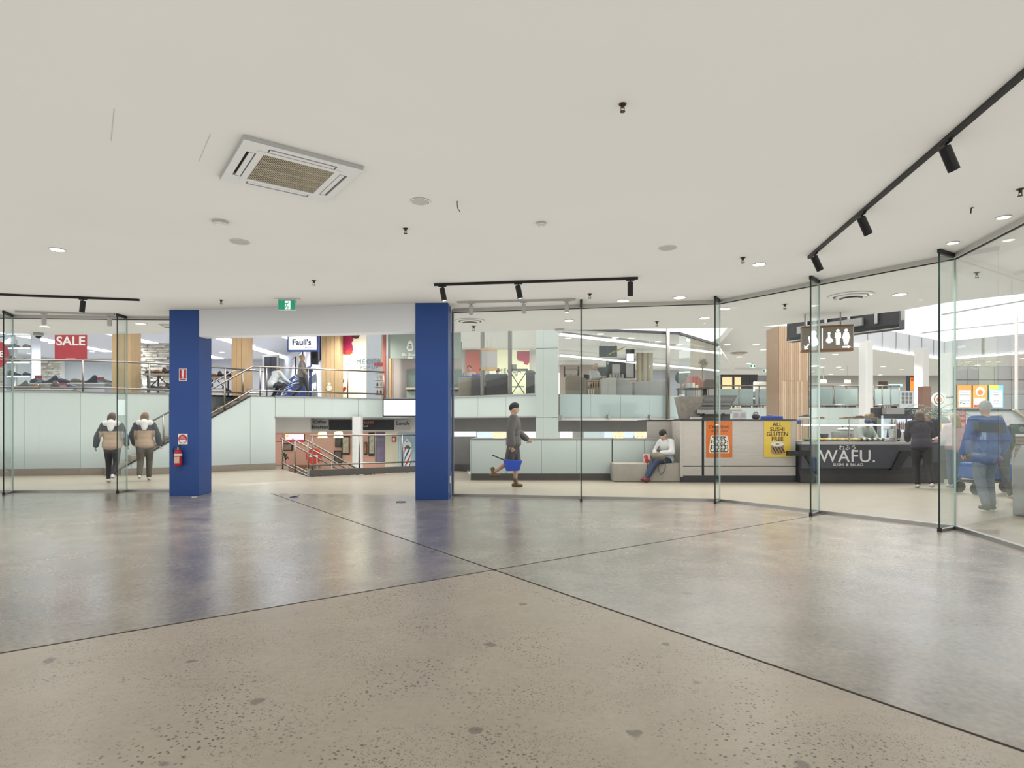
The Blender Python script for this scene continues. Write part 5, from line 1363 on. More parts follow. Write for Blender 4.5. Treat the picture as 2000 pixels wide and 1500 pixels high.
# stone planter, louvred metal unit
t = thing('stone_planter', 'tall tapered grey stone vessel behind the limed counter', 'vessel', (XP(1345, 15.4), 15.4, ZB - .02))
hh_ = ZP(774, 15.4) - ZB
MB().prism([(-.32, -.2), (.3, -.2), (.3, .2), (-.32, .2)], 0, .05).slab([(-.2, .05), (.22, .05), (.32, hh_), (-.32, hh_)], -.2, .2).build('body', mat('mottled stone', (168, 160, 148), .8, vary=.18, scale=9), t)
t = thing('louvred_unit', 'sloping silver louvred metal unit behind the orange poster', 'unit', (XP(1398, 15.2), 15.2, ZB - .02))
for k in range(9):
    zz = .30 + .035 * k
    MB().bar((-.42 + .02 * k, -.05 + .012 * k, zz), (.30 + .02 * k, -.05 + .012 * k, zz), .04, .012).build('louvre', M_GREYL if k % 2 else M_STEEL, t)
MB().slab([(-.46, .26), (.34, .26), (.56, .64), (-.28, .64)], .02, .06).build('back_plate', M_GREY, t)
MB().bx(-.5, .62, -.1, .25, .18, .27).build('base_rail', M_ALU, t)
for x in (-.4, .1, .5): MB().bar((x, 0, 0), (x + .1, 0, .2), .05, .05).build('leg', M_DARK2, t)
MB().bx(-.5, .4, .1, .2, 0, .17).build('panel_below', mat('mottled stone', (168, 160, 148), .8), t)

# ---------------------------------------------------------------- sunken level seen under the cafe
tag(MB().bx(XP(885, 20), XP(1050, 20), 20, 20.1, ZP(843, 20), 1.6).build('wall_bulkhead_grey', M_GREY), 'mid grey bulkhead under the terrace fascia by the blue column', 'wall', kind='structure')
tag(MB().bx(XP(1091, 19.5), XP(1275, 19.5), 19.5, 19.6, ZP(843, 19.5), 1.6).build('wall_bulkhead_grey_cafe', M_GREY), 'mid grey bulkhead under the frosted cafe fascia', 'wall', kind='structure')
for i, (a, b, l, m_) in enumerate(((887, 930, 'blue white lit window panel in the lower level by the blue column', M_SCREENW), (932, 965, 'pale blue window panel of the lower level behind the walking man', glow('pale blue window', (206, 220, 244), .8)), (1020, 1046, 'white lit window panel beside the green pier', M_SCREENW), (1093, 1118, 'white lit window panel right of the green pier', M_SCREENW), (1140, 1180, 'grey lit window panel of the lower level', glow('grey window', (190, 204, 204), .6)), (1180, 1264, 'pale blue window behind the woven lamps', glow('pale blue window', (206, 220, 244), .8)))):
    t, hw, hh = board(a, b, 838, 855, l, m_, 24.2 + .01 * i, 'lower_window', 'window', .04)
    MB().bx(-hw - .04, hw + .04, -.03, .03, hh, hh + .05).build('head_rail', M_ALU, t); MB().bx(-hw, hw, -.03, .03, LZ - t.location.z, -hh).build('apron_panel', M_WARMW, t)
for px, l, w_ in ((1208, 'glowing woven square pendant lamp, farther from the seated person', .2), (1251, 'glowing woven square pendant lamp, nearer the seated person', .19), (975, 'glowing woven pendant lamp behind the walking man', .24)):
    Y = 20.5
    t = thing('woven_lamp', l, 'lamp', (XP(px, Y), Y, ZP(848, Y)))
    sh = MB().lathe([(w_ * .75, .14), (w_, .1), (w_, -.1), (w_ * .75, -.14), (w_ * .7, -.13), (w_ * .92, -.09), (w_ * .92, .09), (w_ * .7, .13)], seg=16).build('shade', glow('lit woven cane', (252, 232, 190), .75), t)
    for k in range(8):
        a = 2 * PI * k / 8
        MB().tube([(w_ * math.cos(a), w_ * math.sin(a), -.1), (w_ * math.cos(a + .8), w_ * math.sin(a + .8), .1)], .008, 5).build('cane', mat('cane', (190, 150, 90), .6), sh)
    MB().ell((0, 0, 0), (.06, .06, .06)).build('bulb', M_LAMP, t)
    MB().tube([(0, 0, .1), (0, 0, 1.56 - ZP(848, Y))], .006, 5).build('cord', M_BLACK, t)
for px, l in ((1237, 'dark pointed plant leaf tip above the seat wall, left'), (1274, 'dark pointed plant leaf tip beside the grey panel')):
    o = thing('sansevieria', l, 'plant', (XP(px, 15.5), 15.3, .4))
    MB().lathe([(.08, 0), (.1, .15), (.09, .15), (.07, .02)], seg=12).build('pot', M_DARK2, o)
    for k in range(3): MB().tube([(0, 0, .1), (.02 * (k - 1), 0, .4), (.04 * (k - 1), .02, .72 - .06 * k)], [.02, .022, .002], 5).build('leaf', mat('dark leaf', (52, 66, 52), .5), o)
    MB().bx(-.1, .1, -.1, .1, -.4 - 0, 0).build('stand', M_GREY, o)

# ---------------------------------------------------------------- cafe behind glass on the terrace (left bay)
def mull(px, Y, label, z1=4.9, wpx=5, m=None):
    ww = wpx / F_PX * Y / 2
    o = MB().bx(-ww, ww, -.05, .05, 0, z1 - ZT).build('mullion', m or M_ALU, None, (XP(px, Y), Y, ZT)); return tag(o, label, 'mullion')
cg = thing('window_cafe_left', 'cafe glazing with two grey mullions above the fascia by the blue column', 'glazing', kind='structure')
pts = [(-1.9, 19.25), (XP(942, 18.5), 18.6), (XP(996, 18.0), 18.0), (.75, 17.3)]
for i in range(3):
    a, b = Vector(pts[i]), Vector(pts[i + 1]); L = (b - a).length
    MB().bx(0, L, -.005, .005, ZT + .03, 4.9).build('pane', M_CLEAR2, cg, (a.x, a.y, 0), ang(a, b))
    MB().bx(0, L, -.03, .03, ZT, ZT + .04).build('sill_channel', M_ALU, cg, (a.x, a.y, 0), ang(a, b))
for p in pts[1:3]: MB().bx(-.045, .045, -.06, .06, ZT, 4.95).build('mullion', M_GREY, cg, (p[0], p[1], 0), -.25)
# hanging timber-edged toilet sign seen end-on
Y = 15.6
t = thing('hanging_sign', 'hanging toilet sign with timber edges seen side-on beyond the blue column', 'sign', (XP(956, Y), Y, ZP(702, Y)), .75)
hz = 21 / F_PX * Y
MB().bx(-.17, .17, -.11, .11, -hz * .78, hz * .78).build('box', M_GREYL, t)
for s_ in (-1, 1): MB().bx(-.175, .175, -.115, .115, min(s_ * hz * .78, s_ * hz), max(s_ * hz * .78, s_ * hz)).build('timber_edge', M_OAK, t)
for y in (-.07, .07): MB().tube([(0, y, hz), (0, y, 5.0 - ZP(702, Y))], .008, 6).build('rod', M_ALU, t)
MB().bx(.172, .176, -.03, .03, -hz * .5, hz * .4).build('white_symbol', glow('sign symbol', (255, 255, 255), .8), t)
hang = MB().bx(XP(890, 15.7), XP(1060, 15.7), 15.5, 15.75, 5.0, 5.12).build('trim_3', M_GREYL); tag(hang, 'slim beam carrying the hanging sign rods', 'beam', kind='structure')
# back of the bay: cream wall with second lettering, coral wall, booths
Yb = 28.0
t = thing('cosmetics_wall', 'cream lit wall with MECCA lettering seen through the cafe glazing', 'shopfront', (XP(905, Yb), Yb, ZT)); xo = XP(905, Yb)
MB().bx(XP(956, Yb) - xo, XP(1034, Yb) - xo, 0, .1, 0, 2.75).build('cream_panel', glow('cream lit panel 2', (240, 238, 196), .45), t)
MB().bx(XP(909, Yb) - xo, XP(937, Yb) - xo, -.05, .1, 0, 2.6).build('coral_panel', mat('coral wall', (232, 116, 98), .6), t)
MB().bx(XP(887, Yb) - xo, XP(1060, Yb) - xo, .1, .2, 0, 2.85).build('wall', M_WARMW, t)
def lb(px, py): return (XP(px, Yb) - xo, -.012, ZP(py, Yb) - ZT)
text('MECCA', .3, M_MECCA, t, lb(995, 725), spacing=1.15, depth=.004); text('POP-UP', .2, M_MECCA, t, lb(997, 733), depth=.004)
MB().slab([(XP(x, Yb) - xo, ZP(y, Yb) - ZT) for x, y in ((1010, 686), (1034, 686), (1034, 708), (1030, 713), (1024, 711), (1022, 706), (1012, 705), (1009, 698))], -.02, -.005).build('pink_shape', M_PINK, t)
tag(MB().bx(XP(880, 29), XP(1060, 29), 18.9, 27.9, 4.82, 4.9).build('ceiling_cafe', M_CEIL), 'white lowered ceiling over the glazed cafe', 'ceiling', kind='structure')
M_BOOTH = mat('taupe booth', (150, 140, 126), .7); M_BOOTHD = mat('dark booth', (72, 70, 74), .7)
for i, (a, b, Y, z1, m_, l) in enumerate(((896, 922, 20.4, 2.2 + .75, M_BOOTH, 'taupe cafe booth back nearest the blue column'), (921, 938, 20.2, 2.2 + .8, M_BOOTHD, 'dark cafe booth back beside the first mullion'), (948, 992, 20.6, 2.2 + .85, M_BOOTHD, 'wide dark cafe booth back between the mullions'))):
    x0, x1 = XP(a, Y), XP(b, Y)
    t = thing('cafe_booth', l, 'booth', ((x0 + x1) / 2, Y, ZT)); hw = (x1 - x0) / 2
    MB().bx(-hw, hw, -.08, .08, 0, z1 - ZT).build('backrest', m_, t, bevel=.03)
    MB().bx(-hw, hw, .08, .5, 0, .45).build('seat', m_, t, bevel=.03)
    MB().bx(-hw * .9, hw * .9, -.02, .09, z1 - ZT, z1 - ZT + .03).build('blue_top_line', mat('blue top', (64, 104, 200), .4), t)
def stool(loc, label):
    t = thing('tall_frame_stand', label, 'stand', loc)
    for sx in (-1, 1):
        for sy in (-1, 1): MB().bx(sx * .28 - .015, sx * .28 + .015, sy * .2 - .015, sy * .2 + .015, 0, .95).build('leg', M_BLACK, t)
    MB().bar((-.28, -.2, .05), (.28, -.2, .9), .03, .03).build('cross_brace', M_BLACK, t); MB().bar((.28, -.2, .05), (-.28, -.2, .9), .03, .03).build('cross_brace', M_BLACK, t)
    MB().bx(-.32, .32, -.24, .24, .95, .99).build('top', M_BLACK, t)
    MB().bx(-.2, .2, -.15, .15, .4, .43).build('shelf', M_GREYL, t)
    return t
stool((XP(1012, 20.2), 20.2, ZT), 'black cross-braced waiter stand in the cafe left of the green pier')
t = thing('black_bin_stand', 'black service trolley beside the cross-braced stand', 'trolley', (XP(1036, 20.0), 20.0, ZT))
MB().bx(-.14, .14, -.14, .14, 0, .8).build('body', M_BLACK, t, bevel=.03); MB().ell((0, 0, .85), (.17, .15, .1)).build('top', M_DARK2, t)
tag(MB().bx(-.15, .1, -.1, .1, 0, .16).build('box', M_GREY, None, (XP(1003, 20.2), 20.2, ZT + .99)), 'grey box on the cross-braced waiter stand', 'box')
mb = MB()
# ---------------------------------------------------------------- glazed cafe (right bay): booths, signs, lights, fan
gz = thing('window_cafe_right', 'tall frameless cafe glazing above the frosted fascia', 'glazing', kind='structure')
GP = [T4, atpx(T4, T5, 1187), atpx(T4, T5, 1268), T5, (XP(1402, 20.6), 20.6)]
GP[0] = (XP(1092, 17.0), 17.05)
for i in range(4):
    a, b = Vector(GP[i]), Vector(GP[i + 1]); L = (b - a).length
    MB().bx(.004, L - .004, -.006, .006, 1.54 if i < 3 else ZT, 4.02).build('pane', M_CLEAR2, gz, (a.x, a.y - .06, 0), ang(a, b))
    MB().bx(0, L, -.03, .03, 4.02, 4.09).build('head_channel', M_DARK2, gz, (a.x, a.y - .06, 0), ang(a, b))
for p in GP[1:3]:
    MB().bx(-.03, .03, -.12, -.04, 1.5, 1.62).build('glass_clamp', M_GREYL, gz, (p[0], p[1], 0), .2)
MB().tube([(XP(1307, 17.6), 17.75, 1.5), (XP(1307, 17.6), 17.75, 4.6)], .06, 10).build('steel_post', M_STEEL, gz, smooth=True)
MB().bx(-.13, .13, -.09, -.03, 1.44, 1.6).build('patch_hinge', M_ALU, gz, (XP(1087, 16.9), 16.9, 0))
tag(MB().prism([GP[0], GP[3], GP[4], (11.5, 31), (2.0, 31)], 4.02, 4.1).build('ceiling_cafe_booths', M_CEIL), 'pale ceiling over the glazed booths', 'ceiling', kind='structure')
tag(MB().bx(XP(1093, 27), XP(1160, 27), 27, 27.1, ZT, 4.02).build('wall_cafe_blush', mat('blush wall', (216, 196, 182), .6)), 'blush back wall of the glazed cafe', 'wall', kind='structure')
tag(MB().bx(XP(1160, 28), XP(1240, 28), 28, 28.1, ZT, 4.02).build('wall_cafe_slate', mat('slate wall', (104, 112, 114), .6, vary=.05, scale=3)), 'slate grey wall behind the booths', 'wall', kind='structure')
tag(MB().bx(XP(1240, 27.5), XP(1425, 27.5), 29.5, 29.6, ZT, 4.02).build('wall_cafe_lilac', mat('lilac grey wall', (206, 206, 214), .6)), 'lilac grey wall behind the standing fan', 'wall', kind='structure')
for i, (a, b, lab) in enumerate((((1094, 653), (1408, 690), 'upper glowing white bar built for a food court light line reflected in the cafe glazing'), ((1094, 694), (1404, 724), 'lower glowing white bar built for a food court light line reflected in the cafe glazing'))):
    YA, YB_ = (17.45, 21.6) if i == 0 else (21.6, 26.5)  # glowing bars added in place of food court LED lines reflected in the glass
    p, q = W(a[0], a[1], YA), W(b[0], b[1], YB_)
    t = thing('reflected_light_bar', lab, 'reflection bar')
    MB().bar(p, q, .06, .07).build('tube', glow('reflected led line', (250, 252, 255), 1.6), t)
    MB().bar(p + Vector((0, 0, .05)), q + Vector((0, 0, .05)), .07, .03).build('housing', M_WHITE, t)
    for s_ in (.1, .5, .9):
        r_ = p.lerp(q, s_); MB().tube([r_ + Vector((0, 0, .06)), Vector((r_.x, r_.y, 4.02))], .005, 5).build('suspension', M_ALU, t)
for i, (px, py) in enumerate(((1110, 660), (1173, 652), (1202, 659), (1233, 660), (1285, 667), (1327, 673))):
    downlight(px, py, ['first', 'second', 'third', 'fourth', 'fifth', 'sixth'][i] + ' warm downlight from the left in the glazed cafe ceiling', .11, M_LAMPW, 4.02)
t, hw, hh = board(1170, 1205, 676, 697, 'dark hanging menu board with yellow scribble in the glazed cafe', mat('menu slate', (92, 100, 102), .6), 19.9, 'menu_board', 'sign')
for k in range(4): MB().bar((hw * .1 + .12 * k, -.03, -.1 + .05 * k), (hw * .1 + .2 + .12 * k, -.03, .02 + .05 * k), .01, .03).build('yellow_stroke', mat('yellow chalk', (222, 214, 120), .6), t)
for s_ in (-1, 1): MB().tube([(s_ * hw * .8, 0, hh), (s_ * hw * .8, 0, 4.02 - t.location.z)], .006, 5).build('wire', M_ALU, t)
t, hw, hh = board(1224, 1238, 691, 706, 'small bright white screen in the glazed cafe', M_SCREENW, 21.4, 'screen', 'screen')
MB().bx(-hw - .03, hw + .03, .02, .06, -hh - .03, 4.02 - t.location.z).build('bracket', M_DARK, t)
M_BO = mat('pale booth shell', (206, 204, 196), .6); M_BO2 = mat('inner booth', (186, 186, 182), .6)
def boothshell(px0, px1, pyt, Y, label, m_, slope=.0):
    x0, x1 = XP(px0, Y), XP(px1, Y); z1 = ZP(pyt, Y)
    t = thing('curved_booth', label, 'booth', ((x0 + x1) / 2, Y, ZT)); hw = (x1 - x0) / 2; h_ = z1 - ZT
    MB().slab([(-hw, 0), (hw, 0), (hw, h_ * (1 - slope)), (hw * .3, h_ * (1 - slope * .3)), (-hw * .2, h_), (-hw, h_ * .96)], -.05, .05).build('shell', m_, t, bevel=.015)
    MB().slab([(-hw, 0), (-hw + .05, 0), (-hw + .05, h_ * .95), (-hw, h_ * .96)], .05, .6).build('wing', m_, t)
    MB().bx(-hw + .05, hw - .05, .1, .55, 0, .45).build('seat', mat('booth seat slats', (190, 160, 110), .6, vary=.2, scale=6, stretch=(20, 1, 1)), t)
    return t
boothshell(1104, 1146, 733, 20.2, 'grey sloping booth shell right of the green pier', M_BOOTH, .15)
boothshell(1176, 1203, 738, 19.8, 'pale booth shell in front of the white-hooded diner', M_BO, .0)
boothshell(1200, 1234, 738, 20.0, 'pale rounded booth shell next to the brown table', M_BO2, .3)
boothshell(1238, 1300, 745, 20.4, 'long pale grey booth shell behind the steel post', M_BO2, -.1)
t = thing('cafe_table', 'small slatted timber table between the booth shells', 'table', (XP(1160, 20.6), 20.6, ZT))
MB().bx(-.28, .28, -.2, .2, .62, .66).build('top', M_OAK, t)
for k in range(7): MB().bx(-.26 + .08 * k, -.22 + .08 * k, -.2, -.17, .1, .62).build('slat', M_OAK, t)
for sx in (-1, 1): MB().bx(sx * .25 - .02, sx * .25 + .02, -.17, .17, 0, .62).build('leg', M_WALNUT, t)
t = thing('cafe_counter', 'pale service counter with dark back shelf in the glazed cafe', 'counter', (XP(1215, 24.5), 24.5, ZT))
MB().bx(-.85, .75, -.3, .3, 0, .95).build('body', mat('blush counter', (196, 178, 164), .6), t)
MB().bx(-.9, .8, -.35, .35, .95, 1.0).build('worktop', M_WHITE, t)
cb = MB().bx(-.6, .55, .1, .3, 1.0, 1.9).build('back_shelf', M_DARK2, t)
MB().bx(-.4, -.1, -.1, .1, 1.0, 1.6).build('pale_bin', M_BO, cb); MB().bx(.15, .45, -.1, .1, 1.05, 1.7).build('pale_bin', M_BO, cb)
for k in range(5): MB().lathe([(.05, 0), (.05, .15), (.02, .2)], (-.5 + .12 * k, -.2, 1.0), 8).build('jar', M_GREYL, cb)
t = thing('shelf_unit', 'dark wire shelf of crockery in the glazed cafe', 'shelf', (XP(1116, 25.5), 25.5, ZT))
for k in range(4): MB().bx(-.3, .3, -.15, .15, .6 + .3 * k, .62 + .3 * k).build('shelf', M_GREYL, t)
for sx in (-1, 1): MB().bx(sx * .3 - .02, sx * .3 + .02, -.15, .15, 0, 1.6).build('upright', M_DARK2, t)
for k in range(6): MB().lathe([(.06, 0), (.08, .07), (.07, .07), (.05, .01)], (-.2 + .2 * (k % 3), 0, .92 + .3 * (k // 3)), 10).build('bowl', M_WHITE, t)
# cream folding screen, fan, chairs behind counter
t, hw, hh = board(1243, 1275, 689, 745, 'cream gridded room divider in the glazed cafe', mat('divider cream', (216, 206, 184), .6), 21.6, 'room_divider', 'screen')
for k in range(3): MB().bx(-hw + hw * 2 * k / 3, -hw + hw * 2 * k / 3 + .05, -.05, -.026, -hh, hh).build('rail', mat('gold rail', (186, 164, 120), .4), t)
MB().bx(-hw, hw, -.03, .03, ZT - t.location.z, -hh).build('base', MATS['divider cream'], t)
Y = 22.2
t = thing('standing_fan', 'dark round pedestal fan behind the glass', 'fan', (XP(1373, Y), Y, ZT))
fz = ZP(709, Y) - ZT; R_ = 8.6 / F_PX * Y
cage = MB()
for k in range(16):
    a = 2 * PI * k / 16; cage.tube([(R_ * .15 * math.cos(a), -.06, fz + R_ * .15 * math.sin(a)), (R_ * .8 * math.cos(a), -.055, fz + R_ * .8 * math.sin(a)), (R_ * math.cos(a), 0, fz + R_ * math.sin(a))], .006, 4)
for r_ in (R_, R_ * .6): cage.tube([(r_ * math.cos(2 * PI * k / 24), 0 if r_ == R_ else -.055, fz + r_ * math.sin(2 * PI * k / 24)) for k in range(25)], .01, 5)
cage.build('cage', M_DARK2, t)
for k in range(4):
    M_ = Matrix.Translation((0, -.02, fz)) @ Matrix.Rotation(k * PI / 2 + .3, 4, 'Y')
    MB().bx(.02, R_ * .82, -.01, .0, -.05, .06, M=M_).build('blade', mat('fan blade', (96, 106, 104), .4), t)
MB().lathe([(.05, -.06), (.05, .08)], seg=12, M=Matrix.Translation((0, 0, fz)) @ Matrix.Rotation(PI / 2, 4, 'X')).build('motor', M_DARK, t)
MB().tube([(0, .05, 0), (0, .05, fz)], .022, 8).build('pole', M_DARK2, t); MB().lathe([(.22, 0), (.2, .04), (.04, .06)], (0, .05, 0), 18).build('base', M_DARK2, t)
def padchair(px, Y, rz, m_, label, hb, w_):
    t = thing('lounge_chair', label, 'chair', (XP(px, Y), Y, ZT), rz)
    MB().slab([(-w_, .4), (w_, .4), (w_ * .95, hb * .8), (w_ * .5, hb), (-w_ * .5, hb), (-w_ * .95, hb * .8)], -.05, .05).build('backrest', m_, t, bevel=.03)
    MB().bx(-w_, w_, -.5, -.04, .38, .48).build('seat', m_, t, bevel=.03)
    for sx in (-1, 1):
        for sy in (-.45, .0): MB().tube([(sx * w_ * .85, sy, 0), (sx * w_ * .85, sy, .4)], .015, 6).build('leg', M_BLACK, t)
    return t
padchair(1355, 20.0, PI, mat('red upholstery', (198, 92, 100), .7), 'round-backed red chair behind the limed counter', ZP(735, 20) - ZT, .30)
padchair(1386, 20.6, PI + .3, mat('charcoal upholstery', (84, 84, 94), .7), 'charcoal square-backed chair beside the red chair', ZP(741, 20.6) - ZT, .32)
t = thing('hung_jacket', 'dark grey jacket hung over a stand behind the stone vessel', 'jacket', (XP(1330, 20.2), 20.2, ZT))
MB().ell((0, 0, .72), (.2, .14, .22)).ell((.1, 0, .8), (.14, .12, .12)).build('jacket', mat('jacket grey', (92, 98, 96), .8), t, smooth=True)
MB().tube([(0, 0, 0), (0, 0, .7)], .02, 6).build('pole', M_BLACK, t); MB().lathe([(.2, 0), (.04, .04)], seg=12).build('base', M_BLACK, t)
t = thing('side_table', 'dark side table with white cartons behind the limed counter', 'table', (XP(1352, 18.9), 18.9, ZT))
MB().bx(-.45, .45, -.2, .2, .24, .28).build('top', M_DARK, t)
for sx in (-1, 1): MB().bx(sx * .4 - .02, sx * .4 + .02, -.15, .15, 0, .24).build('leg', M_BLACK, t)
t2 = thing('carton', 'white carton pair on the dark side table', 'carton', (XP(1350, 18.9), 18.9, ZT + .28)); MB().bx(-.15, .08, -.1, .1, 0, .16).build('box', M_PAPER, t2); MB().bx(.1, .2, -.08, .08, 0, .1).build('small_box', mat('cream box', (230, 216, 170), .6), t2)
# white angular skylight soffit piece over the glazed cafe
# ---------------------------------------------------------------- food court beyond
YT = 29.0
fb = thing('wall_court_fascia', 'pale green glass fascia panels of the far food court terraces', 'wall', kind='structure')
panel_run(fb, (8.6, 28.98), (17.4, 28.98), 1.4, ZT - .02, 8, M_GREENP)
MB().bx(8.6, 17.5, 29, 29.1, 0, ZT - .02).build('core', M_GREYL, fb)
def balus(px0, px1, Y, label, n, z0=ZT):
    x0, x1 = XP(px0, Y), XP(px1, Y)
    ps = [x0 + (x1 - x0) * i / n for i in range(n + 1)]
    railing('glass_balustrade', label, [[(x0, Y, z0 + 1.05), (x1, Y, z0 + 1.05)], [(x0, Y, z0 + .12), (x1, Y, z0 + .12)]], [((x, Y, z0), (x, Y, z0 + 1.05)) for x in ps], r=.03,
            panes=[((ps[i] + .05, Y), (ps[i + 1] - .05, Y), z0 + .2, z0 + .95) for i in range(n)])
balus(1404, 1522, YT + .3, 'steel and glass balustrade left of the timber batten column', 3)
balus(1578, 1677, YT + .3, 'steel and glass balustrade between the timber column and the white column', 2)
balus(1706, 1757, YT + .3, 'short steel and glass balustrade right of the white column', 3)
M_DK = mat('balustrade backing aqua', (186, 202, 200), .3)
for i, (a, b, l) in enumerate(((1404, 1470, 'long aqua backed bench seat behind the left balustrade'), (1475, 1518, 'aqua backed bench seat next to the timber batten column'), (1582, 1625, 'aqua backed bench seat right of the timber column'), (1630, 1674, 'darker aqua bench seat below the seated man'), (1710, 1755, 'aqua bench seat behind the short balustrade'))):
    Y = 30.2; x0, x1 = XP(a, Y), XP(b, Y)
    t = thing('court_bench', l, 'bench seat', ((x0 + x1) / 2, Y, ZT)); hw = (x1 - x0) / 2
    MB().bx(-hw, hw, -.05, .05, .1, .95).build('backrest', M_DK, t); MB().bx(-hw, hw, .05, .5, .35, .45).build('seat', M_DARK2, t)
    for x in (-hw + .1, hw - .1): MB().bx(x - .03, x + .03, 0, .45, 0, .35).build('leg', M_BLACK, t)
# cutlery of small things on the far tables
tb = thing('court_table', 'food court table', 'table')
MB().bx(-.4, .4, -.35, .35, .72, .76).build('top', M_WHITE, tb); MB().tube([(0, 0, 0), (0, 0, .72)], .04, 8).build('pedestal', M_BLACK, tb); MB().lathe([(.25, 0), (.05, .03)], seg=14).build('foot', M_BLACK, tb)
TS = [(1432, 32, 'white pedestal table at the far left of the food court terrace'), (1458, 31.6, 'white pedestal table in front of the dark cladding'), (1490, 32, 'white pedestal table beside the pale lounge back'), (1598, 31.5, 'white pedestal table right of the timber batten column'), (1652, 31.8, 'white pedestal table of the seated man'), (1722, 31.6, 'white pedestal table behind the short balustrade')]
for i, (px, Y, l) in enumerate(TS):
    o = tb if i == 0 else dup(tb, (0, 0, 0), 0); o.location = (XP(px, Y), Y, ZT); o['label'] = l
ch = chair('court_chair', M_DARK2, M_BLACK)
CS = [(1421, 31.9, 1.5), (1444, 32.3, -1.5), (1449, 31.4, 1.5), (1469, 31.9, -1.5), (1480, 31.8, 1.5), (1502, 32.1, -1.5), (1588, 31.3, 1.5), (1609, 31.7, -1.5), (1641, 31.4, 1.4), (1713, 31.4, 1.5), (1733, 31.8, -1.5)]
for i, (px, Y, rz) in enumerate(CS):
    o = ch if i == 0 else dup(ch, (0, 0, 0), 0); o.location = (XP(px, Y), Y, ZT); o.rotation_euler = (0, 0, rz)
    o['label'] = ('left' if rz > 0 else 'right') + ' dark chair at the ' + TS[[0, 0, 1, 1, 2, 2, 3, 3, 4, 5, 5][i]][2].replace('white pedestal table', 'table')
t = thing('lounge_sofa', 'pale upholstered lounge back on the far terrace', 'sofa', (XP(1488, 33.5), 33.5, ZT))
MB().bx(-.45, .45, -.1, .1, 0, 1.55).build('backrest', mat('pale upholstery', (214, 206, 194), .7), t, bevel=.03); MB().bx(-.45, .45, .1, .6, 0, .45).build('seat', MATS['pale upholstery'], t)
# far wall
tag(MB().bx(6, 50, 46, 46.2, 0, 5.1).build('wall_court_far', mat('court far wall', (200, 196, 184), .6)), 'far beige wall of the food court', 'wall', kind='structure')
t = thing('tenancy_front', 'far shopfront with cream lit windows and dark cladding', 'shopfront', (XP(1408, 40), 40, ZT)); xo = XP(1408, 40)
def q(px): return XP(px, 40) - xo
MB().bx(q(1405), q(1410), -.05, .1, 0, 2.45).build('frame', M_DARK, t)
for a, b in ((1410, 1430), (1434, 1447)): MB().bx(q(a), q(b), 0, .05, .3, 2.35).build('window_pane', glow('cream shop window', (240, 214, 160), .65), t)
MB().bx(q(1430), q(1434), -.05, .1, 0, 2.45).build('frame', M_DARK, t); MB().bx(q(1405), q(1479), -.08, .1, 2.35, 2.5).build('header', M_DARK, t)
MB().bx(q(1447), q(1463), -.03, .1, 0, 2.4).build('dark_panel', M_DARK, t); MB().bx(q(1463.5), q(1479), -.03, .1, 0, 2.4).build('dark_panel', M_DARK, t)
MB().bx(q(1479), q(1507), .5, .6, 0, 2.5).build('grey_wall', mat('sage grey wall', (168, 172, 170), .6), t)
MB().bx(q(1507), q(1521), .2, .5, 0, 2.4).build('timber_panel', M_OAK, t)
for i, (px, py, Y, l) in enumerate(((1470, 715, 36, 'small green exit sign hanging left of the timber column, nearer'), (1495, 724, 40, 'small green exit sign hanging left of the timber column, farther'))):
    t, hw, hh = board(px - 5, px + 5, py - 3, py + 3, l, M_EXW, Y, 'exit_sign', 'exit sign'); MB().bx(-hw * .9, -hw * .3, -.03, -.026, -hh * .8, hh * .8).bx(hw * .3, hw * .9, -.03, -.026, -hh * .8, hh * .8).build('green_field', M_EXG, t); MB().tube([(0, 0, hh), (0, 0, 5.1 - t.location.z)], .01, 5).build('rod', M_ALU, t)
# timber batten column
Y = 21.5
x0, x1 = XP(1520, Y), XP(1580, Y)
t = thing('batten_column', 'big brown timber batten column in front of the food court', 'column', ((x0 + x1) / 2, Y + .5, 0)); hw = (x1 - x0) / 2
MB().bx(-hw + .02, hw - .02, -.45, .5, 0, ZP(637, Y)).build('core', M_WALNUT, t)
n = 15; random.seed(3)
for i in range(n):
    xx = -hw + 2 * hw * i / n
    for z0_, z1_ in ((0, 2.9), (2.905, ZP(637, Y))):
        MB().bx(xx + .004, xx + 2 * hw / n - .004, -.5, -.45 + .0, z0_, z1_).build('batten', random.choice((M_OAK2, M_OAK3, M_OAK2)), t)
MB().bx(-hw - .005, -hw + .02, -.5, .5, 0, ZP(637, Y)).build('side_board', M_OAK2, t); MB().bx(hw - .02, hw + .005, -.5, .5, 0, ZP(637, Y)).build('side_board', M_OAK2, t)
# downlights in court ceiling
random.seed(11)
DL = [(1420, 673), (1476, 673), (1510, 673), (1491, 683), (1444, 697), (1462, 710), (1503, 717), (1505, 658), (1631, 692), (1606, 700), (1605, 717), (1638, 717), (1644, 722), (1587, 726), (1623, 731), (1617, 738), (1662, 735), (1725, 716), (1760, 722), (1719, 732), (1752, 737), (1725, 742), (1756, 747), (1712, 748), (1891, 707), (1930, 707), (1949, 707), (1909, 713), (1560, 692), (1566, 740), (1997, 700), (1840, 724)]
for i, (px, py) in enumerate(DL):
    downlight(px, py, 'small lit downlight among the rows in the low food court ceiling', .16, glow('court downlight', (255, 250, 240), 2.4), 5.1, 'downlights in the food court ceiling')
c = onz(1443, 689, 5.098); t = thing('air_diffuser', 'brownish round air diffuser in the food court ceiling', 'air diffuser', tuple(c))
MB().lathe([(.42, 0), (.42, -.03), (.3, -.05), (.3, 0)], seg=28).build('ring', mat('diffuser taupe', (186, 170, 148), .6), t); MB().lathe([(.25, -.01), (.24, -.04), (.01, -.045)], seg=24).build('plate', mat('diffuser taupe', (186, 170, 148), .6), t)
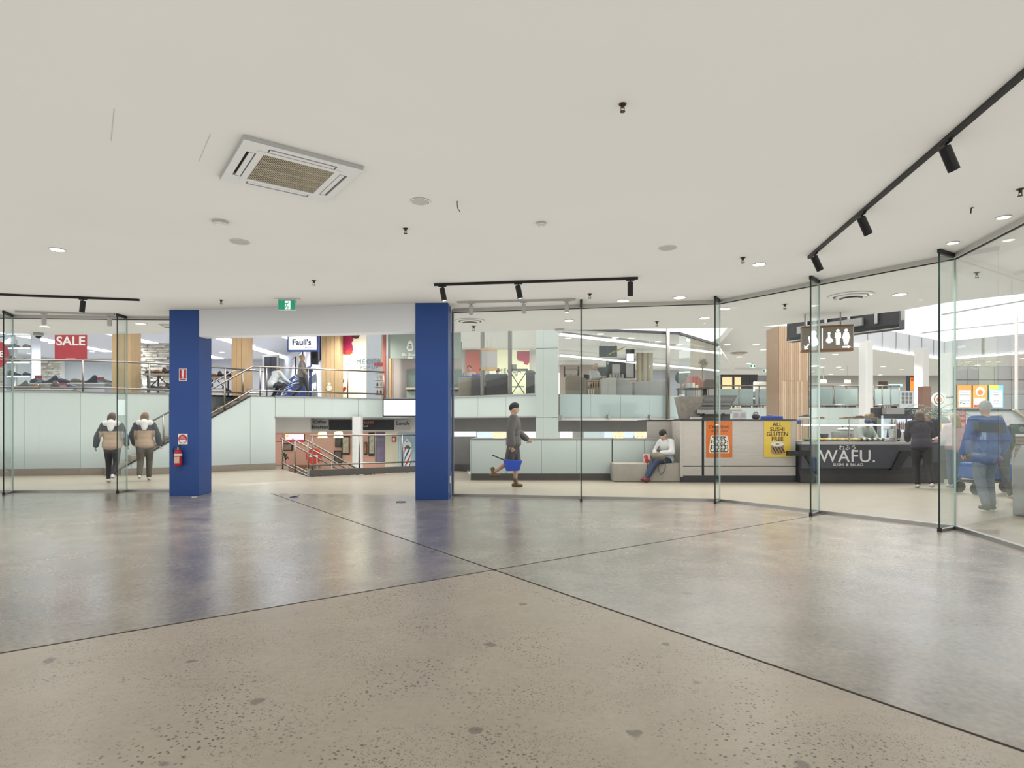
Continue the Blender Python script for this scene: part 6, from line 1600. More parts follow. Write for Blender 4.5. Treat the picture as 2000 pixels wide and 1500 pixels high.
# court stalls far behind
t, hw, hh = board(1578, 1662, 748, 772, 'long white angled servery hood on the far terrace', mat('servery white', (206, 204, 200), .5), 36, 'servery_hood', 'servery')
MB().bx(-hw, hw, .03, 1.0, -hh - .3, -hh).build('counter', M_GREYL, t); MB().bx(-hw, hw, .3, .4, ZT - t.location.z, -hh).build('base', M_GREY, t)
for px, l in ((1608, 'small warm lit sign hanging over the far servery, left'), (1655, 'small warm lit sign hanging over the far servery, right')):
    t, hw, hh = board(px - 6, px + 6, 742, 751, l, glow('warm sign', (250, 226, 150), 1.2), 38, 'lit_sign', 'sign'); MB().tube([(0, 0, hh), (0, 0, 5.1 - t.location.z)], .01, 5).build('rod', M_ALU, t)
t, hw, hh = board(1716, 1733, 745, 762, 'dark brown framed food picture on the far court wall', mat('food photo', (96, 80, 62), .6, vary=.4, scale=4), 40, 'food_picture', 'picture'); MB().bx(-hw, hw, 0, .1, -t.location.z, -hh).build('stall_panel', M_GREYL, t)
t, hw, hh = board(1735, 1762, 750, 768, 'aqua lit stall front on the far court wall', mat('aqua stall', (180, 196, 200), .5), 41, 'aqua_stall', 'stall'); MB().bx(-hw, hw, 0, .1, -t.location.z, -hh).build('base', M_GREYL, t); MB().bx(-hw, hw, -.03, -.026, hh * .5, hh).build('lit_header', glow('aqua light', (190, 232, 236), .9), t)
t, hw, hh = board(1770, 1790, 734, 765, 'orange food poster in a dark frame on the far stall', M_DARK, 34, 'food_poster', 'poster'); MB().bx(-hw * .3, hw * .95, -.04, -.026, -hh * .85, hh * .75).build('print', glow('orange food print', (236, 148, 56), .55), t); MB().bx(-hw * .2, hw * .9, -.05, -.041, hh * .3, hh * .7).build('red_heading', glow('red print', (206, 64, 40), .5), t); MB().bx(-hw, hw, 0, .1, -t.location.z, -hh).build('post', M_DARK, t)
t, hw, hh = board(1757, 1785, 763, 805, 'white framed photo grid board beside the brown post', mat('board grey white', (206, 210, 210), .5), 27, 'photo_board', 'board')
for i in range(3):
    for j in range(3): MB().bx(-hw * .75 + hw * .52 * i, -hw * .75 + hw * .40 + hw * .52 * i, -.03, -.026, -hh * .2 + hh * .36 * j, -hh * .2 + hh * .28 + hh * .36 * j).build('photo', mat('photo grey', (120, 122, 120), .5), t)
for s_ in (-1, 1): MB().bx(s_ * hw * .9 - .03, s_ * hw * .9 + .03, -.02, .02, -t.location.z, -hh).build('leg', M_ALU, t)
# dark kiosk walls behind counter
for i, (a, b, c0_, c1_, Y, l, m_) in enumerate(((1704, 1800, 797, 822, 24, 'long charcoal kiosk fascia behind the sushi shop', M_DARK), (1727, 1762, 797, 809, 23.6, 'grey kiosk panel on the charcoal fascia', M_GREY), (1798, 1813, 755, 845, 22, 'brown upright post beside the round food sign', mat('brown post', (124, 92, 76), .5)))):
    t, hw, hh = board(a, b, c0_, c1_, l, m_, Y, ['kiosk_fascia', 'grey_kiosk', 'kiosk_post'][i], ['kiosk', 'kiosk', 'post'][i], .3)
    MB().bx(-hw * .95, hw * .95, .05, .14, -t.location.z, -hh).build('base', M_DARK, t)
# drinks fridge
Y = 17.0
t = thing('drinks_fridge', 'open lit drinks fridge full of bottles behind the sushi counter', 'fridge', (XP(1765, Y), Y, 0)); x0 = XP(1738, Y) - XP(1765, Y); x1 = XP(1795, Y) - XP(1765, Y)
z0_, z1_ = ZP(858, Y), ZP(818, Y)
MB().bx(x0, x1, .3, .4, 0, z1_ + .1).build('back', glow('fridge glow', (236, 244, 255), .8), t); MB().bx(x0, x1, -.1, .4, z1_, z1_ + .1).build('canopy', M_DARK, t); MB().bx(x0, x1, -.1, .4, 0, z0_ - .02).build('base', M_DARK, t)
for x in (x0, (x0 + x1) / 2, x1): MB().bx(x - .012, x + .012, -.1, -.07, z0_ - .02, z1_).build('divider', M_DARK, t)
for k in range(2): MB().bx(x0, x1, -.05, .3, z0_ + .29 * k - .02, z0_ + .29 * k).build('shelf', M_GREYL, t)
cols = [(206, 60, 66), (222, 226, 232), (240, 190, 60), (60, 90, 160), (220, 120, 60), (120, 150, 90)]
fx_ = t.location.x; k_ = 0
bt = {}
for j in range(2):
    for i in range(12):
        c_ = cols[(i * 5 + j) % 6]
        key = c_
        nm = ['red', 'clear', 'yellow', 'blue', 'orange', 'green'][cols.index(c_)]
        me = bt.get(key)
        if me is None: me = bt[key] = MB().lathe([(.022, 0), (.026, .02), (.026, .14), (.012, .18), (.012, .21)], seg=8).mesh('drink_bottle', mat('drink %s' % nm, c_, .4))
        o = put('drink_bottle', me, None, (fx_ + x0 + .06 + (x1 - x0 - .12) * i / 11, Y + .08, z0_ + .29 * j))
        tag(o, nm + ' drink bottle, ' + ORD[i] + ' from the left on the ' + ['lower', 'upper'][j] + ' fridge shelf', 'bottle', 'bottles in the drinks fridge')
# round food sign
Y = 19
t = thing('round_food_sign', 'white round sign with an orange dish picture beyond the tall fin', 'sign', (XP(1833, Y), Y, ZP(780, Y))); R_ = 13 / F_PX * Y
MB().disc((0, 0), R_, -.03, .03, 32).build('disc', M_PAPER, t); MB().disc((0, 0), R_ * .78, -.036, -.031, 28).build('brown_ring', mat('sign brown', (150, 104, 62), .6), t); MB().disc((0, 0), R_ * .66, -.041, -.037, 28).build('white_field', M_PAPER, t); MB().disc((0, -.01), R_ * .42, -.046, -.042, 20).build('dish', mat('dish orange', (214, 134, 60), .5, vary=.2, scale=12), t)
MB().bx(-.03, .03, .03, .1, -t.location.z, 0).build('post', M_ALU, t)
# burger stall: grey tiled wall, menus, counter
Y = 22.5
wt = thing('wall_stall', 'large grey panelled wall behind the lit menu boards', 'wall', (0, 0, 0), kind='structure')
cols_ = [1866, 1889, 1911, 1942, 1976, 2010, 2060]
rows_ = [830, 800, 770, 742, 716]
for i in range(6):
    for j in range(4):
        xx0, xx1 = XP(cols_[i], Y), XP(cols_[i + 1], Y); zz0, zz1 = ZP(rows_[j], Y), ZP(rows_[j + 1], Y)
        MB().bx(xx0 + .012, xx1 - .012, Y, Y + .04, zz0 + .012, zz1 - .012).build('panel', mat('grey wall panel', (164, 162, 160), .5), wt)
MB().bx(XP(1866, Y), XP(2060, Y), Y + .04, Y + .1, 0, ZP(716, Y)).build('core', M_DARK2, wt)
tag(MB().tube([(XP(1985, 21), 21, 0), (XP(1985, 21), 21, 5.1)], .05, 10).build('steel_pole', M_WHITE), 'slim white pole in front of the grey panelled wall', 'pole')
MENU = [(1868, 1897, 'orange and white lit menu board, leftmost of three'), (1898, 1928, 'orange lit menu board with a burger picture, middle of three'), (1929, 1959, 'yellow and blue lit menu board, rightmost of three')]
for i, (a, b, l) in enumerate(MENU):
    t, hw, hh = board(a + .6, b - .4, 752, 797, l, M_DARK, 21.5, 'menu_board', 'menu')
    c1 = [(236, 150, 70), (238, 160, 66), (120, 200, 232)][i]
    bgd = MB().bx(-hw * .97, hw * .97, -.03, -.026, -hh * .98, hh * .98).build('display', glow('menu bg %d' % i, c1, .8), t)
    if i != 1:
        MB().bx(-hw * .8, hw * .85, -.033, -.0305, -hh * .9, hh * .55).build('white_page', glow('menu white', (244, 248, 252), .85), bgd)
        for k in range(5): MB().bx(-hw * (.7 if i == 0 else .4), hw * (.75 if i == 0 else .4), -.036, -.0335, hh * (.35 - .25 * k), hh * (.39 - .25 * k)).build('text_line', mat('menu text', (70, 80, 100), .6), bgd)
        if i == 2: MB().bx(-hw * .97, hw * .3, -.0345, -.0335, hh * .6, hh * .98).build('yellow_band', glow('menu yellow', (244, 222, 70), .8), bgd)
    else:
        MB().disc((0, hh * .42), hh * .38, -.033, -.0305, 24).build('white_plate', glow('menu white', (244, 248, 252), .85), bgd)
        MB().disc((0, hh * .36), hh * .25, -.036, -.0335, 20).build('burger', glow('menu burger', (220, 130, 50), .7), bgd)
        MB().bx(-hw * .85, hw * .7, -.033, -.0305, -hh * .7, -.05).build('white_page', glow('menu white', (244, 248, 252), .85), bgd)
        r_ = MB().bx(-hw * .8, hw * .8, -.036, -.0335, -hh * .93, -hh * .72).build('red_strip', glow('menu red', (190, 60, 40), .7), bgd)
        text('BURGER', hh * .17, M_TEXTW, bgd, (0, -.0365, -hh * .83), depth=.001)
    for s_ in (-1, 1): MB().bx(s_ * hw * .5 - .02, s_ * hw * .5 + .02, .02, 1.0, -.02, .02).build('bracket', M_DARK, t)
t = thing('stall_counter', 'white stall servery wall below the lit menus with dark top line', 'counter', (XP(1930, 20.5), 20.5, 0)); xo = XP(1930, 20.5)
def s(px, Y=20.5): return XP(px, Y) - xo
MB().bx(s(1868), s(1975), 0, .2, 0, ZP(803, 20.5)).build('wall', mat('servery pale', (212, 214, 212), .5), t)
MB().bx(s(1866), s(1976), -.03, .23, ZP(803, 20.5), ZP(799, 20.5)).build('dark_top', M_DARK, t)
MB().slab([(s(1975), 0), (s(2030), 0), (s(2030), ZP(838, 20.5)), (s(1975), ZP(800, 20.5))], 0, .2).build('sloped_end', mat('servery pale', (212, 214, 212), .5), t)
MB().bar((s(1975), -.02, ZP(800, 20.5)), (s(2030), -.02, ZP(838, 20.5)), .25, .05).build('sloped_rail', mat('beige rail', (206, 190, 160), .5), t)
t = thing('case_counter', 'low glazed cabinet counter with timber panel behind the pink-jumper woman', 'counter', (XP(1890, 16.5), 16.5, 0)); xo = XP(1890, 16.5)
MB().bx(s(1848, 16.5), s(1915, 16.5), 0, .7, 0, .4).build('base', M_DARK2, t); MB().bx(s(1848, 16.5), s(1905, 16.5), 0, .02, .4, 1.1).build('glass_front', M_CLEAR2, t)
MB().bx(s(1848, 16.5), s(1905, 16.5), 0, .7, 1.1, 1.13).build('top', M_GREYL, t); MB().bx(s(1848, 16.5), s(1905, 16.5), .02, .7, .74, .76).build('shelf', M_GREYL, t)
MB().bx(s(1848, 16.5), s(1905, 16.5), .6, .7, .4, 1.1).build('back', glow('case glow', (240, 232, 206), .5), t); MB().bx(s(1905, 16.5), s(1920, 16.5), -.02, .7, .4, .9).build('timber_panel', M_WALNUT, t)
for k in range(6):
    o = MB().ell((0, 0, .05), (.09, .08, .05), 10, 6).build('bread_roll', mat('bread', (206, 160, 100), .7), None, (t.location.x + s(1852, 16.5) + .14 * k, 16.75, .76)); tag(o, ORD[k] + ' bread roll from the left inside the low glazed cabinet', 'bread roll', 'rolls in the glazed cabinet')
t = thing('red_card_rack', 'red card rack on the counter behind the blonde woman', 'rack', (XP(1873, 15.8), 15.8, 1.13)); 
MB().bx(-.15, .15, 0, .05, 0, .45).build('panel', mat('rack red', (206, 66, 72), .5), t)
for k in range(3): MB().bx(-.12, .12, -.012, -.001, .05 + .14 * k, .15 + .14 * k).build('card', mat('rack pale red', (232, 150, 150), .5), t)
MB().bx(-.12, .12, -.05, .1, -.14, 0).build('foot', M_DARK2, t); t.location.z = 1.27
t.location.y = 16.85; t.location.x = XP(1876, 16.85)
t = thing('coffee_machine', 'black coffee machine with glowing front beyond the tall fin', 'coffee machine', (XP(1835, 16.0), 16.0, 1.0))
MB().bx(-.2, .2, -.15, .2, 0, .45).build('body', M_BLACK, t, bevel=.03); MB().ell((0, 0, .45), (.22, .2, .12)).build('dome', M_BLACK, t, smooth=True); MB().bx(-.12, .12, -.17, -.151, .2, .36).build('lit_window', glow('machine window', (240, 180, 110), .7), t); MB().bx(-.1, .1, -.2, -.151, .02, .08).build('drip_tray', M_STEEL, t); MB().bx(-.25, .25, -.2, .25, -1.0, 0).build('stand', M_DARK, t)
# slatted benches and green box at right edge
t = thing('slat_counter', 'timber slatted stall counter at the right edge behind the man in blue', 'counter', (XP(1985, 14.5), 14.5, 0))
for k in range(5): MB().bx(-.35, .8, -.02, .02, .55 + .1 * k, .62 + .1 * k).build('slat', M_OAK2, t)
MB().bx(-.35, .8, .02, .6, 0, 1.05).build('body', M_GREYL, t); MB().bx(-.38, .85, -.05, .65, 1.05, 1.1).build('top', M_WHITE, t)
t = thing('green_box', 'dark green box with round emblem on the slatted counter', 'box', (XP(1992, 14.7), 14.75, 1.1)); MB().bx(-.13, .13, -.1, .1, 0, .25).build('box', mat('dark green tin', (62, 88, 74), .5), t); MB().disc((0, .12), .07, -.106, -.101, 18).build('emblem', mat('emblem grey', (150, 160, 150), .5), t)
t = thing('pale_crate', 'pale grey crate on the slatted counter', 'crate', (XP(1972, 14.6), 14.75, 1.1)); MB().bx(-.1, .1, -.12, .12, 0, .14).build('box', M_GREYL, t, bevel=.01); MB().bx(-.11, .11, -.13, .13, .12, .15).build('rim', M_GREYL, t)
# palm
Y = 14.6
t = thing('palm_plant', 'tall feathery palm behind the glass fin', 'plant', (XP(1858, Y), Y + .4, 0))
MB().lathe([(.2, 0), (.26, .5), (.24, .5), (.2, .46)], seg=16).build('pot', M_DARK2, t); MB().tube([(0, 0, .4), (.02, 0, 1.75)], .03, 8).build('stem', mat('palm stem', (110, 100, 70), .7), t)
mg = mat('palm green', (112, 128, 112), .6, vary=.15, scale=10); random.seed(5)
for i in range(15):
    a = i * 2.4; L = .6 + .3 * random.random(); el = .2 + .9 * random.random()
    pts = [Vector((0, 0, 1.45 + .02 * i)) + Vector((math.cos(a) * L * s_, math.sin(a) * L * s_, math.sin(el) * L * s_ - .6 * L * s_ * s_)) for s_ in (0, .25, .5, .75, 1.0)]
    mb = MB(); mb.tube(pts, [.012, .009, .007, .005, .002], 4)
    for k in range(1, 5):
        for u in (0, .5):
            p = pts[k - 1].lerp(pts[k], u); d = (pts[k] - pts[k - 1]).normalized(); sd_ = Vector((-math.sin(a), math.cos(a), 0))
            for sg in (-1, 1):
                e = p + (sd_ * sg * .8 + d * .6 + Vector((0, 0, -.3))) * .17
                w_ = d * .012
                mb.add([p - w_, p + w_, e, (p + e) / 2 + Vector((0, 0, .004))], [(0, 1, 2), (0, 2, 3)])
    mb.build('frond', mg, t)
# toilet direction sign
Y = 11.6
t = thing('toilet_sign', 'hanging taupe toilet direction sign with timber edges', 'sign', (XP(1614, Y), Y, ZP(662, Y)), -.30)
hz = 25 / F_PX * Y; hw = .44
MB().bx(-hw, hw, -.09, .09, -hz * .84, hz * .84).build('box', mat('sign taupe', (150, 140, 126), .5), t)
MB().bx(hw, hw + .012, -.09, .09, -hz * .84, hz * .84).build('white_end', M_WHITE, t)
for s_ in (-1, 1): MB().bx(-hw - .003, hw + .003, -.095, .095, min(s_ * hz * .84, s_ * hz), max(s_ * hz * .84, s_ * hz)).build('timber_edge', M_WALNUT, t)
for x in (-hw * .85, hw * .55): MB().tube([(x, 0, hz), (x, 0, CEIL - ZP(662, Y))], .014, 6).build('rod', M_GREYL, t)
M_SY = glow('lit white symbol', (255, 255, 255), .9)
def sym(mb, name): mb.build(name, M_SY, t)
y0, y1 = -.098, -.091
sym(MB().disc((-.24, .10), .055, y0, y1, 16).slab([(-.33, .04), (-.28, .06), (-.2, .05), (-.15, -.06), (-.17, -.13), (-.25, -.15), (-.31, -.08)], y0, y1), 'baby_care_symbol')
sym(MB().slab([(-.40, -.2), (-.40, -.12), (-.375, -.145), (-.33, -.09), (-.31, -.11), (-.355, -.165), (-.33, -.19)], y0, y1), 'arrow')
sym(MB().bx(-.095, -.08, y0, y1, -.19, .19), 'divider')
sym(MB().disc((.03, .09), .026, y0, y1, 12).disc((.03, -.04), .055, y0, y1, 18).slab([(.01, .06), (.045, .06), (.05, 0), (.085, -.02), (.095, -.07), (.075, -.07), (.06, -.04), (.01, -.01)], y0 - .002, y1), 'wheelchair_symbol')
sym(MB().disc((.18, .135), .03, y0, y1, 12).slab([(.13, .10), (.23, .10), (.235, -.0), (.215, -.0), (.21, -.13), (.15, -.13), (.145, 0), (.125, 0)], y0, y1), 'man_symbol')
sym(MB().disc((.32, .135), .03, y0, y1, 12).slab([(.28, .10), (.36, .10), (.39, -.01), (.37, -.02), (.37, -.05), (.35, -.13), (.29, -.13), (.27, -.05), (.27, -.02), (.25, -.01)], y0, y1), 'woman_symbol')
sym(MB().slab([(.26, -.19), (.35, -.19), (.35, -.205), (.40, -.175), (.35, -.145), (.35, -.16), (.26, -.16)], y0, y1), 'arrow')
# dark suspended screen housing at the atrium edge
p, q_ = Vector((XP(1537, 14.2), 14.2)), Vector((XP(1756, 12.2), 12.2))
L = (q_ - p).length
t = thing('suspended_screen', 'dark suspended screen housing hanging at the atrium edge', 'screen', (p.x, p.y, 0), ang(p, q_))
MB().bx(0, L, 0, .25, ZP(668, 14.2), ZP(668, 14.2) + 1.05).build('housing', mat('screen back', (66, 66, 70), .6, vary=.06, scale=6), t)
MB().bx(0, L, -.012, -.002, 3.30, 3.36).build('seam', M_BLACK, t)
for x in (.5, .95, 1.45, 2.0, 2.5): MB().bx(x - .03, x + .03, -.06, 0, 3.42, 4.2).build('strut', M_ALU, t)
MB().bx(.3, L * .72, -.1, -.02, 3.42, 3.58).build('grey_beam', M_GREYL, t)
MB().bx(0, L, -.02, .02, ZP(668, 14.2), ZP(668, 14.2) + .02).build('bottom_edge', M_ALU, t)
for x in (.5, 2.4): MB().tube([(x, .12, ZP(668, 14.2) + 1.0), (x, .12, 7.5)], .02, 6).build('hanger', M_ALU, t)
o = MB().bx(-2, L + 3, .05, .2, 7.45, 7.65).build('trim_4', M_ALU, None, (p.x, p.y, 0), ang(p, q_)); tag(o, 'steel atrium beam carrying the suspended screen', 'beam', kind='structure')
# grey terminal at right edge
Y = 8.5
t = thing('ticket_terminal', 'grey moulded terminal with dark edge at the right border', 'terminal', (XP(2042, Y), Y + .1, 0), .15)
MB().slab([(-.17, 0), (.2, 0), (.2, 1.02), (-.02, 1.02), (-.10, .9), (-.19, .72), (-.17, .3)], -.12, .25).build('body', mat('terminal grey', (150, 150, 146), .5), t, bevel=.02)
MB().bx(-.12, .2, -.14, -.115, .0, .62).build('dark_front', M_DARK, t); MB().bx(-.1, .2, -.13, -.115, .66, .9).build('screen', M_BLACK, t)
# blue shopping trolley
Y = 11.6
t = thing('shopping_trolley', 'blue fabric shopping trolley with dark wheels pushed by the strollers', 'trolley', (XP(1935, Y), Y, 0), .05)
MB().slab([(-.52, .3), (.48, .27), (.52, .58), (-.46, .60)], -.2, .2).build('bag', mat('blue canvas', (52, 94, 160), .6, vary=.1, scale=8), t, bevel=.03)
MB().bar((-.5, 0, .24), (.5, 0, .24), .3, .04).build('chassis', M_DARK2, t)
for x in (-.46, .46):
    for y in (-.2, .2):
        MB().lathe([(.03, -.02), (.11, -.02), (.12, 0), (.11, .02), (.03, .02)], seg=18, M=Matrix.Translation((x, y, .12)) @ Matrix.Rotation(PI / 2, 4, 'X')).build('wheel', M_BLACK, t)
for y in (-.15, .15): MB().tube([(.5, y, .3), (.62, y, .95)], .014, 6).build('handle_tube', M_ALU, t)
MB().tube([(.62, -.15, .95), (.62, .15, .95)], .016, 6).build('handle', M_BLACK, t)
# daylight and lamp light reaching the mall
def area(name, loc, sx, sy, e, col=(1, 1, 1), rot=(0, 0, 0)):
    d = bpy.data.lights.new(name, 'AREA'); d.shape = 'RECTANGLE'; d.size = sx; d.size_y = sy; d.energy = e; d.color = col
    o = bpy.data.objects.new(name, d); sc.collection.objects.link(o); o.location = loc; o.rotation_euler = rot
    return o

area('skylight_atrium', (-5, 16.8, 7.6), 24, 4.2, 1050, (1, .99, .97))
area('skylight_vault', (11, 17.5, 8.6), 9, 7, 1300, (1, 1, 1))
def spot(name, loc, e, size=2.6, col=(1, .98, .94)):
    d = bpy.data.lights.new(name, 'SPOT'); d.energy = e; d.spot_size = size; d.spot_blend = .8; d.shadow_soft_size = .12; d.color = col
    o = bpy.data.objects.new(name, d); sc.collection.objects.link(o); o.location = loc
for i, (x, y) in enumerate(((12, 33), (20, 37), (27, 33), (18, 30))): spot('court_lamp', (x, y, 4.9), 1000)
for i, (x, y) in enumerate(((-15, 22), (-9.5, 23), (-12, 28))): spot('shoe_shop_lamp', (x, y, 4.8), 1400, col=(.88, .93, 1))
spot('cosmetics_lamp', (-5.2, 20.2, 4.7), 300)
for (x, y) in ((5, 22), (1, 22)): spot('cafe_lamp', (x, y, 3.9), 300)
for (x, y) in ((-6, 21.5), (-1, 21)): spot('sunken_cafe_lamp', (x, y, 1.5), 160, col=(1, .9, .78))
# ---------------------------------------------------------------- people
def capsule(mb, p0, p1, r0, r1, seg=12):
    p0 = Vector(p0); p1 = Vector(p1); d = p1 - p0; L = max(d.length, 1e-4)
    prof = []
    for i in range(4): a = -PI / 2 + PI / 2 * i / 3; prof.append((max(r0 * math.cos(a), .0008), r0 * math.sin(a)))
    for i in range(4): a = PI / 2 * i / 3; prof.append((max(r1 * math.cos(a), .0008), L + r1 * math.sin(a)))
    M = Matrix.Translation(p0) @ d.to_track_quat('Z', 'Y').to_matrix().to_4x4()
    mb.lathe(prof, seg=seg, M=M)
def skinmesh(prims, vox, sm=6):
    """fuse tapered capsules / ellipsoids into one continuous closed surface"""
    mb = MB()
    for p in prims:
        if p[0] == 'c': capsule(mb, p[1], p[2], p[3], p[4])
        else: mb.ell(p[1], p[2], 16, 10, rot=p[3] if len(p) > 3 else None)
    me = mb.mesh('tmp', [])
    o = bpy.data.objects.new('tmp', me); WORK.collection.objects.link(o)
    r = o.modifiers.new('r', 'REMESH'); r.mode = 'VOXEL'; r.voxel_size = vox
    s_ = o.modifiers.new('s', 'SMOOTH'); s_.iterations = sm; s_.factor = .5
    out = evaluated(o)
    bpy.data.objects.remove(o); bpy.data.meshes.remove(me)
    for p in out.polygons: p.use_smooth = True
    return out
def paint(me, mats, rule):
    me.materials.clear()
    for m in mats: me.materials.append(m)
    for p in me.polygons: p.material_index = rule(p.center)
def add_fingers(me_body, hands, k, skin):
    mb = MB()
    for (wr, d, side, nrm) in hands:
        d = Vector(d).normalized(); side = Vector(side); side = (side - d * side.dot(d)).normalized(); nrm = d.cross(side).normalized()
        palm = wr + d * .075 * k
        for i, ln in enumerate((.068, .078, .072, .056)):
            b = palm + side * ((i - 1.5) * .019 * k) - d * .01
            m1 = b + (d * .5 + nrm * .12) * ln * k; m2 = b + (d * .85 + nrm * .45) * ln * k
            mb.tube([b, m1, m2], [.0088 * k, .008 * k, .0065 * k], 6)
        b = wr + d * .03 * k - side * .028 * k
        mb.tube([b, b + (d * .5 - side * .6) * .04 * k, b + (d * 1.0 - side * .7 + nrm * .3) * .055 * k], [.0105 * k, .0095 * k, .007 * k], 6)
    bm = bmesh.new(); bm.from_mesh(me_body)
    tmp = mb.mesh('f', [skin], True); bm.from_mesh(tmp); bm.to_mesh(me_body); bm.free(); bpy.data.meshes.remove(tmp)

BASE = dict(pel=(0, 0, .95), che=(0, -.005, 1.26), nec=(0, .01, 1.445), hea=(0, -.015, 1.585),
            shL=(.17, 0, 1.395), elL=(.225, .03, 1.11), wrL=(.235, -.05, .86), shR=(-.17, 0, 1.395), elR=(-.225, .03, 1.11), wrR=(-.235, -.05, .86),
            hiL=(.09, 0, .92), knL=(.095, -.02, .5), anL=(.095, .02, .085), hiR=(-.09, 0, .92), knR=(-.095, -.02, .5), anR=(-.095, .02, .085))
WALK = dict(knL=(.09, -.17, .51), anL=(.085, -.26, .085), knR=(-.09, .02, .49), anR=(-.085, .33, .16), elL=(.22, .12, 1.13), wrL=(.22, .14, .89), elR=(-.22, -.06, 1.13), wrR=(-.21, -.22, .93))
WALK2 = dict(knR=(-.09, -.15, .51), anR=(-.085, -.2, .085), knL=(.09, .04, .49), anL=(.085, .30, .15), elR=(-.24, .1, 1.13), wrR=(-.25, .12, .89), elL=(.24, -.04, 1.13), wrL=(.24, -.17, .91))
def person(label, loc, rz, H, pose, wear, vox=.016, fat=1.0, foot_dir=None, head_dir=(0, -1, 0), group=None):
    """local -y is forward. wear: skin, top, bottom, shoe, hair, sleeves, legs, hood ..."""
    k = H / 1.70
    J = {n: Vector(v) * k for n, v in {**BASE, **pose}.items()}
    t = thing('person', label, 'person', loc, rz, group=group)
    skin = wear['skin']; g = k * fat
    hd = J['hea']; fw = Vector(head_dir).normalized(); up = (hd - J['nec']).normalized(); rt = fw.cross(up).normalized()
    R = Matrix((rt, fw * -1, rt.cross(fw * -1) * 1)).transposed()
    R = Matrix([[rt.x, -fw.x, up.x], [rt.y, -fw.y, up.y], [rt.z, -fw.z, up.z]])
    def hp(x, y, z): return hd + R @ Vector((x * k, y * k, z * k))
    P = [('e', hd + R @ Vector((0, .008 * k, .02 * k)), (.076 * k, .095 * k, .102 * k), R), ('e', hp(0, -.03, -.052), (.056 * k, .062 * k, .066 * k), R), ('c', hp(0, -.088, .012), hp(0, -.106, -.022), .009 * k, .014 * k),
         ('e', hp(.078, .005, -.005), (.012 * k, .022 * k, .032 * k), R), ('e', hp(-.078, .005, -.005), (.012 * k, .022 * k, .032 * k), R), ('c', hp(0, -.078, .036), hp(.03, -.07, .036), .011 * k, .01 * k), ('c', hp(0, -.078, .036), hp(-.03, -.07, .036), .011 * k, .01 * k),
         ('c', J['nec'] - Vector((0, 0, .03 * k)), hd - up * .04 * k, .056 * k, .052 * k)]
    mid = J['pel'].lerp(J['che'], .5)
    tilt = (J['che'] - J['pel']).to_track_quat('Z', 'Y').to_matrix()
    sl = (J['shL'] - J['shR']); rx = Vector((sl.x, sl.y, 0)).normalized(); zz = (J['che'] - J['pel']).normalized(); yy = zz.cross(rx).normalized(); rx = yy.cross(zz)
    T = Matrix([[rx.x, yy.x, zz.x], [rx.y, yy.y, zz.y], [rx.z, yy.z, zz.z]])
    tor = [('e', J['che'], (.158 * g, .105 * g, .19 * k), T), ('e', mid, (.138 * g, .10 * g, .17 * k), T), ('e', J['pel'], (.162 * g, .112 * g, .13 * k), T), ('c', J['shL'], J['shR'], .062 * k, .062 * k), ('c', J['che'], J['nec'], .09 * k, .06 * k)]
    P += tor
    arms = []
    hands = []
    for s in 'LR':
        P += [('c', J['sh' + s], J['el' + s], .05 * k, .041 * k), ('c', J['el' + s], J['wr' + s], .04 * k, .027 * k)]
        d = (J['wr' + s] - J['el' + s]).normalized()
        if 'hand' + s in pose: d = Vector(pose['hand' + s]).normalized()
        P.append(('c', J['wr' + s], J['wr' + s] + d * .065 * k, .025 * k, .027 * k))
        sd_ = Vector((1, 0, 0)).cross(d) if abs(d.x) < .8 else Vector((0, 0, 1)).cross(d)
        hands.append((J['wr' + s], d, Vector((0, -1, 0)) if abs(d.y) < .8 else Vector((1, 0, 0)), None))
        P += [('c', J['hi' + s], J['kn' + s], .083 * g, .056 * k), ('c', J['kn' + s], J['an' + s], .056 * k, .037 * k), ('c', J['kn' + s].lerp(J['an' + s], .15) + Vector((0, .012 * k, 0)), J['kn' + s].lerp(J['an' + s], .45) + Vector((0, .012 * k, 0)), .05 * k, .046 * k)]
    me = skinmesh(P, vox); paint(me, [skin], lambda c: 0); add_fingers(me, hands, k, skin)
    body = put('body', me, t); body.name = 'body'
    # clothes
    e = wear.get('loose', .016) * k
    top = [(q[0], q[1], tuple(a + e for a in q[2]), q[3]) if q[0] == 'e' else ('c', q[1], q[2], q[3] + e * .8, q[4] + e * .6) for q in tor]
    top[4] = ('c', J['che'], J['nec'] - Vector((0, 0, .035 * k)), .095 * k + e, .062 * k + e * .4)
    hem = wear.get('hem', 0)
    if hem: top.append(('e', J['pel'] - Vector((0, 0, hem * k)), (.165 * g + e, .118 * g + e, .12 * k), T))
    for s in 'LR':
        top.append(('c', J['sh' + s], J['el' + s], .05 * k + e, .042 * k + e))
        sv = wear.get('sleeve', 1.0)
        if sv > 0: top.append(('c', J['el' + s], J['el' + s].lerp(J['wr' + s], sv * .95), .042 * k + e, .033 * k + e))
    me = skinmesh(top, vox)
    if 'top2' in wear:
        lo, hi = wear['band']
        paint(me, [wear['top'], wear['top2']], lambda c: 1 if lo * k < c.z < hi * k and abs((c - J['che']).dot(rx)) < .2 * g + .01 else 0)
    else: paint(me, [wear['top']], lambda c: 0)
    put(wear.get('topname', 'jumper'), me, t)
    e2 = wear.get('loose2', .012) * k
    bot = [('e', J['pel'], (.162 * g + e2, .112 * g + e2, .12 * k), T)]
    lg = wear.get('leg', 1.0)
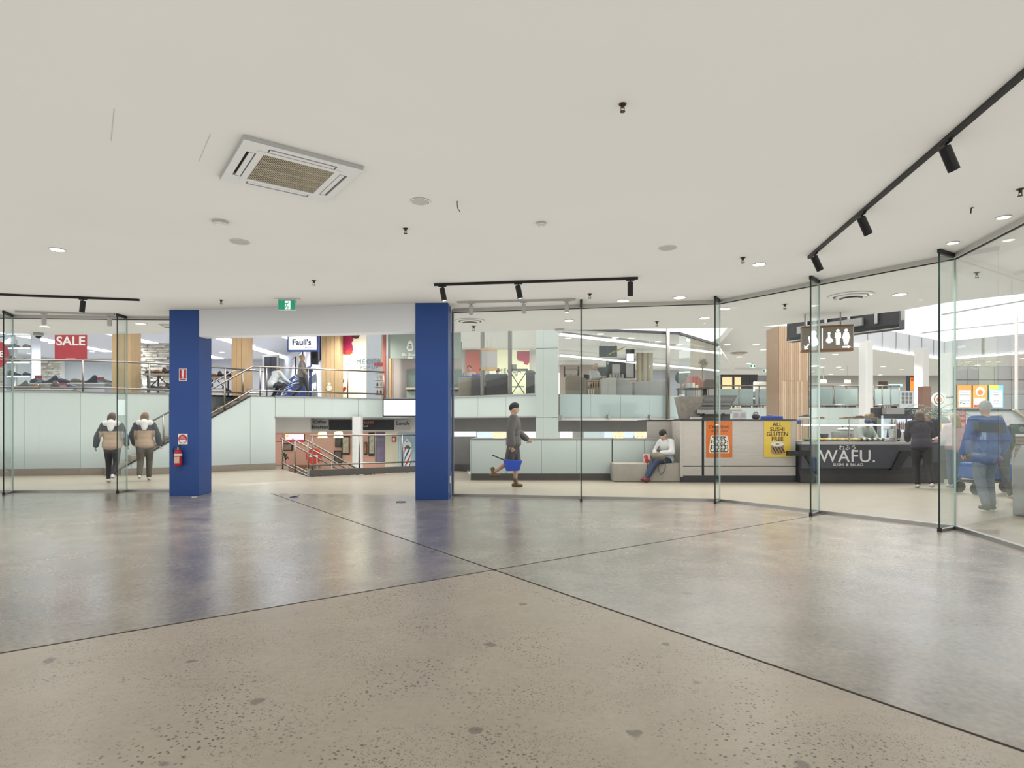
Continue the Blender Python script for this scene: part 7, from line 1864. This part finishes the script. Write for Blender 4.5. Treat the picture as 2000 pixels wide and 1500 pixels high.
    for s in 'LR':
        kn = J['kn' + s]
        if lg <= .5: bot += [('c', J['hi' + s], J['hi' + s].lerp(kn, lg * 2), .085 * g + e2, .066 * k + e2 * 1.6)]
        else: bot += [('c', J['hi' + s], kn, .084 * g + e2, .058 * k + e2), ('c', kn, kn.lerp(J['an' + s], (lg - .5) * 1.9), .058 * k + e2, .042 * k + e2 * wear.get('flare', 1.3))]
    me = skinmesh(bot, vox); paint(me, [wear['bottom']], lambda c: 0); put(wear.get('bottomname', 'trousers'), me, t)
    for s in 'LR':
        an = J['an' + s]; fd = Vector((foot_dir or {}).get(s, (0, -1, 0))).normalized()
        sh = [('c', an - fd * .035 * k + Vector((0, 0, -.04 * k)), an + fd * .13 * k + Vector((0, 0, -.048 * k)), .040 * k, .034 * k), ('c', an + Vector((0, 0, -.005 * k + .09 * k * wear.get('boot', 0))), an + fd * .03 * k + Vector((0, 0, -.03 * k)), .045 * k, .043 * k)]
        me = skinmesh(sh, min(vox, .012), 3); paint(me, [wear['shoe'], wear.get('sole', M_PAPER)], lambda c: 1 if c.z < an.z - .066 * k else 0); put('shoe', me, t)
    hr = wear.get('hair')
    if hr:
        hs = [('e', hp(0, .02, .038), (.084 * k, .098 * k, .098 * k), R)]
        if wear.get('long'): 
            ln = wear['long']
            for x in (-.05, 0, .05): hs.append(('c', hp(x, .06, .03), hp(x * 1.2, .085, -ln), .045 * k, .03 * k))
        if wear.get('bun'): hs.append(('e', hp(0, .11, .06), (.04 * k, .04 * k, .04 * k)))
        me = skinmesh(hs, min(vox, .014), 3); paint(me, [hr], lambda c: 0); put(wear.get('hairname', 'hair'), me, t)
    if wear.get('cap'):
        me = skinmesh([('e', hp(0, .01, .055), (.088 * k, .103 * k, .085 * k), R)], min(vox, .014), 2); paint(me, [wear['cap']], lambda c: 0); o = put(wear.get('capname', 'cap'), me, t)
        if wear.get('peak'): MB().box(hp(0, -.12, .045), (.13 * k, .09 * k, .012 * k), R).build('peak', wear['cap'], o)
    if wear.get('hood'):
        b_ = 1.25 if wear.get('bighood') else 1.0
        hs = [('c', J['shL'].lerp(J['nec'], .3) + Vector((0, .05 * k, .035 * k)), J['shR'].lerp(J['nec'], .3) + Vector((0, .05 * k, .035 * k)), .062 * k * b_, .062 * k * b_), ('c', J['nec'] + Vector((0, .09 * k, .0)), J['che'] + Vector((0, .15 * k, .05 * k)), .08 * k * b_, .05 * k * b_)]
        me = skinmesh(hs, min(vox, .014), 4); paint(me, [wear['hood']], lambda c: 0); put('hood', me, t)
    if wear.get('face'):
        for sx in (-1, 1):
            eye = MB().ell(hp(sx * .03, -.083, .012), (.0115 * k, .008 * k, .008 * k), 10, 6, rot=R).build('eye', M_PAPER, body)
            MB().ell(hp(sx * .03, -.0905, .012), (.005 * k, .003 * k, .005 * k), 8, 5, rot=R).build('iris', M_BLACK, body)
        MB().ell(hp(0, -.088, -.055), (.024 * k, .008 * k, .007 * k), 10, 6, rot=R).build('mouth', mat('lips', (170, 96, 90), .6), body)
    t['_k'] = k
    del t['_k']
    return t, J, k
SKIN = mat('skin fair', (214, 172, 148), .55); SKIN2 = mat('skin tan', (178, 128, 100), .55)
HB = mat('hair brown', (84, 66, 54), .6); HBL = mat('hair blonde', (176, 150, 112), .6); HG = mat('hair grey', (178, 174, 168), .6); HK = mat('hair black', (42, 38, 38), .6)
JDK = mat('jacket slate', (66, 70, 76), .8); JBE = mat('jacket beige', (190, 164, 138), .8); HOODW = mat('hood white', (232, 228, 222), .8); LEG = mat('leggings black', (42, 42, 46), .7); OLIVE = mat('trousers olive grey', (98, 92, 80), .8)
SNK = mat('sneaker white', (228, 224, 214), .6); JEAN = mat('denim', (104, 124, 150), .8, vary=.12, scale=14); JEAND = mat('dark denim', (54, 64, 90), .8)
def ground(px, py, z=0): c = FL(px, py); return (c.x, c.y, 0)
# two friends walking away on the left
person('person in slate and beige jacket with white hood and black leggings, walking away', (XP(219, 13.9), 13.9, 0), PI + .35, 1.60, {**WALK, 'knL': (.09, -.08, .5), 'anL': (.085, -.04, .085), 'anR': (-.085, .3, .2), 'elL': (.29, .06, 1.13), 'wrL': (.34, .0, .9), 'elR': (-.27, .0, 1.13), 'wrR': (-.28, -.12, .92)},
       dict(skin=SKIN, top=JDK, top2=JBE, band=(.80, 1.25), bottom=LEG, shoe=SNK, hair=HB, hood=HOODW, loose=.035, hem=.06, topname='jacket', bottomname='leggings', loose2=.014, flare=.5, bighood=1, long=.05), fat=1.14)
person('person in white-hooded slate and beige jacket and olive trousers, nearer the blue column', (XP(283, 14.45), 14.45, 0), PI + .45, 1.62, {**WALK2, 'knR': (-.09, -.08, .5), 'anR': (-.085, -.03, .085), 'elR': (-.28, .04, 1.13), 'wrR': (-.32, -.02, .9), 'elL': (.28, .0, 1.13)},
       dict(skin=SKIN, top=JDK, top2=JBE, band=(.80, 1.25), bottom=OLIVE, shoe=SNK, hair=mat('hair light brown', (122, 98, 72), .6), hood=HOODW, loose=.035, hem=.06, topname='jacket', loose2=.022, flare=.8, bighood=1, long=.07), fat=1.12)
# man walking right with a blue bag
wp = dict(WALK); wp.update(elL=(.23, -.08, 1.13), wrL=(.2, -.27, .98), elR=(-.24, .06, 1.12), wrR=(-.26, .02, .86), knR=(-.09, .1, .52), anR=(-.085, .42, .30), knL=(.09, -.06, .5), anL=(.085, -.03, .085), handR=(0, 0, -1))
GREYJ = mat('jacket grey', (112, 108, 104), .8)
tp, J, k = person('person in grey jacket, shorts and tan boots walking past the middle pane', (XP(1003, 12.75), 12.75, 0), PI / 2, 1.78, wp,
       dict(skin=SKIN, top=mat('jacket charcoal grey', (104, 101, 98), .85), bottom=mat('shorts grey', (88, 86, 84), .8), shoe=mat('boot tan', (126, 104, 66), .7), sole=mat('boot sole', (84, 66, 42), .7), boot=1, hair=HK, leg=.5, hem=.05, loose=.035, loose2=.02, topname='jacket', bottomname='shorts', cap=mat('beanie dark', (58, 56, 58), .8), capname='beanie', face=True), fat=1.05)
wr = tp.matrix_basis @ (J['wrR'] + Vector((0, 0, -.09)))
t = thing('shopping_basket', 'blue shopping basket carried by the person in grey jacket and shorts', 'basket', (wr.x, wr.y, wr.z - .28), 0)
MB().slab([(-.13, -.16), (.14, -.15), (.20, .06), (-.20, .08)], -.05, .05).build('bag', mat('blue bag', (46, 86, 200), .5), t, bevel=.015)
MB().tube([(-.17, 0, .07), (-.26, 0, .10), (-.42, 0, .17)], .014, 6).build('pull_handle', M_DARK, t)
MB().tube([(-.1, 0, .06), (-.05, 0, .22), (.0, 0, .285), (.05, 0, .22), (.1, 0, .06)], .007, 6).build('handle', M_DARK, t)
# seated person on the bench
bx_, by_ = XP(1301, 14.3), 14.26
sit = dict(pel=(0, .02, .55), che=(0, -.03, .86), nec=(0, -.06, 1.04), hea=(0, -.13, 1.165), shL=(.17, -.03, .99), shR=(-.17, -.03, .99), elL=(.27, -.12, .74), wrL=(.10, -.31, .73), elR=(-.25, -.14, .74), wrR=(-.07, -.32, .68),
           hiL=(.09, .0, .53), hiR=(-.09, 0, .53), knL=(.07, -.42, .53), knR=(-.09, -.42, .50), anL=(-.02, -.66, .13), anR=(-.03, -.72, .11), handL=(-.7, -.6, -.2), handR=(.7, -.5, .1))
tp, J, k = person('person in black beanie, white jumper and jeans sitting on the concrete bench', (bx_, by_, -.02), -.95, 1.62, sit,
       dict(skin=SKIN, top=mat('jumper white', (222, 220, 216), .85), bottom=JEAND, shoe=mat('red shoe', (140, 64, 66), .7), sole=M_DARK, hair=HK, loose=.03, loose2=.01, cap=mat('beanie black', (40, 40, 44), .8), capname='beanie', face=True, flare=.5),
       head_dir=(-.1, -1, -.75), foot_dir={'L': (-.3, -1, .35), 'R': (-.2, -1, .35)})
c = tp.matrix_basis @ Vector((0, -.29, .585))
t = thing('crossbody_bag', 'olive slouchy crossbody bag on the lap of the seated person', 'bag', tuple(c), -.95)
MB().ell((0, 0, .01), (.21, .11, .12), 16, 10).build('body', mat('olive canvas', (124, 116, 98), .8, vary=.1, scale=20), t, smooth=True)
MB().ell((0, -.035, .035), (.19, .085, .09), 16, 10).build('flap', mat('olive flap', (140, 130, 110), .8), t, smooth=True)
MB().tube([(-.13, 0, .05), (-.1, .18, .28), (.02, .24, .44), (.12, .2, .4)], .012, 6).build('shoulder_strap', mat('strap olive', (110, 102, 88), .8), t)
MB().tube([(.15, .0, -.01), (.19, .01, -.1), (.2, .02, -.2), (.185, -.01, -.3), (.15, -.04, -.37), (.11, -.06, -.38), (.075, -.06, -.32), (.06, -.06, -.2), (.1, -.04, -.02)], .01, 6).build('hanging_strap', mat('strap olive', (110, 102, 88), .8), t)
t = thing('gift_bag', 'cream paper bag with red circles standing on the bench', 'bag', (XP(1262, 14.25), 14.22, .43))
MB().bx(-.075, .075, -.04, .04, 0, .21).build('bag', mat('gift cream', (236, 206, 184), .7), t)
MB().disc((-.02, .14), .05, -.045, -.041, 18).build('pink_circle', mat('gift pink', (206, 84, 100), .6), t); MB().disc((.01, .05), .055, -.045, -.041, 18).build('red_circle', mat('gift red', (196, 60, 52), .6), t)
o = MB().bx(-.09, .09, -.03, .05, 0, .07).build('red_pouch', mat('pouch red', (170, 52, 50), .7), None, (XP(1274, 14.3), 14.34, .43), .2, bevel=.015); tag(o, 'small dark red pouch between the paper bag and the seated person', 'pouch')
# queue on the right
lean = dict(WALK); lean.update(che=(0, -.09, 1.25), nec=(0, -.14, 1.42), hea=(0, -.2, 1.55), shL=(.17, -.12, 1.38), shR=(-.17, -.12, 1.38), elL=(.22, -.2, 1.13), wrL=(.16, -.42, 1.02), elR=(-.22, -.2, 1.13), wrR=(-.16, -.42, 1.02), anL=(.085, .05, .085), knL=(.09, -.05, .5), anR=(-.085, .38, .13), knR=(-.09, .1, .5))
person('person in dark clothes and white sneakers leaning over the charcoal counter', (XP(1800, 12.7), 12.7, 0), PI - .35, 1.66, lean,
       dict(skin=SKIN2, top=mat('top plum black', (58, 52, 60), .8), bottom=mat('wide trousers black', (52, 50, 48), .8), shoe=SNK, hair=HB, long=.12, loose=.03, loose2=.022, flare=.9, hem=.08), fat=1.08)
person('blonde person in pink jumper and jeans with her back to the glass', (XP(1864, 12.75), 12.75, 0), PI + .1, 1.56, dict(elL=(.23, -.1, 1.12), wrL=(.2, -.28, 1.1), elR=(-.23, -.1, 1.12), wrR=(-.2, -.28, 1.1)),
       dict(skin=SKIN, top=mat('jumper pink', (216, 178, 178), .85), bottom=JEAN, shoe=SNK, hair=HBL, long=.2, loose=.03, loose2=.014, flare=1.2, hem=.03), fat=1.1)
mw = dict(WALK2); mw.update(knR=(-.1, -.1, .5), anR=(-.13, -.06, .085), knL=(.09, .0, .5), anL=(.08, .14, .1), elL=(.26, .02, 1.12), wrL=(.28, -.06, .9), elR=(-.26, .05, 1.12), wrR=(-.27, -.08, .9))
NB = mat('anorak blue', (62, 92, 156), .7)
tp, J, k = person('grey-haired person in blue anorak with dark yoke and jeans walking away', (XP(1925, 9.3), 9.3, 0), PI - .1, 1.68, mw,
       dict(skin=SKIN, top=NB, top2=mat('anorak yoke', (70, 74, 84), .7), band=(1.20, 1.37), bottom=mat('washed denim', (124, 132, 146), .85, vary=.1, scale=12), shoe=mat('brown shoe', (92, 80, 66), .7), sole=M_DARK, hair=HG, loose=.036, hem=.14, loose2=.022, flare=.8, topname='anorak'), vox=.013, fat=1.1)
person('shorter person in dark clothes and pink shoes walking beyond the blue anorak', (XP(1950, 10.5), 10.5, 0), PI - .3, 1.50, WALK,
       dict(skin=SKIN, top=mat('coat dark olive', (66, 68, 62), .8), bottom=mat('trousers charcoal', (70, 68, 66), .8), shoe=mat('pink shoe', (206, 150, 138), .7), hair=mat('hair sandy', (186, 164, 132), .6), loose=.045, hem=.08, loose2=.02))
# upstairs
person('blonde person in grey top and black leggings striding through the shoe shop', (XP(590, 20.9), 20.9, ZT), PI / 2 + .2, 1.55, WALK, dict(skin=SKIN, top=mat('top grey', (128, 122, 114), .8), bottom=LEG, shoe=LEG, hair=HBL, bun=1, loose=.035, hem=.06), vox=.02)
crouch = dict(pel=(0, .05, .45), che=(0, -.12, .72), nec=(0, -.2, .88), hea=(0, -.28, .98), shL=(.17, -.16, .84), shR=(-.17, -.16, .84), elL=(.24, -.3, .62), wrL=(.2, -.48, .55), elR=(-.24, -.3, .62), wrR=(-.2, -.48, .55), hiL=(.1, .03, .43), hiR=(-.1, .03, .43), knL=(.14, -.36, .5), knR=(-.14, -.36, .45), anL=(.12, -.1, .085), anR=(-.12, -.12, .085))
person('grey-haired person in striped pale shirt crouching at the shoe racks', (XP(532, 19.75), 19.75, ZT), PI * .8, 1.70, crouch, dict(skin=SKIN, top=mat('shirt pale blue', (206, 214, 214), .8), bottom=LEG, shoe=LEG, hair=mat('hair iron grey', (112, 106, 102), .6), loose=.025), vox=.02)
seat_up = dict(pel=(0, .02, .55), che=(0, -.06, .87), nec=(0, -.1, 1.05), hea=(0, -.14, 1.18), shL=(.17, -.07, 1.0), shR=(-.17, -.07, 1.0), elL=(.24, -.16, .76), wrL=(.16, -.38, .78), elR=(-.24, -.16, .76), wrR=(-.16, -.38, .78), hiL=(.09, 0, .53), hiR=(-.09, 0, .53), knL=(.1, -.42, .52), knR=(-.1, -.42, .52), anL=(.1, -.42, .085), anR=(-.1, -.42, .085))
UP = [(917, 21.7, 0, 'dark-haired diner in pale top nearest the blue column', mat('top pale', (206, 196, 186), .8), HK), (938, 22.7, .3, 'dark-haired diner beside the first mullion', mat('top stone', (196, 186, 172), .8), HB), (972, 22.4, PI, 'small distant diner behind the wide dark booth', mat('top brown', (150, 130, 106), .8), HB)]
for px, Y, rz, l, m_, h_ in UP:
    dup(ch, (XP(px, Y), Y, ZT), rz, 'dark cafe chair under the ' + l.split(' nearest')[0].split(' beside')[0].split(' behind')[0] + {917: ' nearest the blue column', 938: ' by the first mullion', 972: ''}[px])
    person(l, (XP(px, Y), Y, ZT + .02), rz, 1.62, seat_up, dict(skin=SKIN, top=m_, bottom=LEG, shoe=LEG, hair=h_, loose=.025, face=rz < 1), vox=.022)
dup(ch, (XP(1157, 21.3), 21.3, ZT), .9, 'dark cafe chair under the white-hooded diner')
person('white-hooded diner leaning forward at the slatted timber table', (XP(1157, 21.3), 21.3, ZT + .02), .9, 1.66, seat_up, dict(skin=SKIN, top=mat('hoodie white', (214, 218, 212), .85), bottom=LEG, shoe=LEG, hair=mat('hood cream', (226, 212, 190), .85), hairname='hood', loose=.04), vox=.02)
dup(ch, (XP(1651, 32.5), 32.5, ZT), .2, 'dark chair under the person in patterned shirt')
person('dark-haired person in patterned shirt sitting on the far terrace', (XP(1651, 32.5), 32.5, ZT + .0), .2, 1.70, seat_up, dict(skin=SKIN2, top=mat('shirt khaki', (150, 142, 112), .8, vary=.3, scale=25), bottom=LEG, shoe=LEG, hair=HK, loose=.03), vox=.026)
person('sushi worker in blue cap and grey apron behind the display case', (XP(1690, 15.3), 15.3, 0), .15, 1.50, dict(elL=(.24, -.14, 1.12), wrL=(.14, -.34, 1.06), elR=(-.24, -.14, 1.12), wrR=(-.14, -.34, 1.06), nec=(0, -.05, 1.44), hea=(0, -.1, 1.56)),
       dict(skin=SKIN, top=mat('apron grey green', (170, 178, 168), .8), bottom=LEG, shoe=LEG, hair=HK, cap=mat('cap blue', (70, 90, 130), .7), peak=1, loose=.03, face=True), vox=.018, head_dir=(0, -1, -.5))
bpy.data.scenes.remove(WORK)
bpy.context.view_layer.update()
